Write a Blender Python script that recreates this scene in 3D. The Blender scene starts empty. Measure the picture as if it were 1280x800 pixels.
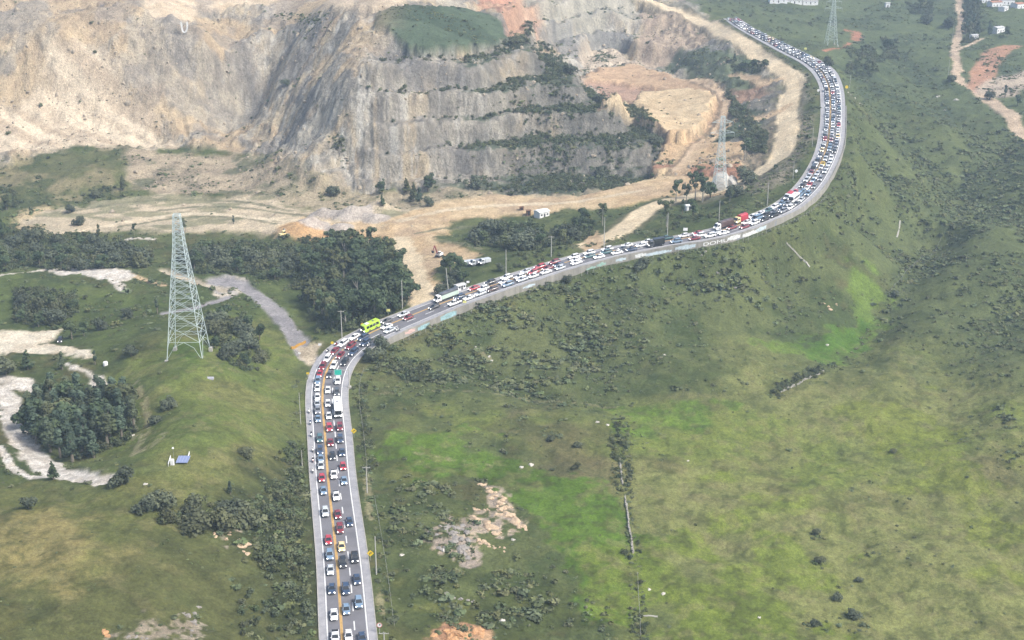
import bpy, bmesh, math, random
import numpy as np
from mathutils import Vector, Matrix

# ------------------------------------------------------------------ camera, sky, sun, exposure
SC = bpy.context.scene
COL = SC.collection
W0, H0, F0 = 1280.0, 800.0, 1690.0
CAM_H, PITCH = 202.0, math.radians(20.0)
SP, CP = math.sin(PITCH), math.cos(PITCH)
cam_d = bpy.data.cameras.new('camera')
cam = bpy.data.objects.new('camera', cam_d)
COL.objects.link(cam)
cam.location = (0, 0, CAM_H)
cam.rotation_euler = (math.pi / 2 - PITCH, 0, 0)
cam_d.sensor_width = 36.0
cam_d.lens = 36.0 * F0 / W0
cam_d.clip_start, cam_d.clip_end = 1.0, 9000.0
SC.camera = cam

SUN_EL, SUN_AZ = math.radians(50), math.radians(118)      # azimuth measured from +Y towards +X
wd = bpy.data.worlds.new('World')
SC.world = wd
wd.use_nodes = True
nt = wd.node_tree
sky = nt.nodes.new('ShaderNodeTexSky')
sky.sky_type = 'NISHITA'
sky.sun_disc = False
sky.sun_elevation = SUN_EL
sky.sun_rotation = SUN_AZ
sky.air_density = 1.0
sky.dust_density = 4.0
sky.ozone_density = 1.0
nt.links.new(sky.outputs[0], nt.nodes['Background'].inputs[0])
nt.nodes['Background'].inputs[1].default_value = 0.105

sun_d = bpy.data.lights.new('sun', 'SUN')
sun_d.energy = 2.1
sun_d.angle = math.radians(14)
sun_d.color = (1.0, 0.97, 0.93)
sun = bpy.data.objects.new('sun', sun_d)
COL.objects.link(sun)
sun.rotation_euler = Vector((math.sin(SUN_AZ) * math.cos(SUN_EL), math.cos(SUN_AZ) * math.cos(SUN_EL), math.sin(SUN_EL))).to_track_quat('Z', 'Y').to_euler()

SC.view_settings.view_transform = 'Standard'
SC.view_settings.look = 'None'
SC.view_settings.gamma = 1.0
SC.view_settings.exposure = 1.15
SC.cycles.use_denoising = True
SC.cycles.use_adaptive_sampling = False
SC.cycles.max_bounces = 6
SC.cycles.diffuse_bounces = 3
SC.cycles.glossy_bounces = 2
SC.cycles.transparent_max_bounces = 8
SC.cycles.volume_bounces = 1

# ------------------------------------------------------------------ number helpers
rnd = random.Random(7)
rng = np.random.default_rng(11)

def lin(c):
    c = np.asarray(c, float) / 255.0
    return np.where(c <= 0.04045, c / 12.92, ((c + 0.055) / 1.055) ** 2.4)

GAIN = 1.75          # how much brighter the photograph shows a surface than its base colour
def A(r, g, b):
    return lin((r, g, b)) / GAIN

def sstep(a, b, x):
    t = np.clip((x - a) / (b - a), 0, 1)
    return t * t * (3 - 2 * t)

def _hash(ix, iy, seed):
    h = (ix.astype(np.int64) * 374761393 + iy.astype(np.int64) * 668265263 + seed * 974634777) & 0xFFFFFFFF
    h = ((h ^ (h >> 13)) * 1274126177) & 0xFFFFFFFF
    h = ((h ^ (h >> 16)) * 2246822519) & 0xFFFFFFFF
    return ((h ^ (h >> 15)) & 0xFFFFFF).astype(np.float64) / 0xFFFFFF

def vnoise(x, y, seed=0):
    ix, iy = np.floor(x), np.floor(y)
    fx, fy = x - ix, y - iy
    fx = fx * fx * fx * (fx * (fx * 6 - 15) + 10)
    fy = fy * fy * fy * (fy * (fy * 6 - 15) + 10)
    a, b = _hash(ix, iy, seed), _hash(ix + 1, iy, seed)
    c, d = _hash(ix, iy + 1, seed), _hash(ix + 1, iy + 1, seed)
    return (a * (1 - fx) + b * fx) * (1 - fy) + (c * (1 - fx) + d * fx) * fy

def fbm(x, y, scale, oct=4, seed=0, gain=0.5):
    """0..1, mean .5"""
    s, amp, tot = 0.0, 1.0, 0.0
    ca, sa = math.cos(0.6), math.sin(0.6)
    x, y = np.asarray(x, float) / scale, np.asarray(y, float) / scale
    for o in range(oct):
        s = s + amp * vnoise(x, y, seed + o * 17)
        tot += amp
        amp *= gain
        x, y = (x * ca - y * sa) * 2.03 + 3.7, (x * sa + y * ca) * 2.03 + 1.3
    return s / tot

def ridged(x, y, seed=0, oct=3):
    s, amp, tot = 0.0, 1.0, 0.0
    for o in range(oct):
        s = s + amp * (1 - np.abs(2 * vnoise(x, y, seed + o * 13) - 1))
        tot += amp
        amp *= 0.5
        x, y = x * 2.1 + 5.1, y * 2.1 + 2.3
    return s / tot

# a ray of the camera at photograph pixel (u, v) cut with the level E: where on the land that pixel lies
def at(u, v, E):
    q = (v - 400.0) / F0
    z = (CAM_H - E) / (SP + q * CP)
    return ((u - 640.0) / F0 * z, z * (CP - q * SP), E)

def pix(x, y, z):
    dz = z - CAM_H
    d = y * CP - dz * SP
    return 640 + F0 * x / d, 400 - F0 * (y * SP + dz * CP) / d, d

# ------------------------------------------------------------------ lie of the land (pixel, level) or world points
CTRL = '''
0 880 18;200 880 14;330 880 4;-120 860 24;640 900 -6;900 900 -13;1280 900 -20
0 800 20;150 800 16;280 800 9;360 800 2;0 700 20;150 690 19;250 690 12;330 700 5;0 620 14;150 620 16;220 600 17;300 600 11;366 600 1.5
250 540 18;320 520 11;365 520 1.5;240 455 18;290 440 10;340 450 4;374 470 1.5;150 560 10;60 560 6;30 520 6;0 560 8;20 610 11;0 500 6;100 520 5;140 480 7;100 460 8
180 480 14;180 430 13;120 420 7;40 420 5;0 420 5;0 360 3;100 350 4;100 380 6;200 390 9;200 340 4;290 355 5;330 380 4;370 425 3;330 410 6
390 400 3;440 390 5;470 370 7;400 350 3;440 310 5;490 310 7;500 370 11;520 350 11;550 330 12;600 330 15;600 290 10;560 280 9
680 300 16;680 265 13;740 290 18;780 270 19;0 300 0;100 300 0;200 300 1;300 310 2;350 300 3;0 250 4;100 265 2;200 255 3;300 255 4;400 265 6;450 265 7;520 262 9
0 200 12;50 240 5;150 235 5;100 215 11;60 188 14;150 186 14;250 187 15;330 190 15;250 230 6;330 230 7;400 210 12
420 238 8;470 239 9;540 237 11;600 241 13;680 241 14;740 238 16;790 224 18;828 200 20
560 62 74;480 60 76;640 46 72;470 30 86;550 10 90;630 26 79;560 150 40;470 150 43;650 150 37;700 75 60;740 110 50;780 150 36;720 170 30;600 100 60;660 100 54
420 120 54;400 150 42;370 172 30;350 184 21;430 98 62;450 70 74;430 200 20;330 130 27;300 140 22;300 170 17;300 60 58;330 80 50;360 60 66;370 100 46;300 100 38;260 168 17;400 30 82;60 120 38;60 60 66;60 0 90;150 130 33;150 90 52;150 40 74;150 0 88;250 140 27;250 100 44;250 32 79;300 12 86;400 8 88;200 0 88;0 0 90;0 90 52;-150 90 52;-150 0 92;-150 250 6;-150 400 6;-150 600 16
760 68 27;800 110 25;760 25 50;760 0 63;690 0 72;690 30 55;640 6 84;600 -4 90;840 40 45;840 70 33;880 90 34;900 100 34;905 125 28;890 160 24;840 170 22;860 200 21;840 225 20;800 150 23;930 140 32;960 130 36;1000 112 38;960 75 44;990 150 34;975 200 30;940 230 26;900 240 22;880 262 24;820 250 20;820 280 23;900 42 50;830 8 57;800 40 46
900 -5 57;960 20 50;1040 60 43;1060 10 47;1000 5 51;1150 10 46;1280 10 50;1100 60 35;1200 50 34;1280 60 37;1075 125 36;1100 150 27;1150 150 20;1200 130 21;1280 140 22;1080 200 22;1150 200 13;1220 200 10;1280 200 12;1060 240 19;1060 300 4;1100 300 1;1180 280 3;1280 270 6;1150 320 -1;1090 380 -4;1050 420 -6
880 309 24;880 340 16;880 400 6;880 460 0;700 348 16;700 372 11;700 420 3;700 480 -2;590 388 9.5;560 420 4.5;560 470 0.5;500 446 3;500 480 0.3;470 520 -0.5;470 600 -1.5;484 700 -2;500 790 -3
600 560 -3;700 560 -5;800 560 -7;900 560 -9;1000 560 -10;1100 540 -9;1200 540 -8;1280 540 -6;640 680 -5;800 680 -9;950 680 -12;1100 680 -14;1280 680 -15;1450 680 -15;1450 500 -4;1450 300 8;1450 100 28
800 480 -4;950 420 -2;1000 440 -6;1100 430 -5;1200 400 -1;1280 380 2;1200 330 2;1280 320 5;960 340 9;1000 320 11;1000 300 15;1020 268 19
'''
WCTRL = [(75, 872, 25), (60, 915, 27), (58, 965, 29), (20, 990, 45), (100, 840, 22), (-700, 600, 12), (-800, 1000, 60), (-500, 1150, 94), (0, 1150, 92), (0, 1500, 90),
         (-700, 1600, 95), (500, 1500, 55), (900, 1500, 60), (900, 1000, 35), (800, 600, 0), (700, 300, -22), (-500, 250, 26), (0, 150, -2), (-150, 120, 20), (200, 120, -18),
         (0, 2200, 90), (-1000, 2200, 95), (1000, 2200, 70), (1200, 300, -20), (-1200, 300, 30), (250, 1300, 60), (150, 1300, 66)]

# road: left and right pavement edge at matching stations (photograph pixels) and level
ROADPX = [(412, 960, 491, 960, 0), (404, 860, 478.5, 860, 0), (400, 800, 471, 800, 0), (396, 700, 460, 700, 0), (388, 600, 445, 600, 0), (384.5, 540, 439.5, 540, 0.2),
          (382.5, 500, 434.5, 500, 0.8), (385, 472, 437, 470, 2), (394, 449, 446, 452, 3.6), (413, 430, 462, 437, 5.5), (445, 412, 485, 424, 8),
          (500, 390, 533, 402, 10.3), (560, 367, 592, 378, 13.8), (640, 341, 671, 351, 18), (720, 317, 751, 327, 22), (800, 301, 830, 310, 25.3),
          (880, 287.5, 908, 297, 28.5), (930, 271.5, 962, 278, 31), (965, 256, 1000, 261, 33), (992, 236, 1028, 233, 35), (1010, 212, 1043, 207, 37),
          (1020, 185, 1054, 182, 39), (1025.5, 155, 1056, 155, 41), (1026, 125, 1056, 125, 43), (1023.5, 105, 1053, 107, 45), (1014, 90, 1044.5, 88.5, 47),
          (1000, 79, 1028, 75.5, 48.7), (984, 70, 1009, 67, 50.2), (953, 53, 977, 52, 52.6), (926, 37.5, 943, 36, 55), (905, 22, 920, 22, 57)]

def catmull(P, n):
    P = np.asarray(P, float)
    P = np.vstack([2 * P[0] - P[1], P, 2 * P[-1] - P[-2]])
    out = []
    for i in range(1, len(P) - 2):
        p0, p1, p2, p3 = P[i - 1:i + 3]
        for t in np.linspace(0, 1, n, endpoint=False):
            out.append(0.5 * ((2 * p1) + (-p0 + p2) * t + (2 * p0 - 5 * p1 + 4 * p2 - p3) * t * t + (-p0 + 3 * p1 - 3 * p2 + p3) * t ** 3))
    out.append(P[-2])
    return np.array(out)

_L = np.array([at(a, b, e) for a, b, c, d, e in ROADPX])
_R = np.array([at(c, d, e) for a, b, c, d, e in ROADPX])
_both = catmull(np.hstack([_L, _R]), 40)
_c = (_both[:, :3] + _both[:, 3:]) / 2
_seg = np.r_[0, np.cumsum(np.linalg.norm(np.diff(_c[:, :2], axis=0), axis=1))]
RS = np.arange(0, _seg[-1], 2.0)
RL = np.stack([np.interp(RS, _seg, _both[:, k]) for k in range(3)], 1)
RR = np.stack([np.interp(RS, _seg, _both[:, 3 + k]) for k in range(3)], 1)
def _smooth(a, n):
    k = np.ones(2 * n + 1) / (2 * n + 1)
    return np.stack([np.convolve(np.pad(a[:, i], n, mode='edge'), k, 'valid') for i in range(a.shape[1])], 1)
RL, RR = _smooth(RL, 5), _smooth(RR, 5)
RC = (RL + RR) / 2
RT = np.gradient(RC, axis=0)
RT /= np.linalg.norm(RT[:, :2], axis=1)[:, None]
RN = np.stack([RT[:, 1], -RT[:, 0]], 1)                 # to the valley side
RHW = np.einsum('ij,ij->i', (RR - RL)[:, :2], RN) / 2   # half width across
RHW = np.convolve(np.pad(np.clip(RHW, 6.6, 8.6), 8, mode='edge'), np.ones(17) / 17, 'valid')
NS = len(RS)

def road_at(s, frac):
    """point on the road at arc s (m), frac 0 (quarry-side edge) .. 1 (valley-side edge), and heading"""
    i = np.clip(s / 2.0, 0, NS - 1.001)
    k = int(i); f = i - k
    c = RC[k] * (1 - f) + RC[k + 1] * f
    n = RN[k] * (1 - f) + RN[k + 1] * f
    hw = RHW[k] * (1 - f) + RHW[k + 1] * f
    t = RT[k]
    d = (frac * 2 - 1) * hw
    return np.array([c[0] + n[0] * d, c[1] + n[1] * d, c[2]]), t

def road_query(x, y):
    """signed offset, half width, level, arc of the nearest road point"""
    n = len(x)
    d = np.full(n, 1e4); hw = np.full(n, 7.0); zr = np.zeros(n); arc = np.zeros(n)
    lo, hi = RC[:, :2].min(0) - 60, RC[:, :2].max(0) + 60
    idx = np.where((x > lo[0]) & (x < hi[0]) & (y > lo[1]) & (y < hi[1]))[0]
    for s in range(0, len(idx), 60000):
        ii = idx[s:s + 60000]
        px, py = x[ii], y[ii]
        D = (px[:, None] - RC[None, ::3, 0]) ** 2 + (py[:, None] - RC[None, ::3, 1]) ** 2
        near = D.min(1) < 3600
        ii, px, py = ii[near], px[near], py[near]
        k0 = D[near].argmin(1) * 3
        best = np.full(len(ii), 1e18); bk = k0.copy()
        for o in (-2, -1, 0, 1, 2):
            k = np.clip(k0 + o, 0, NS - 1)
            dd = (px - RC[k, 0]) ** 2 + (py - RC[k, 1]) ** 2
            m = dd < best
            best[m] = dd[m]; bk[m] = k[m]
        along = (px - RC[bk, 0]) * RT[bk, 0] + (py - RC[bk, 1]) * RT[bk, 1]
        off = (px - RC[bk, 0]) * RN[bk, 0] + (py - RC[bk, 1]) * RN[bk, 1]
        endcap = (bk == 0) & (along < -2) | (bk == NS - 1) & (along > 2)
        off = np.where(endcap, 1e4, off)
        d[ii] = off; hw[ii] = RHW[bk]; zr[ii] = RC[bk, 2] + along * RT[bk, 2]; arc[ii] = RS[bk] + along
    return d, hw, zr, arc

# base raster of the land
GX0, GX1, GY0, GY1, GD = -1300.0, 1300.0, -150.0, 2300.0, 5.0
_gx = np.arange(GX0, GX1 + GD, GD); _gy = np.arange(GY0, GY1 + GD, GD)
_pts = []
for line in CTRL.strip().splitlines():
    for tok in line.split(';'):
        u, v, e = map(float, tok.split())
        _pts.append(at(u, v, e))
_pts += WCTRL
for k in range(0, NS, 14):                              # the land follows the road on both banks
    for sgn, off, dz in ((-1, 4.0, 0.0), (1, 4.0, None)):
        q = RC[k, :2] + RN[k] * sgn * (RHW[k] + off)
        px_, py_, _d = pix(RC[k, 0], RC[k, 1], RC[k, 2])
        drop = 0.0 if sgn < 0 else (-1.0 if py_ > 440 else -5.0)
        _pts.append((q[0], q[1], RC[k, 2] + drop))
_pts = np.array(_pts)
def _rbf(P, c=14.0):
    n = len(P)
    D = np.sqrt(((P[:, None, :2] - P[None, :, :2]) ** 2).sum(-1) + c * c)
    M = np.zeros((n + 3, n + 3))
    M[:n, :n] = D + np.eye(n) * -2.0
    M[:n, n] = 1; M[:n, n + 1:] = P[:, :2] / 500.0
    M[n:, :n] = M[:n, n:].T
    w = np.linalg.solve(M, np.r_[P[:, 2], 0, 0, 0])
    def f(x, y):
        out = np.empty(len(x))
        for s in range(0, len(x), 40000):
            xs, ys = x[s:s + 40000], y[s:s + 40000]
            D = np.sqrt((xs[:, None] - P[None, :, 0]) ** 2 + (ys[:, None] - P[None, :, 1]) ** 2 + c * c)
            out[s:s + 40000] = D @ w[:n] + w[n] + (xs * w[n + 1] + ys * w[n + 2]) / 500.0
        return out
    return f
_f = _rbf(_pts)
_GXX, _GYY = np.meshgrid(_gx, _gy)
BASE = np.clip(_f(_GXX.ravel(), _GYY.ravel()).reshape(_GXX.shape), -32, 112)

GULLY = [('1078,84 1100,120 1130,170 1170,205 1215,235 1290,275', 9.0, 26), ('1060,150 1090,200 1130,250 1160,290', 5.0, 18), ('1172,292 1140,335 1110,372 1085,405 1058,440', 5.0, 14), ('1280,160 1230,200 1200,245 1195,300', 5.0, 20),
         ('1120,60 1150,100 1185,140 1240,180', 5.0, 20), ('960,330 985,370 1000,400', 3.5, 16), ('1280,380 1230,420 1190,470 1180,520', 3.5, 18), ('860,320 850,380 880,420', 3.0, 16), ('740,360 730,420 760,480', 2.5, 16), ('560,440 620,470 700,496 780,505', 2.5, 12)]
RIDGE = [('1066,210 1110,245 1160,262 1220,300', 5.0, 20), ('1090,96 1130,130 1180,160', 4.0, 20), ('1240,240 1250,300 1230,360', 4.0, 22), ('1000,300 1030,330 1080,340', 4.0, 18)]
def base_h(x, y):
    x = np.clip(x, GX0, GX1 - 0.01); y = np.clip(y, GY0, GY1 - 0.01)
    fx = (x - GX0) / GD; fy = (y - GY0) / GD
    ix, iy = fx.astype(int), fy.astype(int)
    ix = np.minimum(ix, BASE.shape[1] - 2); iy = np.minimum(iy, BASE.shape[0] - 2)
    fx, fy = fx - ix, fy - iy
    fx_, fy_ = fx, fy
    return (BASE[iy, ix] * (1 - fx_) + BASE[iy, ix + 1] * fx_) * (1 - fy_) + (BASE[iy + 1, ix] * (1 - fx_) + BASE[iy + 1, ix + 1] * fx_) * fy_

def cast_base(u, v):
    """photograph pixels -> points on the land (first hit along the ray)"""
    u = np.atleast_1d(np.asarray(u, float)); v = np.atleast_1d(np.asarray(v, float))
    q = (v - 400) / F0
    dx, dy, dz = (u - 640) / F0, CP - q * SP, -(SP + q * CP)
    t = np.full(len(u), 180.0); done = np.zeros(len(u), bool); tp = t.copy()
    for _ in range(1400):
        h = base_h(dx * t, dy * t)
        below = CAM_H + dz * t < h
        done |= below
        act = ~done
        if not act.any():
            break
        tp[act] = t[act]
        t[act] += 1.5
        if t[act].min() > 2300:
            break
    lo, hi = tp, t.copy()
    for _ in range(12):
        m = (lo + hi) / 2
        b = CAM_H + dz * m < base_h(dx * m, dy * m)
        hi = np.where(b, m, hi); lo = np.where(b, lo, m)
    return dx * hi, dy * hi

def parse(s):
    return np.array([[float(a) for a in p.split(',')] for p in s.split()])

def poly_world(s):
    P = parse(s)
    return np.stack(cast_base(P[:, 0], P[:, 1]), 1)

def sd_poly(x, y, P, pad):
    """signed distance to a polygon (negative inside), far points get +pad*2"""
    out = np.full(len(x), pad * 2.0)
    lo, hi = P.min(0) - pad, P.max(0) + pad
    ii = np.where((x > lo[0]) & (x < hi[0]) & (y > lo[1]) & (y < hi[1]))[0]
    if len(ii) == 0:
        return out
    px, py = x[ii], y[ii]
    d2 = np.full(len(ii), 1e18); ins = np.zeros(len(ii), bool)
    for k in range(len(P)):
        ax, ay = P[k]; bx, by = P[(k + 1) % len(P)]
        ex, ey = bx - ax, by - ay
        t = np.clip(((px - ax) * ex + (py - ay) * ey) / max(ex * ex + ey * ey, 1e-9), 0, 1)
        d2 = np.minimum(d2, (px - ax - t * ex) ** 2 + (py - ay - t * ey) ** 2)
        if ay != by:
            c = ((ay > py) != (by > py)) & (px < (bx - ax) * (py - ay) / (by - ay) + ax)
            ins ^= c
    d = np.sqrt(d2)
    out[ii] = np.where(ins, -d, d)
    return out

def d_line(x, y, P, pad):
    out = np.full(len(x), pad * 2.0)
    lo, hi = P.min(0) - pad, P.max(0) + pad
    ii = np.where((x > lo[0]) & (x < hi[0]) & (y > lo[1]) & (y < hi[1]))[0]
    if len(ii) == 0:
        return out
    px, py = x[ii], y[ii]
    d2 = np.full(len(ii), 1e18)
    for k in range(len(P) - 1):
        ax, ay = P[k]; bx, by = P[k + 1]
        ex, ey = bx - ax, by - ay
        t = np.clip(((px - ax) * ex + (py - ay) * ey) / max(ex * ex + ey * ey, 1e-9), 0, 1)
        d2 = np.minimum(d2, (px - ax - t * ex) ** 2 + (py - ay - t * ey) ** 2)
    out[ii] = np.sqrt(d2)
    return out

# ------------------------------------------------------------------ zones of the land (outlines read off the photograph, laid on the land)
ZONES = {
 'rock': '-200,-60 830,-60 870,8 905,30 945,58 985,82 1004,100 1006,130 1000,165 985,195 950,222 925,240 880,246 850,243 830,215 790,228 740,242 680,244 600,244 540,240 470,241 420,240 400,234 372,215 350,196 330,188 250,184 200,184 150,182 90,182 60,190 0,205 -200,215',
 'scree': '-100,120 0,132 40,120 66,92 50,66 70,54 104,58 142,86 192,146 226,181 150,182 60,187 -100,206',
 'scree_top': '-100,-40 90,-30 100,5 85,35 60,48 -100,60',
 'slate': '104,-8 140,0 142,34 128,44 110,26',
 'plateau': '168,-40 176,2 186,20 200,25 236,24 250,9 330,7 420,11 470,9 500,3 560,-6 610,-30',
 'redsoil': '585,-30 665,-30 650,10 644,40 636,36 628,20 604,4',
 'cap': '473,18 490,10 560,5 600,12 628,28 632,44 624,52 590,54 560,61 540,61 510,57 490,42 474,28',
 'pit': '725,92 745,82 790,78 850,96 880,100 900,120 906,132 890,165 870,190 850,214 836,190 822,168 800,146 776,124 748,104',
 'pitgreen': '822,78 850,62 910,66 958,74 955,86 930,95 942,105 922,113 890,106 860,96 845,86',
 'pitgreen2': '880,168 905,152 940,136 956,140 936,166 902,179 880,177',
 'floor1': '30,276 62,264 130,250 200,244 330,247 420,269 470,263 545,262 520,285 500,300 440,298 380,296 340,291 250,290 150,286 60,300',
 'floor2': '355,282 380,271 500,271 560,251 600,244 720,244 800,228 832,216 880,222 925,224 928,236 850,241 800,252 770,261 700,263 650,271 600,272 570,276 545,296 560,310 600,318 590,328 555,330 545,345 562,358 540,370 520,378 506,366 499,330 495,302 440,304 380,300 355,296',
 'orange': '352,292 370,276 395,278 430,290 480,296 500,302 440,304 380,302',
 'mound': '160,188 330,190 362,198 402,236 420,246 330,244 200,242 165,236 158,210',
 'sandcliff': '20,270 60,260 86,266 86,290 30,290',
 'whitecliff': '4,470 30,472 52,476 46,490 24,492 4,490',
 'whitelip': '84,456 112,459 126,470 131,484 120,492 115,480 106,468 84,464',
 'lotsand': '-60,414 40,414 76,411 70,424 50,430 90,431 110,438 112,446 76,440 50,443 30,440 -60,446',
 'whitepatch': '56,337 110,332 158,342 160,350 140,352 100,347 70,348',
 'junction': '374,436 388,432 402,430 396,440 392,452 389,470 384,474 384,458 380,446',
 'field': '560,520 640,510 760,520 800,500 950,450 1050,470 1120,420 1180,420 1280,480 1450,500 1450,900 780,900 790,700 700,640 640,560',
 'hillgreen': '140,470 210,400 330,400 370,440 374,560 335,610 240,620 150,600 140,560 180,520',
 'meadow': '-150,600 150,604 240,622 250,680 200,760 0,760 -150,760',
 'dry': '-100,650 40,640 110,650 120,680 100,705 60,725 -100,745',
 'olive': '-150,740 60,735 200,690 300,640 380,600 400,860 -150,900',
 'leftmid': '-100,330 0,330 60,355 200,360 290,330 360,340 372,420 330,400 210,398 140,470 110,455 110,420 70,405 -100,400',
 'valley': '1064,120 1110,130 1290,150 1450,160 1450,470 1290,470 1190,440 1130,400 1085,340 1050,320 985,310 900,345 845,335 700,372 580,410 500,450 500,440 570,400 700,350 830,325 960,296 1030,250 1064,190',
 'farveg': '870,-30 1450,-30 1450,150 1290,150 1110,130 1060,118 1030,82 960,40 905,15',
 'brushA': '470,440 560,420 700,385 800,400 815,430 795,490 700,500 640,505 560,490 480,470',
 'brushB': '470,560 520,575 600,598 560,650 480,720 490,800 600,820 770,820 770,740 700,725 600,720 520,690',
 'brushC': '330,600 376,560 392,640 398,800 330,800 300,700 270,650',
 'brown': '640,540 700,520 760,530 750,600 700,620 640,590',
 'bg1': '1036,334 1066,331 1090,344 1106,364 1099,392 1075,431 1036,448 985,442 956,429 1000,424 1038,410 1058,388 1062,362 1046,346',
 'bg1d': '1000,428 1030,412 1060,398 1085,392 1072,424 1040,440 1010,440',
 'bg2': '768,512 830,502 895,490 938,504 905,524 842,540 792,546 766,528',
 'bg3': '486,560 520,553 560,551 640,566 690,594 740,612 788,640 806,690 800,780 742,785 716,715 676,680 650,640 590,598 530,578',
 'bg4': '1072,500 1130,502 1200,545 1240,570 1282,620 1290,690 1230,642 1160,602 1090,562',
 'bg5': '935,620 972,640 988,720 962,780 900,792 858,762 918,702',
 'bg6': '798,690 900,722 960,780 1000,840 800,840',
 'bg7': '500,550 560,545 640,560 620,575 540,568',
 'wallA': '650,-14 806,-14 800,22 770,24 690,28 664,10',
 'wallB': '684,29 770,25 800,29 790,52 742,52 702,60',
 'tanR': '798,-4 830,8 870,25 900,42 880,56 850,62 822,75 800,76 790,52 800,28',
 'talusW': '724,60 745,51 780,55 800,72 780,80 745,82 730,78',
 'pitramp': '755,136 800,122 870,120 896,130 878,164 850,184 834,180 800,152',
 'apron': '806,214 834,182 850,180 930,180 930,200 925,219 836,217',
 'redapron': '808,208 926,209 926,224 838,226',
 'tanmid': '842,84 904,81 910,91 862,96',
 'redmid': '902,112 960,106 955,122 915,133 896,130',
 'slopetan': '936,168 984,136 985,180 965,204 934,222 928,202',
 'greyslope': '1004,140 1000,170 985,197 950,224 930,236 940,246 975,226 1003,196 1013,160',
 'scarA': '598,600 608,600 624,612 642,628 660,648 660,662 650,664 634,652 618,640 604,618',
 'scarB': '534,664 546,650 562,648 578,654 598,636 612,636 626,648 644,664 624,674 600,666 592,684 590,702 576,696 564,682 546,684',
 'scarC': '540,800 544,790 556,782 580,782 600,784 612,792 612,812 540,812',
 'gapsand': '320,238 420,234 480,236 600,238 700,238 760,230 804,218 810,232 740,250 640,258 560,264 520,272 440,272 400,264 330,254',
 'slopeL': '-100,205 60,191 150,187 162,208 162,240 130,250 60,257 -100,268',
 'letterpad': '221,20 241,20 242,46 221,46',
 'pitdark': '728,98 760,100 800,106 838,116 812,126 770,122 745,112',
 'plaza': '258,352 284,346 310,350 304,372 270,374',
 'scarG': '262,659 290,660 312,680 324,702 310,706 290,690 268,672',
 'scarH': '222,766 240,755 256,748 262,776 250,802 232,797',
 'scarI': '140,792 210,788 215,804 140,806',
 'quarryeast': '800,-5 860,4 905,30 945,58 985,82 1004,100 1006,130 1000,165 985,195 950,222 925,240 900,245 890,226 930,206 938,166 955,140 940,100 900,60 830,30',
 'hillsand': '690,-10 640,-10 604,-4 628,20 640,40 660,52 676,34',
 'pylongrass': '212,432 258,430 264,446 240,456 210,450',
}
LINES = {   # dirt tracks, walls, drains: pixels, half width in metres
 'haul': ('738,306 758,297 775,288 800,270 815,258 850,248 890,240 930,226 960,208 978,190 985,160 985,130 995,110 990,96 970,82 940,62 905,42 870,25 830,8 800,-4', 6.2),
 'pitroad': ('985,132 960,146 920,152 893,170 872,195 850,222 820,243', 3.0),
 'haulw': ('738,306 758,297 775,288 800,270 815,258 850,248 890,240 930,226 960,208 978,190 985,160 985,130 995,110 990,96 970,82 940,62 905,42 870,25 830,8 800,-4', 9.5),
 'pitedgew': ('868,99 896,111 908,128 902,150 888,170 864,196 846,218', 5.5),
 'pitedge': ('868,99 896,111 908,128 902,150 888,170 864,196 846,218', 2.6),
 'pitline': ('748,138 790,130 830,124 872,118', 1.0),
 'pitline2': ('838,186 812,160 796,150', 1.0),
 'apronline': ('812,204 870,206 926,205', 1.6),
 'bank1': ('90,264 160,253 230,250 300,252 365,264', 1.6),
 'bank2': ('200,263 262,258 322,262 385,270', 1.3),
 'bank3': ('150,283 230,272 300,272 345,280', 1.2),
 'bank4': ('520,292 560,284 600,280 640,276', 1.4),
 'bank5': ('545,300 575,306 600,312', 1.2),
 'rut1': ('62,296 140,281 240,267 340,274 420,278', 1.8),
 'rut2': ('500,276 560,262 640,256 720,252 800,238', 2.2),
 'rut3': ('505,300 514,320 524,345 540,366', 1.6),
 'haulspur': ('975,100 955,104 940,98 915,96', 3.0),
 'entry': ('500,300 512,330 520,360 530,380', 6.0),
 'spur2': ('735,290 742,300 740,310', 4.0),
 'white1': ('2,486 12,500 16,525 28,550 46,574 75,592 110,601 135,600', 4.2),
 'white2': ('0,560 12,580 30,594 60,600', 1.2),
 'paved': ('284,352 308,362 332,378 354,400 374,430', 4.1),
 'paved3': ('372,428 382,444 398,454', 3.2),
 'paved2': ('276,352 296,356', 6.5),
 'pavpath': ('285,372 262,380 232,388 205,392', 1.8),
 'pavpath2': ('205,340 240,352 284,366', 2.6),
 'dirtA': ('170,480 178,495 184,515 182,535 172,560 166,575', 1.2),
 'dirtB': ('178,533 165,545', 1.8),
 'dirtC': ('205,545 190,560 176,566', 1.5),
 'pathL': ('160,345 190,352 205,357', 1.2),
 'bench1': ('-20,352 20,345 60,338', 1.0),
 'far1': ('1198,-10 1200,10 1202,28 1196,50 1193,66 1197,84 1196,95 1208,108 1222,114', 3.2),
 'far2': ('1222,114 1240,128 1258,140 1275,155 1300,175', 5.0),
 'far3': ('1198,62 1215,54 1226,49', 2.0),
 'far4': ('1226,112 1228,98 1232,84 1246,66 1262,58', 9.0),
 'farquarry': ('1246,114 1262,104 1280,98 1310,90', 15.0),
 'farred': ('1060,38 1072,42 1070,48', 4.0),
 'farred2': ('1062,56 1050,60 1030,66', 2.0),
 'path1': ('520,565 620,580', 0.5),
 'trackmid': ('470,490 560,488 640,489 700,494 770,502', 0.7),
 'bankR': ('458,590 460,620 463,650', 0.9),
 'bankR2': ('474,740 477,770', 0.8),
 'bare1': ('595,432 606,440 616,452', 1.2),
 'woodpath': ('372,318 388,332 396,345', 1.0),
 'whitepatch2': ('140,352 158,362', 2.0),
 'wallpath': ('60,322 110,312 160,298 190,296', 1.6),
}
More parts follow.
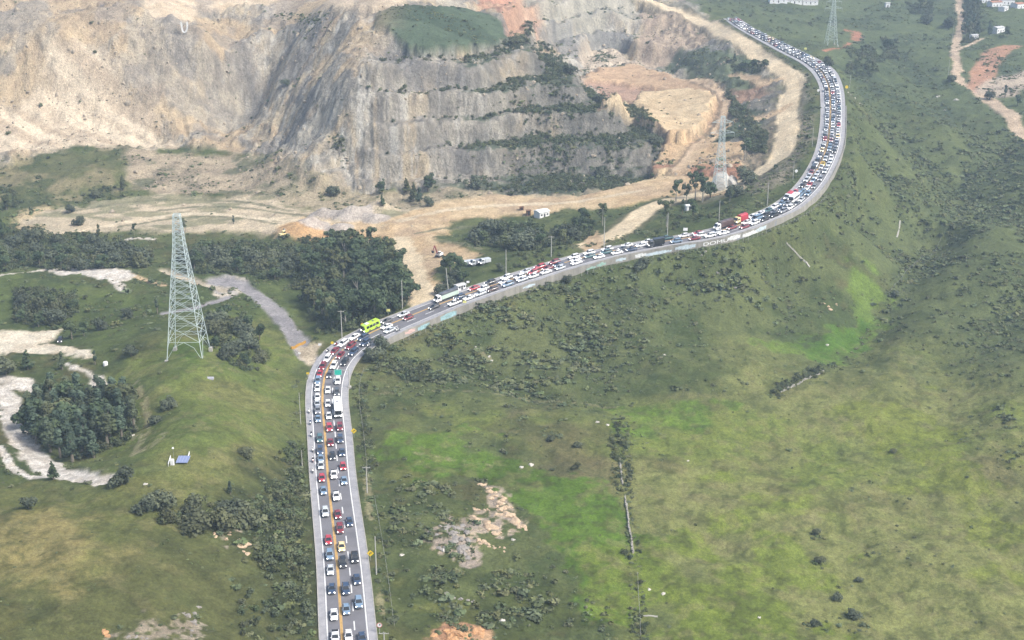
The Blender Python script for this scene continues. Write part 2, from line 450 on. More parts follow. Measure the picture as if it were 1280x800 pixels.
PZ = {k: poly_world(s) for k, s in ZONES.items()}
GW = [(catmull(poly_world(q), 6), d, w, sg) for lst, sg in ((GULLY, -1), (RIDGE, 1)) for q, d, w in lst]
def clump_n(x, y):
    return fbm(x, y, 34, 4, 70) * .68 + fbm(x, y, 6, 2, 71) * .32
def smooth_line(P, n=6):
    return catmull(P, n) if len(P) > 2 else P
PL = {k: (smooth_line(poly_world(s)), w) for k, (s, w) in LINES.items()}

def masks(x, y):
    wob = (fbm(x, y, 14, 3, 91) - 0.5)
    wob2 = (fbm(x, y, 3.5, 2, 92) - 0.5)
    M = {}
    for k, P in PZ.items():
        soft, amp = {'quarryeast': (8, 16), 'rock': (5, 10), 'cap': (1.2, 5), 'field': (30, 50), 'valley': (25, 50), 'farveg': (25, 40), 'hillgreen': (14, 24), 'meadow': (16, 30),
                     'olive': (20, 40), 'leftmid': (14, 26), 'brushA': (14, 34), 'brushB': (10, 26), 'brushC': (8, 18), 'brown': (12, 30), 'dry': (8, 26), 'scree': (6, 16), 'pit': (4, 8),
                     'whitecliff': (1.2, 5), 'whitelip': (0.8, 3.5), 'lotsand': (1.2, 6), 'junction': (1.2, 3), 'whitepatch': (1.2, 6), 'floor1': (3, 9), 'floor2': (2.5, 8),
                     'bg1': (3, 16), 'bg2': (4, 24), 'bg3': (3, 22), 'bg4': (7, 50), 'bg5': (7, 50), 'bg6': (7, 50), 'bg7': (6, 14), 'scarA': '598,600 608,600 624,612 642,628 660,648 660,662 650,664 634,652 618,640 604,618',
 'scarB': '534,664 546,650 562,648 578,654 598,636 612,636 626,648 644,664 624,674 600,666 592,684 590,702 576,696 564,682 546,684',
 'scarC': '540,800 544,790 556,782 580,782 600,784 612,792 612,812 540,812',
 'gapsand': '320,238 420,234 480,236 600,238 700,238 760,230 804,218 810,232 740,250 640,258 560,264 520,272 440,272 400,264 330,254',
 'slopeL': '-100,205 60,191 150,187 162,208 162,240 130,250 60,257 -100,268',
 'letterpad': '221,20 241,20 242,46 221,46',
 'pitdark': '728,98 760,100 800,106 838,116 812,126 770,122 745,112',
 'plaza': '258,352 284,346 310,350 304,372 270,374',
 'scarA': (.8, 5), 'scarB': (1.0, 7), 'scarC': (1, 5), 'gapsand': '320,238 420,234 480,236 600,238 700,238 760,230 804,218 810,232 740,250 640,258 560,264 520,272 440,272 400,264 330,254',
 'slopeL': '-100,205 60,191 150,187 162,208 162,240 130,250 60,257 -100,268',
 'letterpad': '221,20 241,20 242,46 221,46',
 'pitdark': '728,98 760,100 800,106 838,116 812,126 770,122 745,112',
 'plaza': (1, 3), 'gapsand': (3, 8), 'letterpad': '221,20 241,20 242,46 221,46',
 'pitdark': (3, 10), 'letterpad': (4, 1), 'slopeL': (8, 26), 'scarG': (1.2, 9), 'scarH': (1.0, 12), 'scarI': (.8, 9), 'talusW': (3, 12), 'apron': (2, 6), 'redapron': (1.5, 4), 'pitramp': (3, 6)}.get(k, (4, 8))
        sd = sd_poly(x, y, P, soft + amp + 8) + wob * amp * 1.6 + wob2 * min(amp, 6) * (2.2 if k[:2] == 'bg' else 0.9)
        M[k] = 1 - sstep(-soft, soft, sd)
    for k, (P, w) in PL.items():
        d = d_line(x, y, P, w * 3 + 6) + (wob2 * min(w, 3) * 1.1 + wob * min(w, 4) * 0.8) * (0.45 if k in ('haul', 'haulw', 'pitedge', 'paved', 'paved3', 'paved2', 'pavpath') else 1)
        M[k] = 1 - sstep(w * 0.8, w * 1.15 + 0.4, d)
    return M

TRACKS = ('haul', 'paved3', 'pitroad', 'haulspur', 'entry', 'spur2', 'white1', 'paved', 'paved2', 'pavpath', 'pavpath2', 'far1', 'far2', 'lotsand')

def hill_m(x, y):
    return sstep(-110, -40, x) * sstep(960, 900, y)

def fall_x(x, y):
    """across-slope coordinate: the faces west of the mound fall towards the middle of their bowl"""
    k = 1.9 * sstep(-185, -245, x) - 1.1 * sstep(-165, -130, x) * sstep(-70, -100, x)
    return x + k * (y - 880)

def land(x, y, M=None, want_road=False):
    x = np.atleast_1d(np.asarray(x, float)); y = np.atleast_1d(np.asarray(y, float))
    if M is None:
        M = masks(x, y)
    h = base_h(x, y)
    rock, cap = M['rock'], M['cap']
    for P, dp, w, sg in GW:
        dd = d_line(x, y, P, w * 2.2) + (fbm(x, y, 14, 2, 88) - .5) * w * .5
        h = h + sg * dp * (1 - sstep(0, w * 1.5, dd))
    flat = np.clip(M['pit'] + M['floor1'] + M['floor2'] + M['plateau'] + M['junction'] + M['apron'] + M['redapron'], 0, 1)
    for k in TRACKS:
        flat = np.maximum(flat, M[k])
    soft_rock = np.clip(M['scree'] + 0.6 * M['scree_top'], 0, 1)
    cliff = rock * (1 - cap) * (1 - flat) * (1 - M['letterpad'])
    # benches cut into the hard face
    step = 13.5
    hh = h + (fbm(x, y, 70, 2, 5) - 0.5) * 5
    fr = hh / step - np.floor(hh / step)
    bench = (np.floor(hh / step) + sstep(0.58, 0.97, fr)) * step - hh
    bm = cliff * (1 - soft_rock) * sstep(-105, -70, x) * sstep(150, 110, x) * 0.97
    h = h + bench * bm
    # gullies and buttresses running down the face
    wx = fall_x(x, y) + (fbm(x, y, 30, 3, 3) - 0.5) * 34
    h = h + cliff * (1 - hill_m(x, y)) * (fbm(x, y, 38, 4, 4) - .5) * 15.0
    g = ridged(wx / 13.0, y / 70.0, 21, 3) - 0.55
    g2 = ridged(wx / 4.5, y / 22.0, 22, 2) - 0.55
    hillm = sstep(-110, -40, x) * sstep(960, 900, y)
    h = h + cliff * (1 - 0.75 * soft_rock) * (g * (4.6 - 3.2 * hillm) + g2 * 2.0)
    h = h + cliff * ((fbm(x, y, 9, 3, 6) - 0.5) * 4.0 + (fbm(x, y, 2.6, 2, 7) - 0.5) * 1.8) * (1 - 0.5 * soft_rock)
    h = h + soft_rock * rock * (ridged((x + 1.9 * y) / 2.15 / 11.0 + fbm(x, y, 30, 2, 34), (1.9 * x - y) / 2.15 / 130.0, 31, 3) - 0.5) * 3.2
    st = 4.2
    h4 = h + (fbm(x, y, 22, 2, 15) - .5) * 5
    f4 = h4 / st - np.floor(h4 / st)
    led = (np.floor(h4 / st) + sstep(.35, .95, f4)) * st - h4
    h = h + led * cliff * (1 - soft_rock) * .55 * sstep(.40, .56, fbm(x, y, 28, 3, 16))
    soil = (1 - rock) * (1 - flat) + cap
    h = h + soil * ((fbm(x, y, 34, 3, 8) - 0.5) * 5.0 + (fbm(x, y, 7, 3, 9) - 0.5) * 1.5 + (fbm(x, y, 1.8, 2, 10) - 0.5) * 0.5)
    h = h + flat * (fbm(x, y, 6, 3, 12) - 0.5) * 0.7
    h = h + 7.0 * sstep(.25, .75, M['pitramp']) * (1 - M['pitedge']) - 3.0 * M['pitdark'] + 2.5 * M['apron'] * sstep(.3, .6, M['apron'])
    # sand heaps on the quarry floor
    for (u, v, r, hg) in HEAPS:
        hx, hy = HEAPW[(u, v)]
        d = np.sqrt((x - hx) ** 2 + (y - hy) ** 2) / r
        h = h + hg * np.clip(1 - d, 0, 1) ** 0.85
    d, hw, zr, arc = road_query(x, y)
    hb = h.copy()
    left = sstep(hw + 0.4, hw + 11.0, -d)
    hl = zr - 0.25 + (h - (zr - 0.25)) * left
    right_soft = sstep(hw + 0.4, hw + 8.0, d)
    hr_soft = zr - 0.25 + (h - (zr - 0.25)) * right_soft
    rw = sstep(hw - 2.2, hw - 0.3, d)
    tgt = np.clip(h, zr - 2.5 + (fbm(x, y, 9, 2, 77) - .5) * 1.5, zr - 1.3)
    tgt = tgt + (np.minimum(h, zr - 1.3) - tgt) * sstep(hw + 2.5, hw + 15, d)
    hr_wall = zr - 0.25 + (tgt - (zr - 0.25)) * rw
    isw = sstep(258, 264, arc) * sstep(702, 690, arc)
    hr = hr_soft * (1 - isw) + hr_wall * isw
    on = np.abs(d) < 900
    out = np.where(on, np.where(d < 0, hl, hr), h)
    out = np.where(on & (np.abs(d) <= hw + 0.4) & ((d < hw - 2.2) | (isw < .5)), zr - 0.25, out)
    # fade where the query radius ends
    k = sstep(45, 56, np.abs(d))
    out = out * (1 - k) + hb * k
    if want_road:
        return out, d, hw, zr, arc
    return out

HEAPS = [(404, 270, 9, 5.0), (440, 270, 12, 6.0), (470, 274, 8, 3.0), (372, 290, 14, 5.5), (392, 284, 9, 4.0), (424, 286, 8, 3.0), (467, 262, 10, 4.0), (478, 263, 9, 4.5), (492, 284, 7, 2.0)]
HEAPW = {}
for (u, v, r, hg) in HEAPS:
    a, b = cast_base(u, v)
    HEAPW[(u, v)] = (a[0], b[0])

def land1(x, y):
    return float(land(np.array([x]), np.array([y]))[0])

GREEN = np.array((0.715, 0.735, 0.615))
def mix(a, b, t):
    return a + (b - a) * t[:, None]

def cover(x, y, h, slope, M):
    """base colour and bareness of the ground at every point"""
    n = len(x)
    n60, n18 = fbm(x, y, 60, 3, 40), fbm(x, y, 18, 4, 41)
    n6, n2 = fbm(x, y, 6, 3, 42), fbm(x, y, 2.0, 2, 43)
    one = np.ones(n)
    def C(*c): return np.tile(A(*c), (n, 1))
    col = mix(C(128, 136, 92), C(96, 110, 72), sstep(0.38, 0.62, n18 * 0.6 + n6 * 0.4))
    col = mix(col, C(138, 126, 92), sstep(0.55, 0.75, n60 * 0.5 + n6 * 0.5) * 0.6)
    bare = np.zeros(n)
    def zone(m, c1, c2, noise, k=1.0, b=None):
        nonlocal col, bare
        c = mix(C(*c1), C(*c2), noise)
        m = np.clip(m * k, 0, 1)
        col = mix(col, c, m)
        if b is not None:
            bare = bare * (1 - m) + b * m
    cl = sstep(0.42, 0.57, clump_n(x, y))
    for P, dp, w, sg in GW:
        if sg < 0: cl = np.maximum(cl, 1 - sstep(w * .3, w * .8, d_line(x, y, P, w * 2.2)))
    patch = np.clip(0.25 * sstep(0.40, 0.60, n18 * 0.5 + n6 * 0.35 + n2 * 0.15) + 0.75 * cl, 0, 1)
    fine = sstep(0.36, 0.64, n6 * 0.6 + n2 * 0.4)
    zone(M['leftmid'], (124, 138, 84), (98, 112, 70), patch)
    zone(M['slopeL'], (138, 138, 102), (104, 114, 80), patch)
    zone(M['slopeL'] * sstep(.56, .64, fbm(x, y, 20, 3, 55)), (196, 180, 150), (170, 158, 130), fine, .8, .6)
    zone(M['field'], (166, 168, 112), (146, 152, 98), fine)
    zone(M['field'] * sstep(0.5, 0.66, n60 * .6 + n18 * .4), (150, 142, 104), (128, 124, 90), fine, 0.75)
    zone(M['field'] * sstep(0.52, 0.7, fbm(x, y, 45, 3, 60)), (150, 164, 84), (134, 152, 80), fine, 0.8)
    zone(M['valley'], (128, 138, 96), (104, 116, 82), patch)
    zone(M['valley'] * sstep(0.50, 0.60, n18), (142, 150, 104), (122, 132, 92), fine, 0.6)
    zone(M['farveg'], (122, 134, 98), (94, 108, 84), patch)
    zone(M['farveg'] * sstep(0.52, 0.64, n18), (136, 146, 100), (118, 130, 92), fine, 0.6)
    zone(M['hillgreen'], (146, 156, 92), (122, 138, 80), patch)
    zone(M['hillgreen'] * sstep(0.52, 0.68, fbm(x, y, 25, 3, 61)), (158, 156, 104), (140, 138, 94), fine, 0.7)
    zone(M['meadow'], (152, 152, 98), (128, 134, 84), patch)
    zone(M['olive'], (124, 126, 84), (98, 104, 70), patch)
    zone(M['olive'] * sstep(0.5, 0.64, n18), (132, 130, 86), (112, 112, 72), fine, 0.7)
    zone(M['dry'], (190, 174, 124), (164, 154, 108), fine, 0.95)
    zone(M['brushA'], (136, 142, 98), (98, 110, 76), patch, 0.9)
    zone(M['brushB'], (104, 114, 70), (78, 88, 60), patch, 0.9)
    zone(M['brushB'] * sstep(0.54, 0.66, n18), (150, 152, 94), (124, 128, 80), fine, 0.7)
    zone(M['brushC'], (84, 92, 64), (66, 76, 56), patch, 0.9)
    zone(M['brown'], (138, 126, 100), (112, 110, 84), patch, 0.75)
    for k, c1, c2, s in (('bg1', (142, 168, 84), (124, 148, 76), .9), ('bg2', (136, 166, 74), (118, 148, 68), .9), ('bg3', (124, 156, 66), (100, 130, 56), 1.0), ('bg4', (160, 170, 84), (140, 152, 78), .8),
                         ('bg5', (158, 174, 80), (140, 156, 78), .85), ('bg6', (148, 164, 78), (126, 142, 70), .85), ('bg7', (126, 154, 70), (112, 140, 64), .9), ('bg1d', (112, 152, 64), (98, 134, 58), .9), ('pylongrass', (118, 146, 70), (104, 132, 64), .8)):
        ragged = sstep(.30, .52, n6 * .45 + n18 * .35 + n2 * .2 + .06)
        zone(M[k] * ((0.8 + 0.2 * ragged) if k in ('bg1', 'bg2', 'bg3', 'bg7', 'bg1d') else (0.4 + 0.6 * ragged)), c1, c2, sstep(.34, .66, n18 * .4 + n6 * .3 + n2 * .3), s)
    zone(M['bg3'] * sstep(0.50, 0.62, n18 * .7 + n6 * .3), (100, 122, 54), (92, 108, 52), fine, 0.45)
    grass = np.clip(M['field'] + M['hillgreen'] + M['meadow'] + M['bg3'] + M['bg5'] + M['bg6'], 0, 1)
    zone(grass * sstep(.56, .66, n2 * .55 + n6 * .45), (116, 118, 76), (104, 106, 70), fine, 0.45)
    zone(grass * sstep(.58, .70, fbm(x, y, 4.5, 3, 65)), (168, 160, 120), (158, 150, 112), fine, 0.4)
    # stock paths wandering along the slope
    pth = np.abs(fbm(x * 0.35, y + 18 * fbm(x, y, 60, 2, 66), 26, 2, 67) - .5)
    zone(grass * sstep(.010, .004, pth) * sstep(.42, .55, n18), (176, 166, 128), (160, 152, 116), fine, 0.35)
    col = col * GREEN
    # quarry rock
    fx = fall_x(x, y)
    strk = fbm(fx + (n18 - .5) * 14, y * 0.12, 3.2, 4, 50)
    strk2 = fbm(fx + (n18 - .5) * 26, y * 0.22, 11, 3, 51)
    c = mix(C(196, 188, 170), C(156, 150, 138), sstep(0.38, 0.62, strk * .4 + n2 * .25 + n6 * .35))
    c = mix(c, C(216, 196, 160), sstep(0.52, 0.70, strk2) * 0.7)
    c = mix(c, C(226, 222, 210), sstep(0.60, 0.74, fbm(x + (n6 - .5) * 6, y * .15, 1.6, 3, 57)) * 0.55)
    c = mix(c, C(206, 170, 128), sstep(0.64, 0.78, strk2 * .6 + n6 * .4) * 0.55)
    c = mix(c, C(128, 126, 124), sstep(0.56, 0.70, fbm(x, y, 22, 4, 52)) * 0.55)
    c = mix(c, C(112, 110, 106), sstep(0.62, 0.70, fbm(x, y, 4.5, 3, 58)) * 0.5)
    # the open side of the hill is paler and sandier in the west
    west = sstep(-120, -260, x)
    c = mix(c, mix(C(206, 190, 162), C(168, 156, 138), sstep(0.4, 0.62, n18 * .4 + n6 * .4 + n2 * .2)), west * 0.7)
    rk = M['rock']
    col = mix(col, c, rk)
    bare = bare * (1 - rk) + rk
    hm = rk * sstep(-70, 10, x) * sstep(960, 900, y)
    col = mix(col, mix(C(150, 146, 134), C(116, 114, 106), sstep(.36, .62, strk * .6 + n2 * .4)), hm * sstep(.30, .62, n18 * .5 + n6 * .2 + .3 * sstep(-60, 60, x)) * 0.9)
    rock_tone = 1 - rk[:, None] * 0.14 * (hill_m(x, y) * np.ones(n))[:, None]  # rock of the mound has a slightly darker base colour
    col = col * rock_tone
    # plants on benches and gentle rock
    hill = rk * sstep(-120, -60, x) * sstep(130, 60, x) * sstep(960, 900, y)
    veg = hill * sstep(0.62, 0.40, slope) * sstep(0.36, 0.5, n18 + 0.0015 * x) * sstep(8, 30, x + 60)
    zone(veg, (96, 108, 84), (78, 90, 70), fine, 0.9, 0.2)
    sc = fbm(x - 0.42 * y, y + 0.3 * x, 5, 3, 53)
    sc = fbm((x + 1.9 * y) / 2.15, (1.9 * x - y) / 2.15 * 0.06, 4.5, 4, 53)
    zone(M['scree_top'], (204, 188, 162), (172, 162, 146), patch, 0.9, 1)
    zone(M['scree'], (244, 226, 196), (212, 192, 164), sstep(.36, .64, sc * .75 + n2 * .25), 0.97, 0.35)
    zone(M['scree'] * sstep(0.60, 0.72, n6 * .5 + n18 * .5), (172, 160, 140), (150, 142, 128), fine, 0.6, 1)
    zone(M['slate'], (122, 124, 130), (98, 102, 112), fine, 0.9, 1)
    zone(M['plateau'], (236, 216, 186), (222, 200, 168), fine, 1, 0.5)
    zone(M['redsoil'], (212, 160, 132), (190, 138, 112), fine, 0.9, 0.6)
    zone(M['cap'], (98, 114, 88), (76, 92, 70), patch, 1, 0)
    zone(M['pit'], (222, 190, 152), (204, 172, 138), fine, 1, 0.5)
    zone(M['pit'] * sstep(.55, .65, n18), (196, 164, 136), (186, 154, 128), fine, 0.7, 0.6)
    zone(sstep(.52, .60, fbm(x, y, 30, 4, 59)) * rk * (1 - M['scree']) * (1 - hm) * sstep(-60, -110, x), (218, 194, 156), (200, 176, 142), fine, .8, .8)
    zone(sstep(.55, .62, fbm(x + 90, y, 26, 4, 62)) * rk * (1 - M['scree']) * (1 - hm) * sstep(-60, -110, x), (162, 156, 148), (140, 136, 130), fine, .5, 1)
    zone(M['quarryeast'] * sstep(.36, .52, n18 * .5 + n6 * .5), (150, 142, 118), (112, 114, 90), patch, 0.85, 0.6)
    zone(M['hillsand'], (218, 180, 148), (198, 160, 132), patch, 0.85, 0.7)
    for k, c1, c2 in (('wallA', (192, 186, 168), (168, 164, 148)), ('wallB', (164, 162, 152), (142, 140, 134)), ('tanR', (210, 188, 160), (184, 164, 142)), ('talusW', (230, 212, 186), (196, 180, 158)), ('pitramp', (240, 216, 174), (226, 200, 158)), ('pitdark', (196, 162, 138), (184, 154, 132)), ('tanmid', (206, 184, 156), (186, 164, 138)), ('apron', (230, 198, 154), (216, 182, 140)), ('redapron', (186, 138, 110), (172, 128, 104)), ('redmid', (178, 146, 122), (160, 130, 108)), ('slopetan', (184, 166, 138), (132, 124, 102)), ('greyslope', (158, 148, 128), (120, 118, 98))):
        zone(M[k], c1, c2, sstep(.38, .62, strk * .6 + n6 * .4), 0.92, 0.7)
    zone(M['pitgreen'], (112, 124, 94), (90, 102, 78), patch, 0.95, 0)
    zone(M['pitgreen2'], (92, 104, 80), (76, 88, 70), patch, 0.95, 0)
    zone(M['mound'], (206, 188, 160), (166, 152, 130), patch, 0.9, 1)
    zone(M['mound'] * sstep(0.54, 0.66, n18), (112, 118, 88), (96, 104, 78), fine, 0.8, 0.2)
    zone(M['sandcliff'], (228, 206, 164), (206, 184, 146), fine, 0.9, 1)
    zone(M['gapsand'], (196, 180, 150), (142, 138, 110), patch, 0.95, .8)
    zone(M['floor1'], (228, 210, 178), (200, 186, 158), patch, 1, 0.6)
    zone(M['floor1'] * sstep(0.52, 0.62, fbm(x, y * 2.5, 20, 3, 54)), (150, 150, 112), (130, 134, 100), fine, 0.7, 0.2)
    zone(M['floor2'], (232, 206, 164), (218, 188, 146), patch, 1, 0.4)
    zone(M['floor2'] * sstep(0.56, 0.68, n18), (212, 186, 152), (196, 172, 142), fine, 0.7, 0.4)
    zone(M['orange'], (226, 184, 132), (214, 170, 120), fine, 0.85, 0.4)
    for (u, v, r, hg) in HEAPS[:3] + HEAPS[4:6]:
        hx, hy = HEAPW[(u, v)]
        d = np.sqrt((x - hx) ** 2 + (y - hy) ** 2)
        zone(1 - sstep(r * 0.9, r * 1.05, d), (214, 204, 192), (196, 186, 174), fine, 0.9, 0.4)
    zone(M['haulw'] * sstep(.15, .4, n6), (140, 128, 104), (112, 110, 86), fine, 0.6, 0.5)
    zone(M['pitedgew'], (158, 136, 112), (136, 122, 100), fine, 0.75, 0.5)
    for k in ('bank1', 'bank2', 'bank3', 'bank4', 'bank5'):
        zone(M[k], (150, 146, 116), (116, 120, 92), fine, 0.8, 0.5)
    for k in ('rut1', 'rut2', 'rut3'):
        zone(M[k], (250, 234, 202), (232, 212, 178), fine, 0.8, 0.3)
    for k in ('pitline', 'pitline2', 'apronline'):
        zone(M[k], (164, 138, 112), (150, 126, 104), fine, 0.7, 0.5)
    zone(M['pitedge'], (236, 208, 172), (222, 194, 158), fine, 1, 0.3)
    for k in ('haul', 'entry'):
        zone(M[k], (252, 232, 194), (240, 218, 180), fine, 1, 0.2)
    for k in ('pitroad', 'haulspur', 'spur2', 'pathL'):
        zone(M[k], (224, 196, 158), (210, 182, 146), fine, 0.95, 0.3)
    for k in ('white1', 'white2', 'whitecliff', 'whitelip', 'whitepatch', 'whitepatch2', 'bench1', 'wallpath', 'woodpath'):
        zone(M[k], (256, 248, 234), (226, 216, 200), sstep(.38, .6, n2 * .6 + n6 * .4), 0.98, 0.6)
    for k in ('scarA', 'scarB'):
        zone(M[k] * sstep(.42, .52, n2 * .55 + n6 * .45), (230, 208, 178), (186, 172, 156), fine, 0.95, 1)
    zone(M['scarC'], (224, 182, 142), (196, 150, 116), fine, 0.95, 1)
    zone(M['plaza'], (222, 210, 190), (188, 184, 180), fine, 0.95, .3)
    for k in ('scarG', 'scarH', 'scarI'):
        zone(M[k] * sstep(.44, .58, n2 * .6 + n6 * .4), (206, 196, 178), (178, 164, 142), fine, 0.9, 1)
    zone(M['lotsand'], (252, 240, 214), (238, 222, 194), fine, 1, 0.4)
    for k in ('dirtA', 'dirtB', 'dirtC', 'bankR', 'bankR2', 'bare1', 'trackmid', 'path1'):
        zone(M[k] * sstep(.4, .55, n2 * .5 + n6 * .5), (200, 186, 152), (172, 164, 126), fine, 0.4 if k in ('trackmid', 'path1') else 0.65, 0.5)
    zone(M['pavpath2'], (230, 216, 190), (210, 196, 170), fine, 0.95, 0.4)
    for k in ('paved', 'paved2', 'pavpath', 'paved3'):
        zone(M[k], (178, 174, 172), (164, 160, 160), fine, 1, 0.1)
    zone(M['junction'], (226, 210, 182), (206, 190, 162), fine, 1, 0.4)
    for k in ('far1', 'far2', 'far3'):
        zone(M[k], (226, 202, 172), (206, 182, 154), fine, 1, 0.5)
    zone(M['far4'], (212, 160, 128), (194, 150, 122), patch, 0.9, 0.7)
    zone(M['farquarry'], (214, 196, 172), (188, 172, 154), patch, 0.95, 0.8)
    for k in ('farred', 'farred2'):
        zone(M[k], (204, 140, 112), (186, 132, 104), fine, 0.85, 0.5)
    return col, bare

# ------------------------------------------------------------------ the ground sheet
def strip_spacing():
    rows = [np.linspace(-120, 205, 26, endpoint=False)]
    rows.append(205 * (1330 / 205.0) ** (np.linspace(0, 1, 840, endpoint=False)))
    rows.append(1330 + (2280 - 1330) * np.linspace(0, 1, 50) ** 1.5)
    s_in = np.linspace(-0.56, 0.56, 860)
    s_out = 0.56 + (1.15 - 0.56) * np.linspace(0, 1, 60)[1:] ** 1.4
    return np.concatenate(rows), np.concatenate([-s_out[::-1], s_in, s_out])

_ys, _ss = strip_spacing()
_NR, _NC = len(_ys), len(_ss)
TX = (_ss[None, :] * (np.maximum(_ys, 40) + 130)[:, None]).ravel()
TX = np.clip(TX, -1290, 1290)
TY = np.repeat(_ys, _NC)
TM = masks(TX, TY)
TH, _d, _hw, _zr, _arc = land(TX, TY, TM, True)
_H2 = TH.reshape(_NR, _NC); _X2 = TX.reshape(_NR, _NC); _Y2 = TY.reshape(_NR, _NC)
_dy = np.gradient(_H2, axis=0) / np.maximum(np.gradient(_Y2, axis=0), 1e-6)
_dx = np.gradient(_H2, axis=1) / np.maximum(np.gradient(_X2, axis=1), 1e-6)
SLOPE = np.sqrt(_dx ** 2 + _dy ** 2).ravel()
SLOPE = np.minimum(SLOPE, 3)
TC, TB = cover(TX, TY, TH, SLOPE, TM)
del TM

def mesh_np(name, verts, faces, mats, smooth=False, midx=None):
    me = bpy.data.meshes.new(name)
    nv, nf, k = len(verts), len(faces), faces.shape[1]
    me.vertices.add(nv); me.vertices.foreach_set('co', np.asarray(verts, np.float32).ravel())
    me.loops.add(nf * k); me.loops.foreach_set('vertex_index', np.asarray(faces, np.int32).ravel())
    me.polygons.add(nf)
    me.polygons.foreach_set('loop_start', np.arange(0, nf * k, k, dtype=np.int32))
    me.polygons.foreach_set('loop_total', np.full(nf, k, np.int32))
    if midx is not None:
        me.polygons.foreach_set('material_index', np.asarray(midx, np.int32))
    me.polygons.foreach_set('use_smooth', np.full(nf, smooth))
    for m in mats:
        me.materials.append(m)
    me.update(calc_edges=True)
    return me

def link(name, data, parent=None, loc=None, **props):
    o = bpy.data.objects.new(name, data)
    COL.objects.link(o)
    if parent is not None:
        o.parent = parent
    if loc is not None:
        o.location = loc
    for k, v in props.items():
        if v is not None:
            o[k] = v
    return o

def new_mat(name):
    m = bpy.data.materials.new(name)
    m.use_nodes = True
    t = m.node_tree
    return m, t, t.nodes['Principled BSDF']

def node(t, typ, **kw):
    n = t.nodes.new(typ)
    for k, v in kw.items():
        if k in n.inputs.keys() if isinstance(k, str) else False:
            n.inputs[k].default_value = v
        else:
            setattr(n, k, v)
    return n

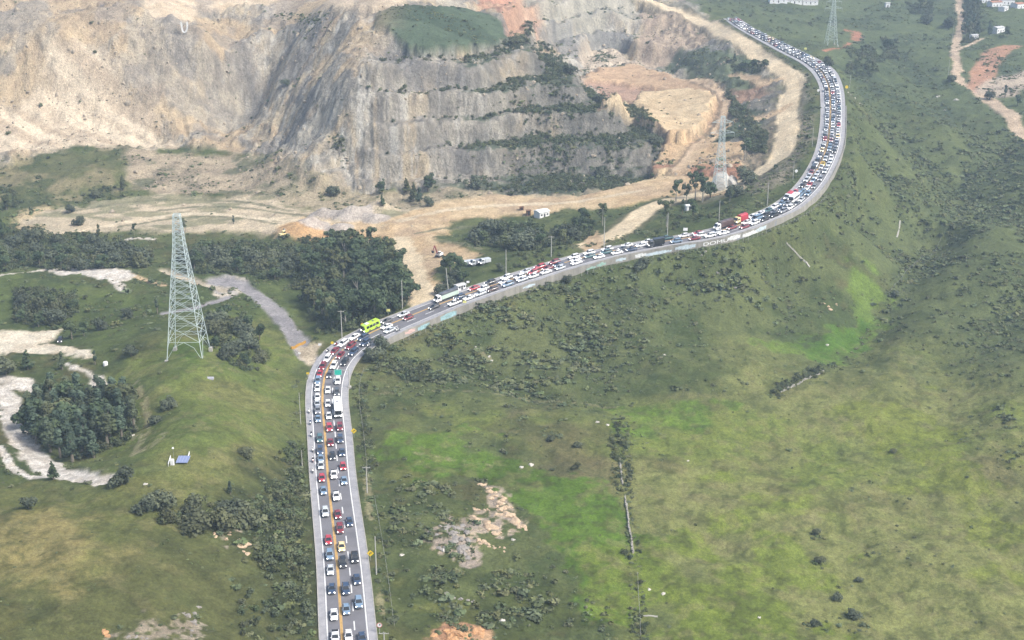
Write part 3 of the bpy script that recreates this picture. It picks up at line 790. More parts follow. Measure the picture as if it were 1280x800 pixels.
def ground_material():
    m, t, b = new_mat('ground')
    L = t.links.new
    at_ = node(t, 'ShaderNodeAttribute', attribute_name='albedo')
    br = node(t, 'ShaderNodeAttribute', attribute_name='bare')
    geo = node(t, 'ShaderNodeNewGeometry')
    mp = node(t, 'ShaderNodeMapping'); mp.inputs['Scale'].default_value = (1, 1, 0.6)
    L(geo.outputs['Position'], mp.inputs['Vector'])
    n1 = node(t, 'ShaderNodeTexNoise'); n1.inputs['Scale'].default_value = 0.9; n1.inputs['Detail'].default_value = 5; n1.inputs['Roughness'].default_value = 0.65
    n2 = node(t, 'ShaderNodeTexNoise'); n2.inputs['Scale'].default_value = 0.16; n2.inputs['Detail'].default_value = 5; n2.inputs['Roughness'].default_value = 0.6
    L(mp.outputs[0], n1.inputs['Vector']); L(mp.outputs[0], n2.inputs['Vector'])
    r1 = node(t, 'ShaderNodeMapRange'); r1.inputs['From Min'].default_value = .3; r1.inputs['From Max'].default_value = .7; r1.inputs['To Min'].default_value = .68; r1.inputs['To Max'].default_value = 1.28
    r2 = node(t, 'ShaderNodeMapRange'); r2.inputs['From Min'].default_value = .3; r2.inputs['From Max'].default_value = .7; r2.inputs['To Min'].default_value = .80; r2.inputs['To Max'].default_value = 1.18
    L(n1.outputs['Fac'], r1.inputs['Value']); L(n2.outputs['Fac'], r2.inputs['Value'])
    n4 = node(t, 'ShaderNodeTexNoise'); n4.inputs['Scale'].default_value = 2.6; n4.inputs['Detail'].default_value = 3; n4.inputs['Roughness'].default_value = 0.7
    L(mp.outputs[0], n4.inputs['Vector'])
    r4 = node(t, 'ShaderNodeMapRange'); r4.inputs['From Min'].default_value = .32; r4.inputs['From Max'].default_value = .68; r4.inputs['To Min'].default_value = .72; r4.inputs['To Max'].default_value = 1.26
    L(n4.outputs['Fac'], r4.inputs['Value'])
    m0 = node(t, 'ShaderNodeMath', operation='MULTIPLY'); L(r1.outputs[0], m0.inputs[0]); L(r4.outputs[0], m0.inputs[1])
    mu = node(t, 'ShaderNodeMath', operation='MULTIPLY'); L(m0.outputs[0], mu.inputs[0]); L(r2.outputs[0], mu.inputs[1])
    mp2 = node(t, 'ShaderNodeMapping'); mp2.inputs['Scale'].default_value = (1, .55, .45); mp2.inputs['Rotation'].default_value = (.2, .25, 0)
    L(geo.outputs['Position'], mp2.inputs['Vector'])
    fr = node(t, 'ShaderNodeTexNoise', noise_type='RIDGED_MULTIFRACTAL'); fr.inputs['Scale'].default_value = 0.30; fr.inputs['Detail'].default_value = 7; fr.inputs['Roughness'].default_value = .62
    L(mp2.outputs[0], fr.inputs['Vector'])
    fm = node(t, 'ShaderNodeMapRange'); fm.inputs['From Min'].default_value = .25; fm.inputs['From Max'].default_value = 1.3; fm.inputs['To Min'].default_value = 1.16; fm.inputs['To Max'].default_value = .55
    L(fr.outputs['Fac'], fm.inputs['Value'])
    fx = node(t, 'ShaderNodeMix'); fx.inputs['A'].default_value = 1.0; L(br.outputs['Fac'], fx.inputs['Factor']); L(fm.outputs[0], fx.inputs['B'])
    mf = node(t, 'ShaderNodeMath', operation='MULTIPLY'); L(mu.outputs[0], mf.inputs[0]); L(fx.outputs['Result'], mf.inputs[1]); mu = mf
    vm = node(t, 'ShaderNodeVectorMath', operation='SCALE'); L(at_.outputs['Color'], vm.inputs[0]); L(mu.outputs[0], vm.inputs['Scale'])
    L(vm.outputs[0], b.inputs['Base Color'])
    b.inputs['Roughness'].default_value = 0.95
    b.inputs['Specular IOR Level'].default_value = 0.1
    bd = node(t, 'ShaderNodeMapRange'); bd.inputs['To Min'].default_value = 0.5; bd.inputs['To Max'].default_value = 1.0
    L(br.outputs['Fac'], bd.inputs['Value'])
    n3 = node(t, 'ShaderNodeTexNoise'); n3.inputs['Scale'].default_value = 0.55; n3.inputs['Detail'].default_value = 6; n3.inputs['Roughness'].default_value = 0.7
    L(mp.outputs[0], n3.inputs['Vector'])
    bp = node(t, 'ShaderNodeBump'); bp.inputs['Distance'].default_value = 1.6
    hm_ = node(t, 'ShaderNodeMath', operation='MULTIPLY'); L(fr.outputs['Fac'], hm_.inputs[0]); L(br.outputs['Fac'], hm_.inputs[1])
    h2 = node(t, 'ShaderNodeMath', operation='MULTIPLY'); h2.inputs[1].default_value = -.55; L(hm_.outputs[0], h2.inputs[0])
    ha = node(t, 'ShaderNodeMath', operation='ADD'); L(n3.outputs['Fac'], ha.inputs[0]); L(h2.outputs[0], ha.inputs[1])
    L(bd.outputs[0], bp.inputs['Strength']); L(ha.outputs[0], bp.inputs['Height']); L(bp.outputs[0], b.inputs['Normal'])
    return m

MAT_GROUND = ground_material()
_i = np.arange((_NR - 1) * (_NC - 1)); _r, _q = _i // (_NC - 1), _i % (_NC - 1)
_a = _r * _NC + _q
_faces = np.stack([_a, _a + 1, _a + _NC + 1, _a + _NC], 1)
_me = mesh_np('ground', np.stack([TX, TY, TH], 1), _faces, [MAT_GROUND], True)
_at = _me.attributes.new('albedo', 'FLOAT_COLOR', 'POINT')
_at.data.foreach_set('color', np.hstack([TC, np.ones((len(TC), 1))]).astype(np.float32).ravel())
_at = _me.attributes.new('bare', 'FLOAT', 'POINT')
_at.data.foreach_set('value', TB.astype(np.float32))
ground = link('ground', _me, kind='structure')

# the finished sheet as a lookup: level, slope, bareness at any point in view (rows and columns of the sheet)
def sheet(x, y):
    x = np.asarray(x, float); y = np.asarray(y, float)
    fi = np.interp(y, _ys, np.arange(_NR)); fj = np.interp(x / (np.maximum(y, 40) + 130), _ss, np.arange(_NC))
    i = np.clip(fi.astype(int), 0, _NR - 2); j = np.clip(fj.astype(int), 0, _NC - 2)
    fi, fj = fi - i, fj - j
    h = (_H2[i, j] * (1 - fj) + _H2[i, j + 1] * fj) * (1 - fi) + (_H2[i + 1, j] * (1 - fj) + _H2[i + 1, j + 1] * fj) * fi
    k = i * _NC + j
    return h, SLOPE[k], TB[k], k

def sh(x, y):
    return float(sheet(np.array([x]), np.array([y]))[0][0])

def cast(u, v):
    """pixels -> points on the finished ground"""
    u = np.atleast_1d(np.asarray(u, float)); v = np.atleast_1d(np.asarray(v, float))
    q = (v - 400) / F0
    dx, dy, dz = (u - 640) / F0, CP - q * SP, -(SP + q * CP)
    t = np.full(len(u), 200.0); hit = np.zeros(len(u), bool); tp = t.copy()
    for _ in range(1800):
        below = CAM_H + dz * t < sheet(dx * t, dy * t)[0]
        hit |= below
        if hit.all() or t.max() > 2200:
            break
        tp = np.where(hit, tp, t); t = np.where(hit, t, t + 1.0)
    lo, hi = tp, t.copy()
    for _ in range(10):
        m = (lo + hi) / 2
        b = CAM_H + dz * m < sheet(dx * m, dy * m)[0]
        hi = np.where(b, m, hi); lo = np.where(b, lo, m)
    return np.stack([dx * hi, dy * hi, sheet(dx * hi, dy * hi)[0]], 1)

# ------------------------------------------------------------------ the road
def simple_mat(name, col, rough=0.8, metal=0.0, spec=0.3, nscale=None, namp=0.25, emit=0):
    m, t, b = new_mat(name)
    b.inputs['Base Color'].default_value = (*col, 1)
    b.inputs['Roughness'].default_value = rough
    b.inputs['Metallic'].default_value = metal
    b.inputs['Specular IOR Level'].default_value = spec
    if nscale:
        geo = node(t, 'ShaderNodeNewGeometry')
        n = node(t, 'ShaderNodeTexNoise'); n.inputs['Scale'].default_value = nscale; n.inputs['Detail'].default_value = 5; n.inputs['Roughness'].default_value = 0.65
        t.links.new(geo.outputs['Position'], n.inputs['Vector'])
        r = node(t, 'ShaderNodeMapRange'); r.inputs['From Min'].default_value = .3; r.inputs['From Max'].default_value = .7; r.inputs['To Min'].default_value = 1 - namp; r.inputs['To Max'].default_value = 1 + namp
        t.links.new(n.outputs['Fac'], r.inputs['Value'])
        vm = node(t, 'ShaderNodeVectorMath', operation='SCALE'); vm.inputs[0].default_value = col
        t.links.new(r.outputs[0], vm.inputs['Scale']); t.links.new(vm.outputs[0], b.inputs['Base Color'])
    if emit:
        b.inputs['Emission Color'].default_value = (1, 0.96, 0.9, 1)
        b.inputs['Emission Strength'].default_value = emit
    return m

M_ASPH = simple_mat('asphalt', A(138, 137, 141), 0.85, nscale=0.12, namp=0.2)
M_SHLD = simple_mat('shoulder', A(186, 185, 187), 0.9, nscale=0.35, namp=0.2)
M_WHITE = simple_mat('road_white', (0.62, 0.62, 0.60), 0.6, nscale=1.5, namp=0.2)
M_YEL = simple_mat('road_yellow', tuple(A(232, 190, 120)), 0.6, nscale=1.2, namp=0.2)
M_CONC = simple_mat('concrete', tuple(A(206, 202, 192)), 0.9, nscale=0.5, namp=0.22)

F_L, F_Y, F_D, F_R = 0.135, 0.39, 0.625, 0.85
def strip(name, f0, f1, mat, dz, s0=0, s1=None, gaps=None, **props):
    """a ribbon lying on the road between two fractions of its width; gaps = (dash, period)"""
    vs, fs = [], []
    s1 = RS[-1] if s1 is None else s1
    def pt(s, f):
        p, _ = road_at(s, f); return (p[0], p[1], p[2] + dz)
    runs = [(s0, s1)] if gaps is None else [(s, min(s + gaps[0], s1)) for s in np.arange(s0, s1, gaps[1])]
    for a, b in runs:
        ss = np.linspace(a, b, max(2, int((b - a) / 2.0) + 1))
        base = len(vs)
        for s in ss:
            f0v = f0(s) if callable(f0) else f0
            f1v = f1(s) if callable(f1) else f1
            vs.append(pt(s, f0v)); vs.append(pt(s, f1v))
        for k in range(len(ss) - 1):
            j = base + 2 * k
            fs.append((j, j + 1, j + 3, j + 2))
    return link(name, mesh_np(name, np.array(vs), np.array(fs), [mat], True), kind='structure', **props)

def hw_at(s):
    return float(np.interp(s, RS, RHW))
strip('road', F_L - 0.02, F_R + 0.02, M_ASPH, 0.0)
strip('road_shoulder_hillside', -0.005, F_L - 0.02, M_SHLD, 0.012)
strip('road_shoulder_valley_side', F_R + 0.02, 1.01, M_SHLD, 0.012)
def band(f, w):
    return (lambda s: f - w / (4 * hw_at(s)), lambda s: f + w / (4 * hw_at(s)))
a_, b_ = band(F_L, 0.36); strip('road_edge_line', a_, b_, M_WHITE, 0.02)
a_, b_ = band(F_R, 0.36); strip('road_edge_line', a_, b_, M_WHITE, 0.02)
a_, b_ = band(F_Y - 0.010, 0.40); strip('road_centre_line', a_, b_, M_YEL, 0.02)
a_, b_ = band(F_Y + 0.014, 0.40); strip('road_centre_line', a_, b_, M_YEL, 0.02)
a_, b_ = band(F_D, 0.34); strip('road_lane_line', a_, b_, M_WHITE, 0.02, 0, None, (4.5, 9.5))
# raised kerbs along both shoulders
def ribbon(name, prof, mat, s0, s1, side, step=2.0, wig=None, **props):
    """sweeps a closed profile (offset outwards, height) along a road edge"""
    ss = np.arange(s0, s1, step); n = len(prof)
    vs, fs = [], []
    for j, s in enumerate(ss):
        f = 0.0 if side < 0 else 1.0
        p, t = road_at(s, f)
        k = int(np.clip(s / 2, 0, NS - 1)); nn = RN[k] * side
        for (o, z) in prof:
            zz = z + (wig(s, z) if wig else 0)
            vs.append((p[0] + nn[0] * o, p[1] + nn[1] * o, p[2] + zz))
    for j in range(len(ss) - 1):
        for q in range(n):
            r = (q + 1) % n
            fs.append((j * n + q, j * n + r, (j + 1) * n + r, (j + 1) * n + q) if side > 0 else (j * n + q, (j + 1) * n + q, (j + 1) * n + r, j * n + r))
    return link(name, mesh_np(name, np.array(vs), np.array(fs), [mat]), **props)
kerb_prof = [(0.08, -0.2), (0.08, 0.13), (0.30, 0.13), (0.30, -0.2)]
ribbon('road_kerb', kerb_prof, M_CONC, 0, 232, -1, kind='structure')
ribbon('road_kerb', kerb_prof, M_CONC, 250, RS[-1], -1, kind='structure')
ribbon('road_kerb', kerb_prof, M_CONC, 0, 252, 1, kind='structure')

# ------------------------------------------------------------------ plants
def foliage_mat(name, c1, c2, tint=False):
    m, t, b = new_mat(name)
    L = t.links.new
    geo = node(t, 'ShaderNodeNewGeometry'); oi = node(t, 'ShaderNodeObjectInfo')
    n = node(t, 'ShaderNodeTexNoise'); n.inputs['Scale'].default_value = 0.45; n.inputs['Detail'].default_value = 4
    L(geo.outputs['Position'], n.inputs['Vector'])
    r = node(t, 'ShaderNodeMapRange'); r.inputs['From Min'].default_value = .32; r.inputs['From Max'].default_value = .68
    L(n.outputs['Fac'], r.inputs['Value'])
    mx = node(t, 'ShaderNodeMix', data_type='RGBA')
    mx.inputs['A'].default_value = (*c1, 1); mx.inputs['B'].default_value = (*c2, 1)
    L(r.outputs[0], mx.inputs['Factor'])
    src = mx.outputs['Result']
    if tint:
        a = node(t, 'ShaderNodeAttribute', attribute_name='tint')
        vm = node(t, 'ShaderNodeVectorMath', operation='MULTIPLY'); L(src, vm.inputs[0]); L(a.outputs['Color'], vm.inputs[1])
        src = vm.outputs[0]
    else:
        rr = node(t, 'ShaderNodeMapRange'); rr.inputs['To Min'].default_value = .75; rr.inputs['To Max'].default_value = 1.3
        L(oi.outputs['Random'], rr.inputs['Value'])
        wn = node(t, 'ShaderNodeTexWhiteNoise', noise_dimensions='1D'); L(oi.outputs['Random'], wn.inputs['W'])
        ro = node(t, 'ShaderNodeMapRange'); ro.inputs['From Min'].default_value = .55; ro.inputs['To Max'].default_value = .75; L(wn.outputs['Value'], ro.inputs['Value'])
        m2 = node(t, 'ShaderNodeMix', data_type='RGBA'); m2.inputs['B'].default_value = (0.105, 0.108, 0.048, 1); L(ro.outputs[0], m2.inputs['Factor']); L(src, m2.inputs['A']); src = m2.outputs['Result']
        vm = node(t, 'ShaderNodeVectorMath', operation='SCALE'); L(src, vm.inputs[0]); L(rr.outputs[0], vm.inputs['Scale'])
        src = vm.outputs[0]
    L(src, b.inputs['Base Color'])
    b.inputs['Roughness'].default_value = 0.8; b.inputs['Specular IOR Level'].default_value = 0.15
    return m

M_LEAF_DARK = foliage_mat('leaf_dark', (0.036, 0.056, 0.030), (0.080, 0.110, 0.052))
M_LEAF_MID = foliage_mat('leaf_mid', (0.042, 0.064, 0.028), (0.085, 0.115, 0.05))
M_LEAF_BLUE = foliage_mat('leaf_blue', (0.040, 0.062, 0.044), (0.084, 0.116, 0.074))
M_LEAF_GREY = foliage_mat('leaf_grey', (0.052, 0.064, 0.044), (0.098, 0.114, 0.072))
M_SHRUB = foliage_mat('shrub', (0.070, 0.088, 0.042), (0.130, 0.152, 0.070), True)
M_THICKET = foliage_mat('thicket', (0.048, 0.062, 0.031), (0.100, 0.118, 0.056), True)
M_BARK = simple_mat('bark', (0.16, 0.14, 0.11), 0.9, nscale=2.0, namp=0.3)
M_BARK_PALE = simple_mat('bark_pale', (0.30, 0.28, 0.24), 0.9, nscale=2.0, namp=0.3)

def leaf_quads(centres, normals, size, r):
    n = len(centres)
    a = r.normal(size=(n, 3))
    u = np.cross(normals, a); u /= np.linalg.norm(u, axis=1)[:, None] + 1e-9
    w = np.cross(normals, u); w /= np.linalg.norm(w, axis=1)[:, None] + 1e-9
    s = size * r.uniform(0.6, 1.35, n)[:, None]
    k = r.uniform(0.55, 1.0, n)[:, None]
    v = np.stack([centres - u * s - w * s * k * .4, centres + w * s * k * -1.0 + u * s * .3, centres + u * s + w * s * k * .3, centres + w * s * k - u * s * .25], 1)
    return v.reshape(-1, 3), np.arange(4 * n).reshape(n, 4)

def lobes_cloud(lobes, n, size, seed, shell=0.72):
    r = np.random.default_rng(seed)
    vol = np.array([l[3] * l[4] * l[5] for l in lobes]) ** 0.72
    cs, ns = [], []
    for (cx, cy, cz, rx, ry, rz), k in zip(lobes, np.maximum(1, (vol / vol.sum() * n)).astype(int)):
        d = r.normal(size=(k, 3)); d /= np.linalg.norm(d, axis=1)[:, None]
        d[:, 2] = np.where(r.random(k) < 0.35, np.abs(d[:, 2]), d[:, 2])
        rad = np.where(r.random(k) < 0.75, r.uniform(shell, 1.08, k), r.uniform(0.2, shell, k))
        p = d * rad[:, None]
        cs.append(p * (rx, ry, rz) + (cx, cy, cz))
        ns.append(d + r.normal(size=(k, 3)) * 0.55 + (0, 0, 0.35))
    c, nn = np.vstack(cs), np.vstack(ns)
    nn /= np.linalg.norm(nn, axis=1)[:, None]
    return leaf_quads(c, nn, size, r)

def crown_mesh(kind, seed, h):
    r = random.Random(seed)
    L = []
    if kind == 'broad':
        for _ in range(11):
            a, q = r.uniform(0, 6.28), r.uniform(0, 0.30)
            z = r.uniform(0.36, 0.86); s = r.uniform(0.11, 0.19)
            L.append((math.cos(a) * q * h, math.sin(a) * q * h, z * h, s * h, s * h, s * h * 0.8))
        n, sz, mat = 1000, 0.050 * h, M_LEAF_DARK
    elif kind == 'slim':
        for _ in range(10):
            z = r.uniform(0.25, 0.93); q = r.uniform(0, 0.13) * (1.15 - z); a = r.uniform(0, 6.28)
            s = r.uniform(0.07, 0.12) * (1.3 - 0.6 * z)
            L.append((math.cos(a) * q * h, math.sin(a) * q * h, z * h, s * h, s * h, s * h * 1.3))
        n, sz, mat = 900, 0.034 * h, M_LEAF_BLUE
    elif kind == 'pine':
        for k in range(9):
            z = 0.18 + 0.78 * k / 9; w = 0.24 * (1.04 - z)
            for _ in range(3):
                a = r.uniform(0, 6.28)
                L.append((math.cos(a) * w * .6 * h, math.sin(a) * w * .6 * h, z * h, w * .7 * h, w * .7 * h, .06 * h))
        n, sz, mat = 1000, 0.036 * h, M_LEAF_DARK
    elif kind == 'eucalypt':
        for _ in range(12):
            z = r.uniform(0.42, 0.94); q = r.uniform(0.02, 0.26); a = r.uniform(0, 6.28); s = r.uniform(0.06, 0.115)
            L.append((math.cos(a) * q * h, math.sin(a) * q * h, z * h, s * h, s * h, s * h * 0.95))
        n, sz, mat = 900, 0.032 * h, M_LEAF_DARK
    elif kind == 'poplar':
        for k in range(9):
            z = 0.14 + 0.8 * k / 9; w = 0.13 * math.sin(min(1, z * 1.25) * math.pi) ** .5 + .02
            L.append((r.uniform(-.02, .02) * h, r.uniform(-.02, .02) * h, z * h, w * h, w * h, .09 * h))
        n, sz, mat = 900, 0.032 * h, M_LEAF_BLUE
    else:                                                   # round bush
        for _ in range(9):
            a, q = r.uniform(0, 6.28), r.uniform(0.05, 0.42); z = r.uniform(0.22, 0.66); s = r.uniform(0.22, 0.36)
            L.append((math.cos(a) * q * h, math.sin(a) * q * h, z * h, s * h, s * h, s * h * .9))
        n, sz, mat = 800, 0.062 * h, M_LEAF_GREY
    v, f = lobes_cloud(L, n, sz, seed)
    return mesh_np('crown', v, f, [mat]), L

def cone_path(vs, fs, pts, rads, k=6):
    base = len(vs)
    pts = [Vector(p) for p in pts]
    for i, p in enumerate(pts):
        d = (pts[min(i + 1, len(pts) - 1)] - pts[max(i - 1, 0)]).normalized()
        a = d.orthogonal().normalized(); b = d.cross(a)
        if i:                                               # keep the ring from twisting
            a = (prev - d * prev.dot(d)).normalized(); b = d.cross(a)
        prev = a
        for j in range(k):
            t = 2 * math.pi * j / k
            vs.append(tuple(p + (a * math.cos(t) + b * math.sin(t)) * rads[i]))
    for i in range(len(pts) - 1):
        for j in range(k):
            q = (j + 1) % k
            fs.append((base + i * k + j, base + i * k + q, base + (i + 1) * k + q, base + (i + 1) * k + j))

def trunk_mesh(kind, seed, h, lobes):
    r = random.Random(seed)
    vs, fs = [], []
    top = {'round': 0.45}.get(kind, 0.85)
    lean = (r.uniform(-.03, .03) * h, r.uniform(-.03, .03) * h)
    R = (0.03 if kind != 'eucalypt' else 0.02) * h
    pts = [(0, 0, -0.08 * h), (lean[0] * .3, lean[1] * .3, .3 * h), (lean[0] * .7, lean[1] * .7, .6 * h), (lean[0], lean[1], top * h)] if kind != 'round' else [(0, 0, -0.1 * h), (0, 0, .2 * h), (lean[0], lean[1], .45 * h)]
    rr = [R * 1.25, R, R * .65, R * .2][:len(pts)] if kind != 'round' else [R * 1.2, R, R * .4]
    cone_path(vs, fs, pts, rr)
    for l in r.sample(lobes, min(6, len(lobes))):
        z0 = max(0.12 * h, min(l[2] - .18 * h, .6 * h))
        mid = (l[0] * .5, l[1] * .5, (z0 + l[2]) / 2 + .02 * h)
        cone_path(vs, fs, [(0, 0, z0), mid, l[:3]], [R * .5, R * .35, R * .12], 5)
    return mesh_np('trunk', np.array(vs), np.array(fs), [M_BARK_PALE if kind == 'eucalypt' else M_BARK])

PROTO = {}
for kind, n, h in (('broad', 4, 12.0), ('slim', 3, 13.0), ('pine', 2, 12.0), ('eucalypt', 3, 14.0), ('poplar', 2, 14.0), ('round', 4, 6.0)):
    PROTO[kind] = []
    for k in range(n):
        cm, L = crown_mesh(kind, 100 + k * 7 + len(kind), h)
        PROTO[kind].append((cm, trunk_mesh(kind, 300 + k, h, L), h))
TREE_NAME = {'broad': 'broadleaf_tree', 'slim': 'slender_tree', 'pine': 'conifer_tree', 'eucalypt': 'eucalyptus_tree', 'poplar': 'poplar_tree', 'round': 'bushy_tree'}
N_TREES = 0
def tree(kind, x, y, h, label, group=None, z=None, wide=1.0):
    global N_TREES
    N_TREES += 1
    cm, tm, h0 = PROTO[kind][rnd.randrange(len(PROTO[kind]))]
    s = h / h0
    e = link(TREE_NAME[kind], None, None, (x, y, sh(x, y) if z is None else z), label=label, category='tree', group=group)
    e.rotation_euler = (0, 0, rnd.uniform(0, 6.28))
    w = s * wide * rnd.uniform(0.9, 1.1)
    e.scale = (w, w, s)
    link('trunk', tm, e)
    link('crown', cm, e)
    return e

def scatter(Ppx, spacing, seed, n_max=400):
    P = poly_world(Ppx)
    r = random.Random(seed)
    lo, hi = P.min(0), P.max(0)
    out = []
    for _ in range(6000):
        x, y = r.uniform(lo[0], hi[0]), r.uniform(lo[1], hi[1])
        if sd_poly(np.array([x]), np.array([y]), P, 1)[0] > 0:
            continue
        if any((x - a) ** 2 + (y - b) ** 2 < spacing ** 2 for a, b in out):
            continue
        d, hw, _, _ = road_query(np.array([x]), np.array([y]))
        if abs(d[0]) < hw[0] + 3.0:
            continue
        out.append((x, y))
        if len(out) >= n_max:
            break
    return out

WOODS = [
 ('30,522 60,496 110,504 158,508 172,532 140,562 86,576 48,560', 4.6, 84, ('slim', 'slim', 'slim', 'broad'), (10.5, 13), 'blue green tree in the dense wood ringed by the white chalk track', 'dense wood inside the white track'),
 ('380,338 402,322 440,318 478,320 500,350 506,378 482,398 442,418 412,414 394,390 384,366', 7.5, 56, ('broad', 'broad', 'eucalypt'), (10, 14), 'dark tree in the wood between the grey paved track and the quarry entrance', 'wood beside the quarry entrance'),
 ('0,302 60,302 150,310 190,326 180,340 100,338 40,338 0,344', 9, 26, ('broad', 'round'), (6, 9), 'dark tree in the wooded belt below the pale quarry floor', 'wooded belt below the quarry floor'),
 ('228,322 300,317 360,320 374,336 350,352 300,348 240,346', 9, 16, ('broad', 'round'), (7, 9.5), 'dark tree in the belt behind the lattice pylon', 'tree belt behind the pylon'),
 ('590,296 622,284 660,288 690,294 735,276 742,288 722,302 690,314 640,314 604,308', 7.5, 26, ('broad', 'round', 'broad'), (6, 9), 'dark tree in the thicket below the small white building', 'thicket below the white building'),
 ('262,404 300,400 324,422 332,456 302,464 272,444', 7.0, 16, ('round', 'broad'), (5, 8), 'dusky round tree in the clump beside the pylon legs', 'clump beside the pylon'),
 ('18,376 60,378 96,384 76,410 30,408', 7.5, 14, ('broad', 'round'), (5, 8), 'dark tree in the clump above the pale sandy lot', 'clump above the sandy lot'),
 ('172,644 200,638 245,646 300,652 322,664 284,668 200,656', 5.5, 10, ('round',), (5, 8), 'dark bushy tree in the row below the solar panel', 'row of bushes below the solar panel'),
 ('1206,52 1222,46 1222,2 1211,2', 7.0, 12, ('poplar', 'slim'), (12, 16), 'tall dark tree in the row along the far dirt road', 'row along the far dirt road'),
 ('916,84 950,80 958,88 930,93', 7.0, 9, ('slim', 'broad'), (6, 9), 'dark tree in the row under the winding haul road', 'row under the haul road'),
 ('545,372 566,352 590,352 598,368 570,376', 5.5, 6, ('broad', 'round'), (5, 8), 'dark tree in the clump behind the green covered lorry', 'clump behind the green lorry'),
]
for i, (P, sp, nmx, kinds, (h0, h1), lab, grp) in enumerate(WOODS):
    for (x, y) in scatter(P, sp, 50 + i, nmx):
        tree(rnd.choice(kinds), x, y, rnd.uniform(h0, h1), lab, grp, wide=1.25 if i == 0 else 1.12)

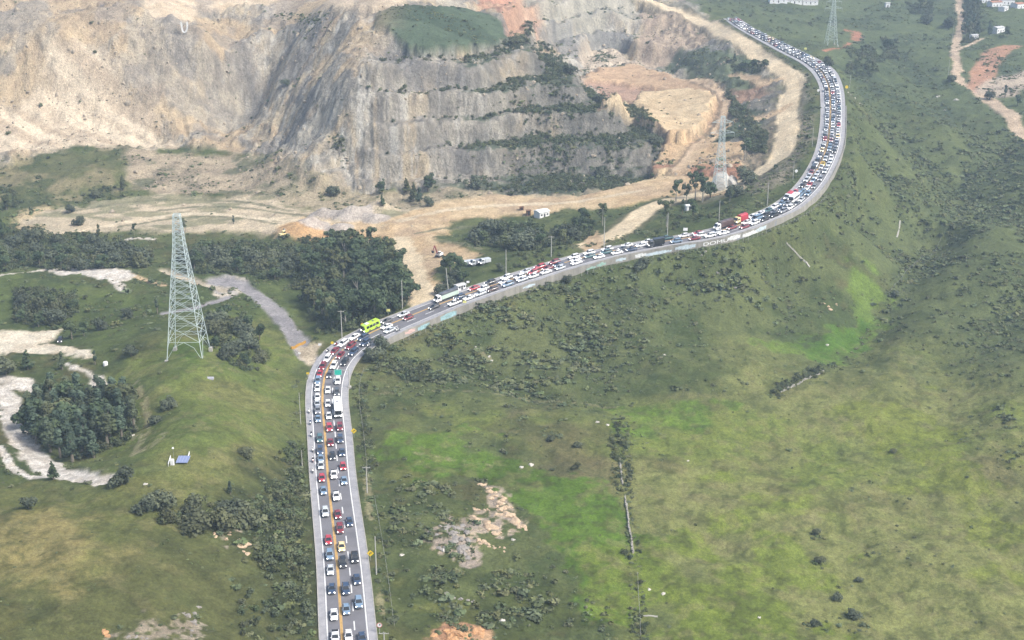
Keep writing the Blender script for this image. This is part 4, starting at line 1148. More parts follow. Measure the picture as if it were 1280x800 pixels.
LONE = [   # pixel of the foot, height, kind, label
 (498, 372, 17, 'eucalypt', 'tall gappy eucalyptus on the wood edge against the sandy quarry entrance'),
 (486, 350, 15, 'eucalypt', 'eucalyptus second from the sandy quarry entrance, in front of the wood'),
 (845, 252, 11, 'eucalypt', 'eucalyptus at the outer end of the clump beside the haul road'),
 (869, 250, 15, 'eucalypt', 'tallest eucalyptus of the clump on the haul road bank'),
 (878, 253, 13, 'eucalypt', 'eucalyptus nearest the white rock dome in the haul road clump'),
 (858, 254, 10, 'eucalypt', 'small eucalyptus low in the middle of the haul road clump'),
 (888, 247, 10, 'broad', 'dark broadleaf tree in front of the white rock dome'),
 (853, 268, 8, 'slim', 'slim dark tree below the haul road clump by the shed'),
 (866, 270, 9, 'broad', 'dark tree beside the small shed above the road'),
 (833, 284, 13, 'eucalypt', 'single rounded tree standing behind a concrete pole on the bank'),
 (933, 228, 10, 'round', 'dark rounded tree in the bend of the haul road'),
 (931, 200, 12, 'eucalypt', 'bare stemmed tree on the slope above the haul road bend'),
 (912, 252, 8, 'broad', 'dark tree on the bank just below the haul road'),
 (921, 246, 7, 'round', 'small dark tree on the haul road verge by the pylon foot'),
 (753, 282, 11, 'eucalypt', 'grey green tree rising over the thicket below the haul road'),
 (574, 346, 9, 'broad', 'broad dark tree between the excavator and the parked lorries'),
 (563, 340, 11, 'broad', 'biggest dark tree beside the red excavator'),
 (626, 338, 4, 'round', 'little bush at the pole above the jammed road'),
 (517, 252, 12, 'pine', 'dark conifer in the group below the cliff foot'),
 (524, 255, 10, 'slim', 'slim tree beside the conifers at the cliff foot'),
 (535, 240, 11, 'broad', 'large rounded tree at the cliff foot'),
 (508, 240, 9, 'pine', 'small conifer on the west edge of the cliff foot group'),
 (478, 242, 8, 'broad', 'dark tree alone on the rubble in front of the cliff'),
 (478, 257, 7, 'pine', 'small dark conifer in front of the yellow sand heap'),
 (536, 257, 6, 'round', 'low bush at the front of the cliff foot group'),
 (597, 234, 7, 'round', 'rounded bush at the cliff foot near the orange heap'),
 (418, 245, 7, 'round', 'rounded dark tree on the sand before the cliff'),
 (154, 238, 10, 'poplar', 'upright dark conifer at the edge of the green quarry slope'),
 (118, 246, 6, 'round', 'wide dusky bush below the green quarry slope'),
 (88, 266, 5, 'round', 'dark bush on the sandy bank west of the quarry floor'),
 (98, 282, 6, 'round', 'green bush in front of the sandy bank'),
 (8, 262, 9, 'broad', 'dark tree at the photo edge below the green slope'),
 (4, 298, 11, 'broad', 'big dark tree at the photo edge by the sandy bank'),
 (124, 298, 8, 'slim', 'green tree at the head of the wooded belt'),
 (292, 280, 5, 'slim', 'small upright bush on the pale quarry floor'),
 (168, 294, 6, 'eucalypt', 'sparse tree on the quarry floor west of the pylon top'),
 (232, 290, 7, 'eucalypt', 'sparse tree on the quarry floor behind the pylon top'),
 (35, 462, 9, 'pine', 'dark conifer above the white chalk face'),
 (8, 468, 7, 'round', 'dark bush beside the white chalk face'),
 (78, 462, 8, 'slim', 'dark slim tree on the rim of the wooded hollow'),
 (119, 456, 6, 'slim', 'small dark tree beside the sandy lot corner'),
 (90, 424, 8, 'broad', 'big grey green tree behind the parked dark car'),
 (105, 420, 7, 'broad', 'broad tree on the right of the tree behind the dark car'),
 (126, 412, 6, 'round', 'dark bush at the edge of the sandy clearing'),
 (160, 398, 5, 'round', 'small dark bush on the green slope west of the pylon'),
 (197, 392, 7, 'slim', 'dark tree just beside the pylon body'),
 (208, 512, 5, 'round', 'single dark bush on the grass below the pylon'),
 (195, 530, 4, 'round', 'low spreading bush by the bare dirt scar'),
 (164, 446, 5, 'round', 'bush pair upper one on the grass slope'),
 (67, 600, 7, 'pine', 'dark tree standing in the white track'),
 (152, 606, 6, 'round', 'dusky bush at the end of the white track'),
 (288, 618, 5, 'slim', 'small upright tree on the bright hill grass'),
 (309, 572, 4, 'round', 'lone small bush on the grass ridge'),
 (36, 636, 4, 'round', 'dark bush on the dry lower meadow'),
 (645, 58, 8, 'round', 'dark rounded tree on the shoulder of the quarry hill'),
 (710, 92, 8, 'round', 'dark rounded tree on the upper hill bench'),
 (748, 130, 8, 'round', 'dark rounded tree low on the hill flank'),
 (752, 222, 7, 'round', 'dark bush by the toe of the terraced hill'),
 (820, 180, 7, 'round', 'dark bush at the tip of the terraced hill'),
 (425, 192, 9, 'eucalypt', 'thin dark trees on the cliff nose'),
 (357, 108, 5, 'round', 'dark bush in the cleft of the cliff'),
 (1110, 64, 12, 'broad', 'big dark tree on the far green slope'),
 (1151, 14, 12, 'broad', 'big dark tree at the top of the far slope'),
 (1160, 30, 10, 'round', 'dark rounded tree below the tree at the slope top'),
 (1185, 34, 10, 'round', 'dark rounded tree beside the far dirt road'),
 (1036, 82, 7, 'round', 'dark bush on the outer verge of the far bend'),
 (1237, 44, 13, 'poplar', 'tall dark conifer beside the white roofed house'),
 (1259, 46, 9, 'broad', 'dark tree in front of the white roofed house'),
 (1191, 102, 6, 'round', 'dark bush beside the far dirt road bend'),
 (1236, 124, 7, 'round', 'dark tree over the far dirt road junction'),
 (1256, 122, 9, 'slim', 'taller dark tree over the far dirt road junction'),
 (1272, 132, 8, 'broad', 'dark tree beside the far pale road at the photo edge'),
 (803, 337, 6, 'round', 'dark bush growing against the retaining wall'),
 (708, 353, 4, 'round', 'small dark bush at the wall by the white car queue'),
 (476, 436, 7, 'round', 'dark tree at the start of the retaining wall'),
 (468, 452, 6, 'round', 'dark tree on the inside of the road bend'),
 (460, 444, 4, 'round', 'small grey bush beside the road bend'),
 (1045, 750, 2.6, 'round', 'dark bush in the lower grass field'),
 (1068, 772, 3.2, 'round', 'largest dark bush in the lower grass field'),
 (1022, 668, 2.6, 'round', 'dark bush upper one of a pair in the pale field'),
 (1024, 704, 2.6, 'round', 'dark bush lower one of a pair in the pale field'),
 (1074, 728, 2.2, 'round', 'small dark bush between the field bushes'),
 (1018, 782, 2.6, 'round', 'dark bush beside the largest field bush'),
 (1118, 566, 2.5, 'round', 'dark bush on the bright yellow green patch'),
 (722, 560, 3.0, 'round', 'dark bush in the brown grass near the old wall'),
 (690, 552, 3.0, 'round', 'dark bush further from the old wall in brown grass'),
 (720, 586, 2.6, 'round', 'dark bush below the pair in brown grass'),
 (1118, 370, 4, 'round', 'dark bush beside the green hollow'),
]
for (u, v, h, kind, lab) in LONE:
    p = cast(u, v)[0]
    tree(kind, p[0], p[1], h, lab, z=p[2], wide=1.15 if kind == 'round' else 1.0)

# ---- scrub and tussocks: nobody could count them
HEDGES = [('449,472 453,520 458,560 464,600', 2.6, .85), ('470,650 476,700 482,760 490,830', 2.2, .6), ('772,532 776,570 780,616', 4.2, 1.0), ('790,700 797,740 801,830', 2.6, 1.0), ('780,622 786,650 792,690 796,720', 2.2, .9),
          ('968,493 985,482 1005,473 1030,461 1045,453', 3.6, 1.0), ('1060,440 1085,405 1110,372 1140,335 1172,300', 2.0, .7), ('475,458 520,466 566,474', 5.0, 1.0), ('600,478 640,484', 4.0, .9),
          ('375,480 372,520 374,560 380,590', 4.0, .7), ('383,620 390,700 396,800', 3.0, .8), ('640,488 700,494 760,502', 1.5, .5), ('760,306 800,286 820,300 760,318', 3.5, .6),
          ('900,270 930,258 950,240 975,215', 6.0, .55), ('640,328 700,312 740,306', 3.0, .7), ('540,430 600,400 680,372 760,350', 6.0, .8), ('915,32 950,54 985,76 1012,96 1016,140', 3.0, .6), ('1010,140 1006,175 993,205', 3.0, .6),
          ('640,30 680,62 700,90', 3.0, .5), ('600,104 640,92 690,76', 3.5, .9), ('610,134 660,120 712,98', 3.5, .9), ('620,166 680,158 740,128', 3.5, .9), ('640,196 700,190 770,168', 5, .8), ('570,66 610,70 640,58', 3, .8),
          ('350,18 372,20 395,20 410,22', 4, .7), ('370,40 395,40', 2, .6), ('460,110 500,114 540,112', 2, .6), ('420,180 428,200', 5, .8)]
HW_ = [(poly_world(s), w, d) for s, w, d in HEDGES]

BLOBS = [(1070, 620, 34, 14, .5), (1120, 628, 40, 16, .5), (1140, 655, 36, 12, .45), (1100, 690, 44, 14, .45), (1150, 702, 36, 12, .5), (1172, 716, 36, 14, .5), (1212, 648, 44, 12, .4), (1022, 670, 12, 8, .9), (1024, 703, 12, 8, .9), (1052, 748, 14, 12, .9), (1070, 776, 30, 16, .95), (1022, 780, 20, 10, .8), (1074, 728, 12, 7, .8),
         (1210, 540, 30, 14, .7), (1250, 520, 40, 24, .8), (1262, 570, 30, 26, .8), (1240, 460, 50, 20, .6), (1010, 560, 60, 10, .3), (790, 560, 26, 30, .6), (822, 575, 26, 9, .7), (690, 545, 22, 9, .8), (722, 566, 18, 9, .8), (700, 556, 14, 8, .8), (774, 590, 14, 30, .9), (852, 486, 22, 7, .8), (890, 480, 12, 5, .7), (925, 476, 10, 5, .8),
         (520, 458, 50, 12, 1.0), (560, 470, 40, 9, 1.0), (622, 478, 22, 8, .9), (520, 610, 50, 20, .9), (500, 650, 30, 30, .7), (640, 745, 60, 22, .9), (590, 740, 50, 16, .95), (560, 720, 50, 16, .8), (745, 760, 24, 20, .7), (640, 720, 50, 14, .7), (760, 790, 16, 24, .8),
         (930, 360, 60, 26, .9), (870, 350, 40, 16, .8), (960, 390, 40, 14, .8), (700, 450, 60, 18, .8), (740, 425, 40, 14, .8), (690, 475, 60, 10, .8), (600, 440, 60, 16, .7), (560, 420, 40, 12, .9), (640, 395, 60, 14, .9), (720, 370, 60, 12, .9), (800, 345, 50, 10, .7)]
def _blob(u, v, ru, rv):
    q = np.stack(cast_base([u, u + ru, u, u], [v, v, v - rv, v + rv]), 1)
    return (q[0][0], (q[2][1] + q[3][1]) / 2, abs(q[1][0] - q[0][0]), abs(q[2][1] - q[3][1]) / 2)
BLOBS_W = [(_blob(u, v, ru, rv), a) for u, v, ru, rv, a in BLOBS]

def scrub_points():
    r = np.random.default_rng(5)
    N = 620000
    y = np.sqrt(r.uniform(205 ** 2, 1330 ** 2, N)); x = r.uniform(-0.50, 0.50, N) * (y + 130)
    M = masks(x, y)
    h, sl, br, _ = sheet(x, y)
    cl = fbm(x, y, 16, 3, 70); cl2 = fbm(x, y, 6, 2, 71)
    clump = sstep(0.46, 0.57, clump_n(x, y))
    for P, dp, w, sg in GW:
        if sg < 0: clump = np.maximum(clump, 1 - sstep(w * .3, w * .8, d_line(x, y, P, w * 2.2)))
    d = 0.10 + 0.3 * clump
    for k, a, b in (('leftmid', .07, .6), ('hillgreen', .03, .12), ('field', .03, .18), ('valley', .07, .62), ('farveg', .05, .5), ('meadow', .03, .10), ('olive', .10, .5), ('dry', .03, .06), ('brushA', .08, .75), ('brushB', .14, 1.0),
                    ('brushC', .55, 1.0), ('brown', .1, .5), ('slopeL', .05, .35)):
        d = d * (1 - M[k]) + (a + (b - a) * clump) * M[k]
    for k in ('bg1', 'bg2', 'bg3', 'bg4', 'bg5', 'bg6', 'bg7', 'bg1d', 'pylongrass'):
        d *= 1 - 0.85 * M[k]
    hill = M['rock'] * sstep(-120, -60, x) * sstep(140, 90, x)
    d = d * (1 - M['rock']) + M['rock'] * (0.015 + 0.02 * clump + hill * sstep(.6, .35, sl) * .55 * sstep(-20, 40, x) * (0.3 + clump))
    d = np.maximum(d, M['cap'] * .35 * (0.4 + clump)); d = np.maximum(d, (M['pitgreen'] + M['pitgreen2']) * (.2 + .6 * clump)); d = np.maximum(d, M['mound'] * clump * .35)
    for k in ('floor1', 'floor2', 'pit', 'plateau', 'haul', 'entry', 'pitroad', 'white1', 'white2', 'paved', 'paved2', 'pavpath', 'pavpath2', 'lotsand', 'junction', 'far1', 'far2', 'far3', 'whitecliff', 'whitelip', 'whitepatch', 'haulspur', 'spur2', 'dirtA', 'pitedge', 'haulw'):
        d *= 1 - 0.97 * M[k]
    for P, w, a in HW_:
        d = np.maximum(d, a * (1 - sstep(w * .7, w * 1.3, d_line(x, y, P, 12))))
    ro, hw, zr, arc = road_query(x, y)
    foot = (ro > hw + 3) & (ro < hw + 20) & (arc > 262) & (arc < 640)
    d = np.where(foot, np.maximum(d, .75 * sstep(.36, .56, cl) * sstep(hw + 20, hw + 8, ro)), d)
    d = np.where(np.abs(ro) < hw + np.where((ro > 0) & (arc > 256), 2.2, 1.6), 0, d)
    d *= np.where(y > 800, 0.8, 1.0)
    bl = np.zeros(N)
    for P, a in BLOBS_W:
        q = min(1, a * 1.25) * (1 - sstep(.55, 1.05, np.sqrt(((x - P[0]) / P[2]) ** 2 + ((y - P[1]) / P[3]) ** 2) + (cl2 - .5) * 1.2))
        bl = np.maximum(bl, q); d = np.maximum(d, q * sstep(.40, .54, cl2 * .6 + fbm(x, y, 2.5, 2, 72) * .4))
    keep = r.random(N) < d * (0.34 + 0.55 * d)
    x, y, h = x[keep], y[keep], h[keep]
    fld = np.clip(M['field'] + M['meadow'] + M['hillgreen'], 0, 1)[keep]
    dense = np.clip(M['brushA'] + M['brushB'] + M['brushC'] + M['valley'], 0, 1)[keep]
    n = len(x)
    s = r.lognormal(-.32, 0.50, n) * (0.95 + 0.40 * dense) * (1 - 0.45 * fld)
    s *= np.where(y > 700, 1.15, 1.0) * (1 + .65 * bl[keep])
    return x, y, h, np.clip(s, .25, 2.9), r, fld

def scrub():
    x, y, h, s, r, fld = scrub_points()
    n = len(x)
    far = y > 560
    for nm, sel, nq, size in (('scrub_cover', ~far, 40, 0.26), ('scrub_cover_beyond', far, 22, 0.36)):
        protos = []
        for k in range(6):
            rr = random.Random(900 + k)
            L = [(math.cos(a) * q, math.sin(a) * q, rr.uniform(.25, .55), rr.uniform(.4, .65), rr.uniform(.4, .65), rr.uniform(.32, .5)) for a, q in [(rr.uniform(0, 6.28), rr.uniform(0, .55)) for _ in range(4)]]
            protos.append(lobes_cloud(L, nq, size, 900 + k)[0])
        X, Y, Hh, S = x[sel], y[sel], h[sel], s[sel]
        m = len(X)
        ang = r.uniform(0, 6.28, m); kk = r.integers(0, 6, m)
        flat = r.uniform(0.42, 0.85, m)
        tn = r.uniform(0.7, 1.35, m)[:, None] * np.stack([r.uniform(.9, 1.15, m), np.ones(m), r.uniform(.85, 1.2, m)], 1)
        VV, TT = [], []
        for k in range(6):
            q = np.where(kk == k)[0]
            P = protos[k]
            ca, sa = np.cos(ang[q])[:, None], np.sin(ang[q])[:, None]
            vx = (P[None, :, 0] * ca - P[None, :, 1] * sa) * S[q][:, None] + X[q][:, None]
            vy = (P[None, :, 0] * sa + P[None, :, 1] * ca) * S[q][:, None] + Y[q][:, None]
            vz = P[None, :, 2] * (S[q] * flat[q])[:, None] + Hh[q][:, None] - 0.08
            VV.append(np.stack([vx, vy, vz], 2).reshape(-1, 3)); TT.append(np.repeat(tn[q], P.shape[0], 0))
        V, T = np.vstack(VV), np.vstack(TT)
        me = mesh_np(nm, V, np.arange(len(V)).reshape(-1, 4), [M_SHRUB])
        a = me.attributes.new('tint', 'FLOAT_COLOR', 'POINT')
        a.data.foreach_set('color', np.hstack([T, np.ones((len(T), 1))]).astype(np.float32).ravel())
        link(nm, me, kind='stuff', label='low dark scrub and tussocks spread over the slopes' if 'beyond' not in nm else 'scrub spread over the farther slopes and quarry benches', category='scrub')
        print(nm, m, 'shrubs', len(V) // 4, 'faces')
scrub()

def thicket():
    """undergrowth that closes the woods and the dark bank beside the straight road"""
    r = np.random.default_rng(21)
    areas = [(P, 7.5, 1.5, 2.6) for P, *_ in WOODS[:5]] + [(WOODS[5][0], 10, 1.3, 2.2), (WOODS[6][0], 8, 1.4, 2.4), (WOODS[7][0], 6, 1.4, 2.4), (WOODS[10][0], 8, 1.2, 2.0)]
    areas += [('764,528 778,526 786,575 790,618 772,618 766,570', 3.4, .6, 1.4), ('782,688 797,688 806,740 809,830 793,830 790,740', 4.5, .5, 1.2), ('782,618 790,618 797,690 788,690', 5, .5, 1.0), ('964,496 1000,476 1040,458 1050,452 1047,444 1030,452 990,470 966,485', 3.0, .7, 1.4), ('447,478 456,476 468,600 459,602', 4, .7, 1.4), ('468,650 476,650 492,780 482,780', 5, .6, 1.2), ('60,292 150,296 190,318 172,334 100,334 40,330 0,334 0,298', 9, 1.4, 2.4), ('226,306 300,300 372,306 378,330 350,350 296,346 236,342', 9, 1.4, 2.4), ('366,312 420,300 480,306 504,340 508,380 482,402 440,424 404,420 388,394 372,360', 10, 1.4, 2.6), ('345,300 400,296 440,306 400,318 352,316', 9, 1.2, 2.0),
              ('322,640 352,650 376,640 390,660 394,740 384,756 340,738 316,700', 7, 1.2, 2.4), ('350,560 374,556 378,600 360,610', 8, 1.1, 2.0), ('330,610 372,604 384,640 350,650', 9, 1.1, 2.0), ('300,740 392,756 396,800 300,800', 14, 1.0, 1.8), ('270,640 330,640 330,668 290,668', 9, 1.2, 2.0),
              ('590,286 622,276 660,286 700,288 735,272 745,290 720,306 690,314 640,316 600,308', 8, 1.3, 2.2), ('640,325 690,314 720,312 690,326 650,338', 9, 1.0, 1.6), ('800,290 850,276 900,262 940,250 960,246 900,276 850,286', 14, .9, 1.6), ('466,446 500,450 560,462 576,474 530,476 480,466', 7, 1.2, 2.2), ('474,432 486,428 492,440 476,448', 6, 1.0, 1.8),
              ('0,284 40,286 50,300 0,304', 8, 1.3, 2.2), ('930,165 955,140 940,136 900,156 882,172 900,180', 34, 1.0, 1.8), ('900,78 955,80 950,90 920,92', 9, 1.3, 2.2), ('1204,-4 1224,-4 1224,50 1204,54', 8, 1.5, 2.6), ('640,28 652,40 690,62 712,84 704,92 672,70 640,48', 14, 1.2, 2.2), ('1060,60 1090,60 1110,72 1090,84 1060,80', 16, 1.5, 2.6), ('1105,50 1120,52 1122,66 1104,66', 7, 1.6, 2.6), ('1136,2 1166,4 1164,16 1138,16', 8, 1.6, 2.6),
              ('20,362 96,366 100,384 74,410 28,408', 9, 1.2, 2.2), ('0,236 22,240 22,262 0,264', 9, 1.3, 2.0), ('108,232 138,232 138,248 110,248', 8, 1.2, 1.8)]
    X, Y, S = [], [], []
    for P, area, s0, s1 in areas:
        W = poly_world(P); lo, hi = W.min(0), W.max(0)
        A_ = (hi[0] - lo[0]) * (hi[1] - lo[1]); n = int(A_ / area)
        x, y = r.uniform(lo[0], hi[0], n), r.uniform(lo[1], hi[1], n)
        ins = sd_poly(x, y, W, 2) + (fbm(x, y, 9, 2, 99) - .5) * 9 < 0
        d, hw, _, _ = road_query(x, y)
        ins &= np.abs(d) > hw + 2.2
        x, y = x[ins], y[ins]
        X.append(x); Y.append(y); S.append(r.uniform(s0, s1, len(x)))
    n = 60000                                                # and the shrub lines on the benches of the mound
    x, y = r.uniform(-80, 150, n), r.uniform(730, 930, n)
    M = masks(x, y); hh = base_h(x, y) + (fbm(x, y, 70, 2, 5) - .5) * 5; fr = hh / 13.5 - np.floor(hh / 13.5)
    east = sstep(-50, 50, x + (fbm(x, y, 20, 2, 97) - .5) * 60)
    ok = (M['rock'] > .7) & (M['cap'] < .3) & (M['pit'] < .2) & (M['floor2'] < .2) & (M['haulw'] < .2) & (M['apron'] < .2) & (fr > .12) & (fr < .56) & (r.random(n) < (.02 + .30 * east) * sstep(.34, .50, fbm(x, y, 22, 2, 98) + .16 * east))
    X.append(x[ok]); Y.append(y[ok]); S.append(r.uniform(.8, 2.0, ok.sum()))
    n = 9000                                                 # scrub over the lower eastern half of the mound
    x, y = r.uniform(0, 120, n), r.uniform(730, 850, n); M = masks(x, y)
    ok = (M['rock'] > .7) & (M['pit'] < .2) & (M['floor2'] < .2) & (M['haul'] < .2) & (M['apron'] < .2) & (r.random(n) < .42 * sstep(.46, .58, fbm(x, y, 15, 3, 96)))
    X.append(x[ok]); Y.append(y[ok]); S.append(r.uniform(.7, 1.7, ok.sum()))
    X, Y, S = map(np.concatenate, (X, Y, S))
    h = sheet(X, Y)[0]; m = len(X)
    VV, TT = [], []
    kk = r.integers(0, 5, m)
    for k in range(5):
        rr = random.Random(1900 + k)
        L = [(math.cos(a) * q, math.sin(a) * q, rr.uniform(.3, 1.0), rr.uniform(.35, .6), rr.uniform(.35, .6), rr.uniform(.35, .55)) for a, q in [(rr.uniform(0, 6.28), rr.uniform(0, .65)) for _ in range(6)]]
        P = lobes_cloud(L, 110, .17, 1900 + k)[0]
        q = np.where(kk == k)[0]; ang = r.uniform(0, 6.28, len(q)); ca, sa = np.cos(ang)[:, None], np.sin(ang)[:, None]
        VV.append(np.stack([(P[None, :, 0] * ca - P[None, :, 1] * sa) * S[q][:, None] + X[q][:, None], (P[None, :, 0] * sa + P[None, :, 1] * ca) * S[q][:, None] + Y[q][:, None], P[None, :, 2] * S[q][:, None] + h[q][:, None] - .15], 2).reshape(-1, 3))
        t = r.uniform(.7, 1.35, len(q))[:, None] * np.stack([r.uniform(.9, 1.15, len(q)), np.ones(len(q)), r.uniform(.85, 1.2, len(q))], 1)
        TT.append(np.repeat(t, P.shape[0], 0))
    V, T = np.vstack(VV), np.vstack(TT)
    me = mesh_np('undergrowth', V, np.arange(len(V)).reshape(-1, 4), [M_THICKET])
    a = me.attributes.new('tint', 'FLOAT_COLOR', 'POINT'); a.data.foreach_set('color', np.hstack([T, np.ones((len(T), 1))]).astype(np.float32).ravel())
    link('undergrowth', me, kind='stuff', label='dense dark undergrowth closing the woods, road banks and quarry benches', category='undergrowth')
thicket()

# ---- loose stones under the faces
def rubble():
    r = np.random.default_rng(8)
    N = 60000
    y = np.sqrt(r.uniform(600 ** 2, 1150 ** 2, N)); x = r.uniform(-0.46, 0.40, N) * (y + 130)
    M = masks(x, y); h, sl, br, _ = sheet(x, y)
    d = M['rock'] * (.05 + .5 * M['scree'] * sstep(.45, .6, fbm(x, y, 20, 3, 75)) + .35 * (1 - M['cap']) * sstep(.5, .62, fbm(x, y, 14, 3, 76)))
    d = d * (1 - M['cap']) * (1 - M['haulw']) * (1 - M['pit'] * .7) * (1 - M['plateau']) + .10 * M['mound'] + .03 * M['floor1']
    keep = r.random(N) < d * .45
    x, y, h = x[keep], y[keep], h[keep]
    n = len(x)
    bm = bmesh.new(); bmesh.ops.create_icosphere(bm, subdivisions=1, radius=1.0)
    bv = np.array([v.co[:] for v in bm.verts]); bf = np.array([[v.index for v in f.verts] for f in bm.faces]); bm.free()
    s = r.lognormal(-.35, .45, n)
    V = bv[None] * r.uniform(.6, 1.25, (n, len(bv), 1)) * (s[:, None] * r.uniform(.6, 1.3, (n, 3)))[:, None, :]
    V[:, :, 0] += x[:, None]; V[:, :, 1] += y[:, None]; V[:, :, 2] += h[:, None]
    F = bf[None] + (np.arange(n) * len(bv))[:, None, None]
    link('quarry_rubble', mesh_np('quarry_rubble', V.reshape(-1, 3), F.reshape(-1, 3), [simple_mat('rubble', tuple(A(192, 178, 156)), .95, nscale=.3, namp=.35)]), kind='stuff', label='loose pale rubble lying below the quarry faces', category='rubble')
    print('rubble', n)
rubble()
print('trees', N_TREES)

# ------------------------------------------------------------------ vehicles
PAINT = {'white': (.80, .80, .79), 'silver': (.50, .53, .55), 'grey': (.22, .23, .25), 'dark grey': (.075, .08, .09), 'blue grey': (.17, .25, .34), 'navy blue': (.035, .06, .11), 'black': (.02, .021, .024),
         'red': (.42, .035, .05), 'dark red': (.20, .022, .03), 'cream': (.78, .62, .30), 'dark teal': (.06, .14, .15), 'yellow': (.85, .56, .03), 'lime': (.42, .62, .06), 'green': (.05, .26, .17), 'brown': (.09, .055, .05), 'pale green': (.55, .68, .58)}
PM = {}
def paint(c):
    if c not in PM:
        m = simple_mat('paint_' + c.replace(' ', '_'), PAINT[c], 0.32, spec=0.5)
        m.node_tree.nodes['Principled BSDF'].inputs['Coat Weight'].default_value = 0.6
        m.node_tree.nodes['Principled BSDF'].inputs['Coat Roughness'].default_value = 0.12
        PM[c] = m
    return PM[c]
M_GLASS = simple_mat('car_glass', (.018, .022, .026), 0.08, spec=0.7)
M_TYRE = simple_mat('tyre', (.02, .02, .02), 0.85)
M_RIM = simple_mat('wheel_rim', (.45, .46, .47), 0.35, metal=0.8)
M_LAMP = simple_mat('headlight', (.85, .85, .83), 0.2, emit=3.0)
M_TRIM = simple_mat('dark_trim', (.03, .03, .032), 0.6)
M_CHROME = simple_mat('grille', (.12, .12, .13), 0.35)

class MB:
    def __init__(s): s.v, s.f, s.m = [], [], []
    def loft(s, rings, mat=0, caps=True):
        b = len(s.v); n = len(rings[0])
        for r in rings: s.v += [tuple(p) for p in r]
        for i in range(len(rings) - 1):
            for j in range(n):
                k = (j + 1) % n
                s.f.append((b + i * n + j, b + i * n + k, b + (i + 1) * n + k, b + (i + 1) * n + j)); s.m.append(mat)
        if caps:
            s.f.append(tuple(b + j for j in range(n))[::-1]); s.m.append(mat)
            e = b + (len(rings) - 1) * n
            s.f.append(tuple(e + j for j in range(n))); s.m.append(mat)
        return s
    def box(s, x0, x1, y0, y1, z0, z1, mat=0, tx=0.0, ty=0.0, bev=0.0):
        """box with a top drawn in by tx, ty and rounded upright edges"""
        def ring(z, ix, iy):
            a, b, c, d = x0 + ix, x1 - ix, y0 + iy, y1 - iy
            if bev <= 0: return [(a, c, z), (b, c, z), (b, d, z), (a, d, z)]
            e = bev
            return [(a + e, c, z), (b - e, c, z), (b, c + e, z), (b, d - e, z), (b - e, d, z), (a + e, d, z), (a, d - e, z), (a, c + e, z)]
        if bev > 0:
            s.loft([ring(z0, 0, 0), ring(z1 - bev * .5, tx * .8, ty * .8), ring(z1, tx + bev * .6, ty + bev * .6)], mat)
        else:
            s.loft([ring(z0, 0, 0), ring(z1, tx, ty)], mat)
        return s
    def tube(s, pts, r, mat=0, k=6):
        b = len(s.v)
        rr = r if isinstance(r, (list, tuple)) else [r] * len(pts)
        cone_path(s.v, s.f, pts, rr, k)
        s.m += [mat] * (len(s.f) - len(s.m))
        n = len(pts)
        s.f.append(tuple(b + j for j in range(k))[::-1]); s.m.append(mat)
        s.f.append(tuple(b + (n - 1) * k + j for j in range(k))); s.m.append(mat)
        return s
    def mesh(s, name, mats, smooth=False):
        me = bpy.data.meshes.new(name)
        me.from_pydata(s.v, [], s.f)
        for m in mats: me.materials.append(m)
        me.polygons.foreach_set('material_index', s.m)
        if smooth: me.polygons.foreach_set('use_smooth', [True] * len(s.f))
        bm = bmesh.new(); bm.from_mesh(me); bmesh.ops.recalc_face_normals(bm, faces=bm.faces); bm.to_mesh(me); bm.free()
        me.update()
        return me

CARS = {   # stations (y, half width, underside, top) from the tail to the nose; cabin (tail foot, nose foot, tail roof, nose roof, foot z, roof z, foot w, roof w)
 'sedan': dict(L=4.5, st=[(-2.25, .72, .38, .80), (-2.08, .84, .26, .97), (-1.3, .88, .22, 1.0), (0, .885, .22, .97), (1.05, .88, .22, .93), (1.85, .84, .22, .82), (2.25, .68, .34, .62)], cab=(-1.72, 1.0, -1.0, .22, .94, 1.45, .79, .60), wh=(-1.35, 1.38, .31)),
 'hatchback': dict(L=4.0, st=[(-1.98, .74, .36, .86), (-1.85, .84, .26, 1.0), (-1.1, .87, .22, 1.02), (0, .875, .22, .98), (1.0, .87, .22, .94), (1.65, .83, .22, .82), (2.0, .66, .34, .62)], cab=(-1.88, .95, -1.42, .18, .95, 1.52, .78, .62), wh=(-1.22, 1.25, .31)),
 'suv': dict(L=4.6, st=[(-2.3, .78, .45, 1.0), (-2.15, .88, .34, 1.12), (-1.3, .92, .28, 1.14), (0, .925, .28, 1.12), (1.1, .92, .28, 1.08), (1.95, .88, .28, .98), (2.3, .74, .42, .76)], cab=(-2.12, .98, -1.78, .30, 1.08, 1.74, .82, .68), wh=(-1.4, 1.42, .37)),
 'pickup': dict(L=5.2, st=[(-2.6, .86, .5, 1.0), (-2.5, .90, .42, 1.06), (-1.3, .92, .34, 1.08), (0, .925, .34, 1.1), (1.3, .92, .34, 1.08), (2.2, .88, .34, .98), (2.6, .76, .46, .78)], cab=(-.75, 1.3, -.55, .68, 1.06, 1.76, .82, .68), wh=(-1.6, 1.65, .39)),
 'van': dict(L=5.4, st=[(-2.7, .90, .40, 1.3), (-2.6, .96, .3, 1.36), (-1.3, .98, .28, 1.36), (0, .98, .28, 1.34), (1.6, .97, .28, 1.26), (2.4, .92, .28, 1.0), (2.7, .80, .4, .76)], cab=(-2.62, 2.1, -2.45, 1.2, 1.28, 2.2, .90, .80), wh=(-1.6, 1.75, .36)),
}
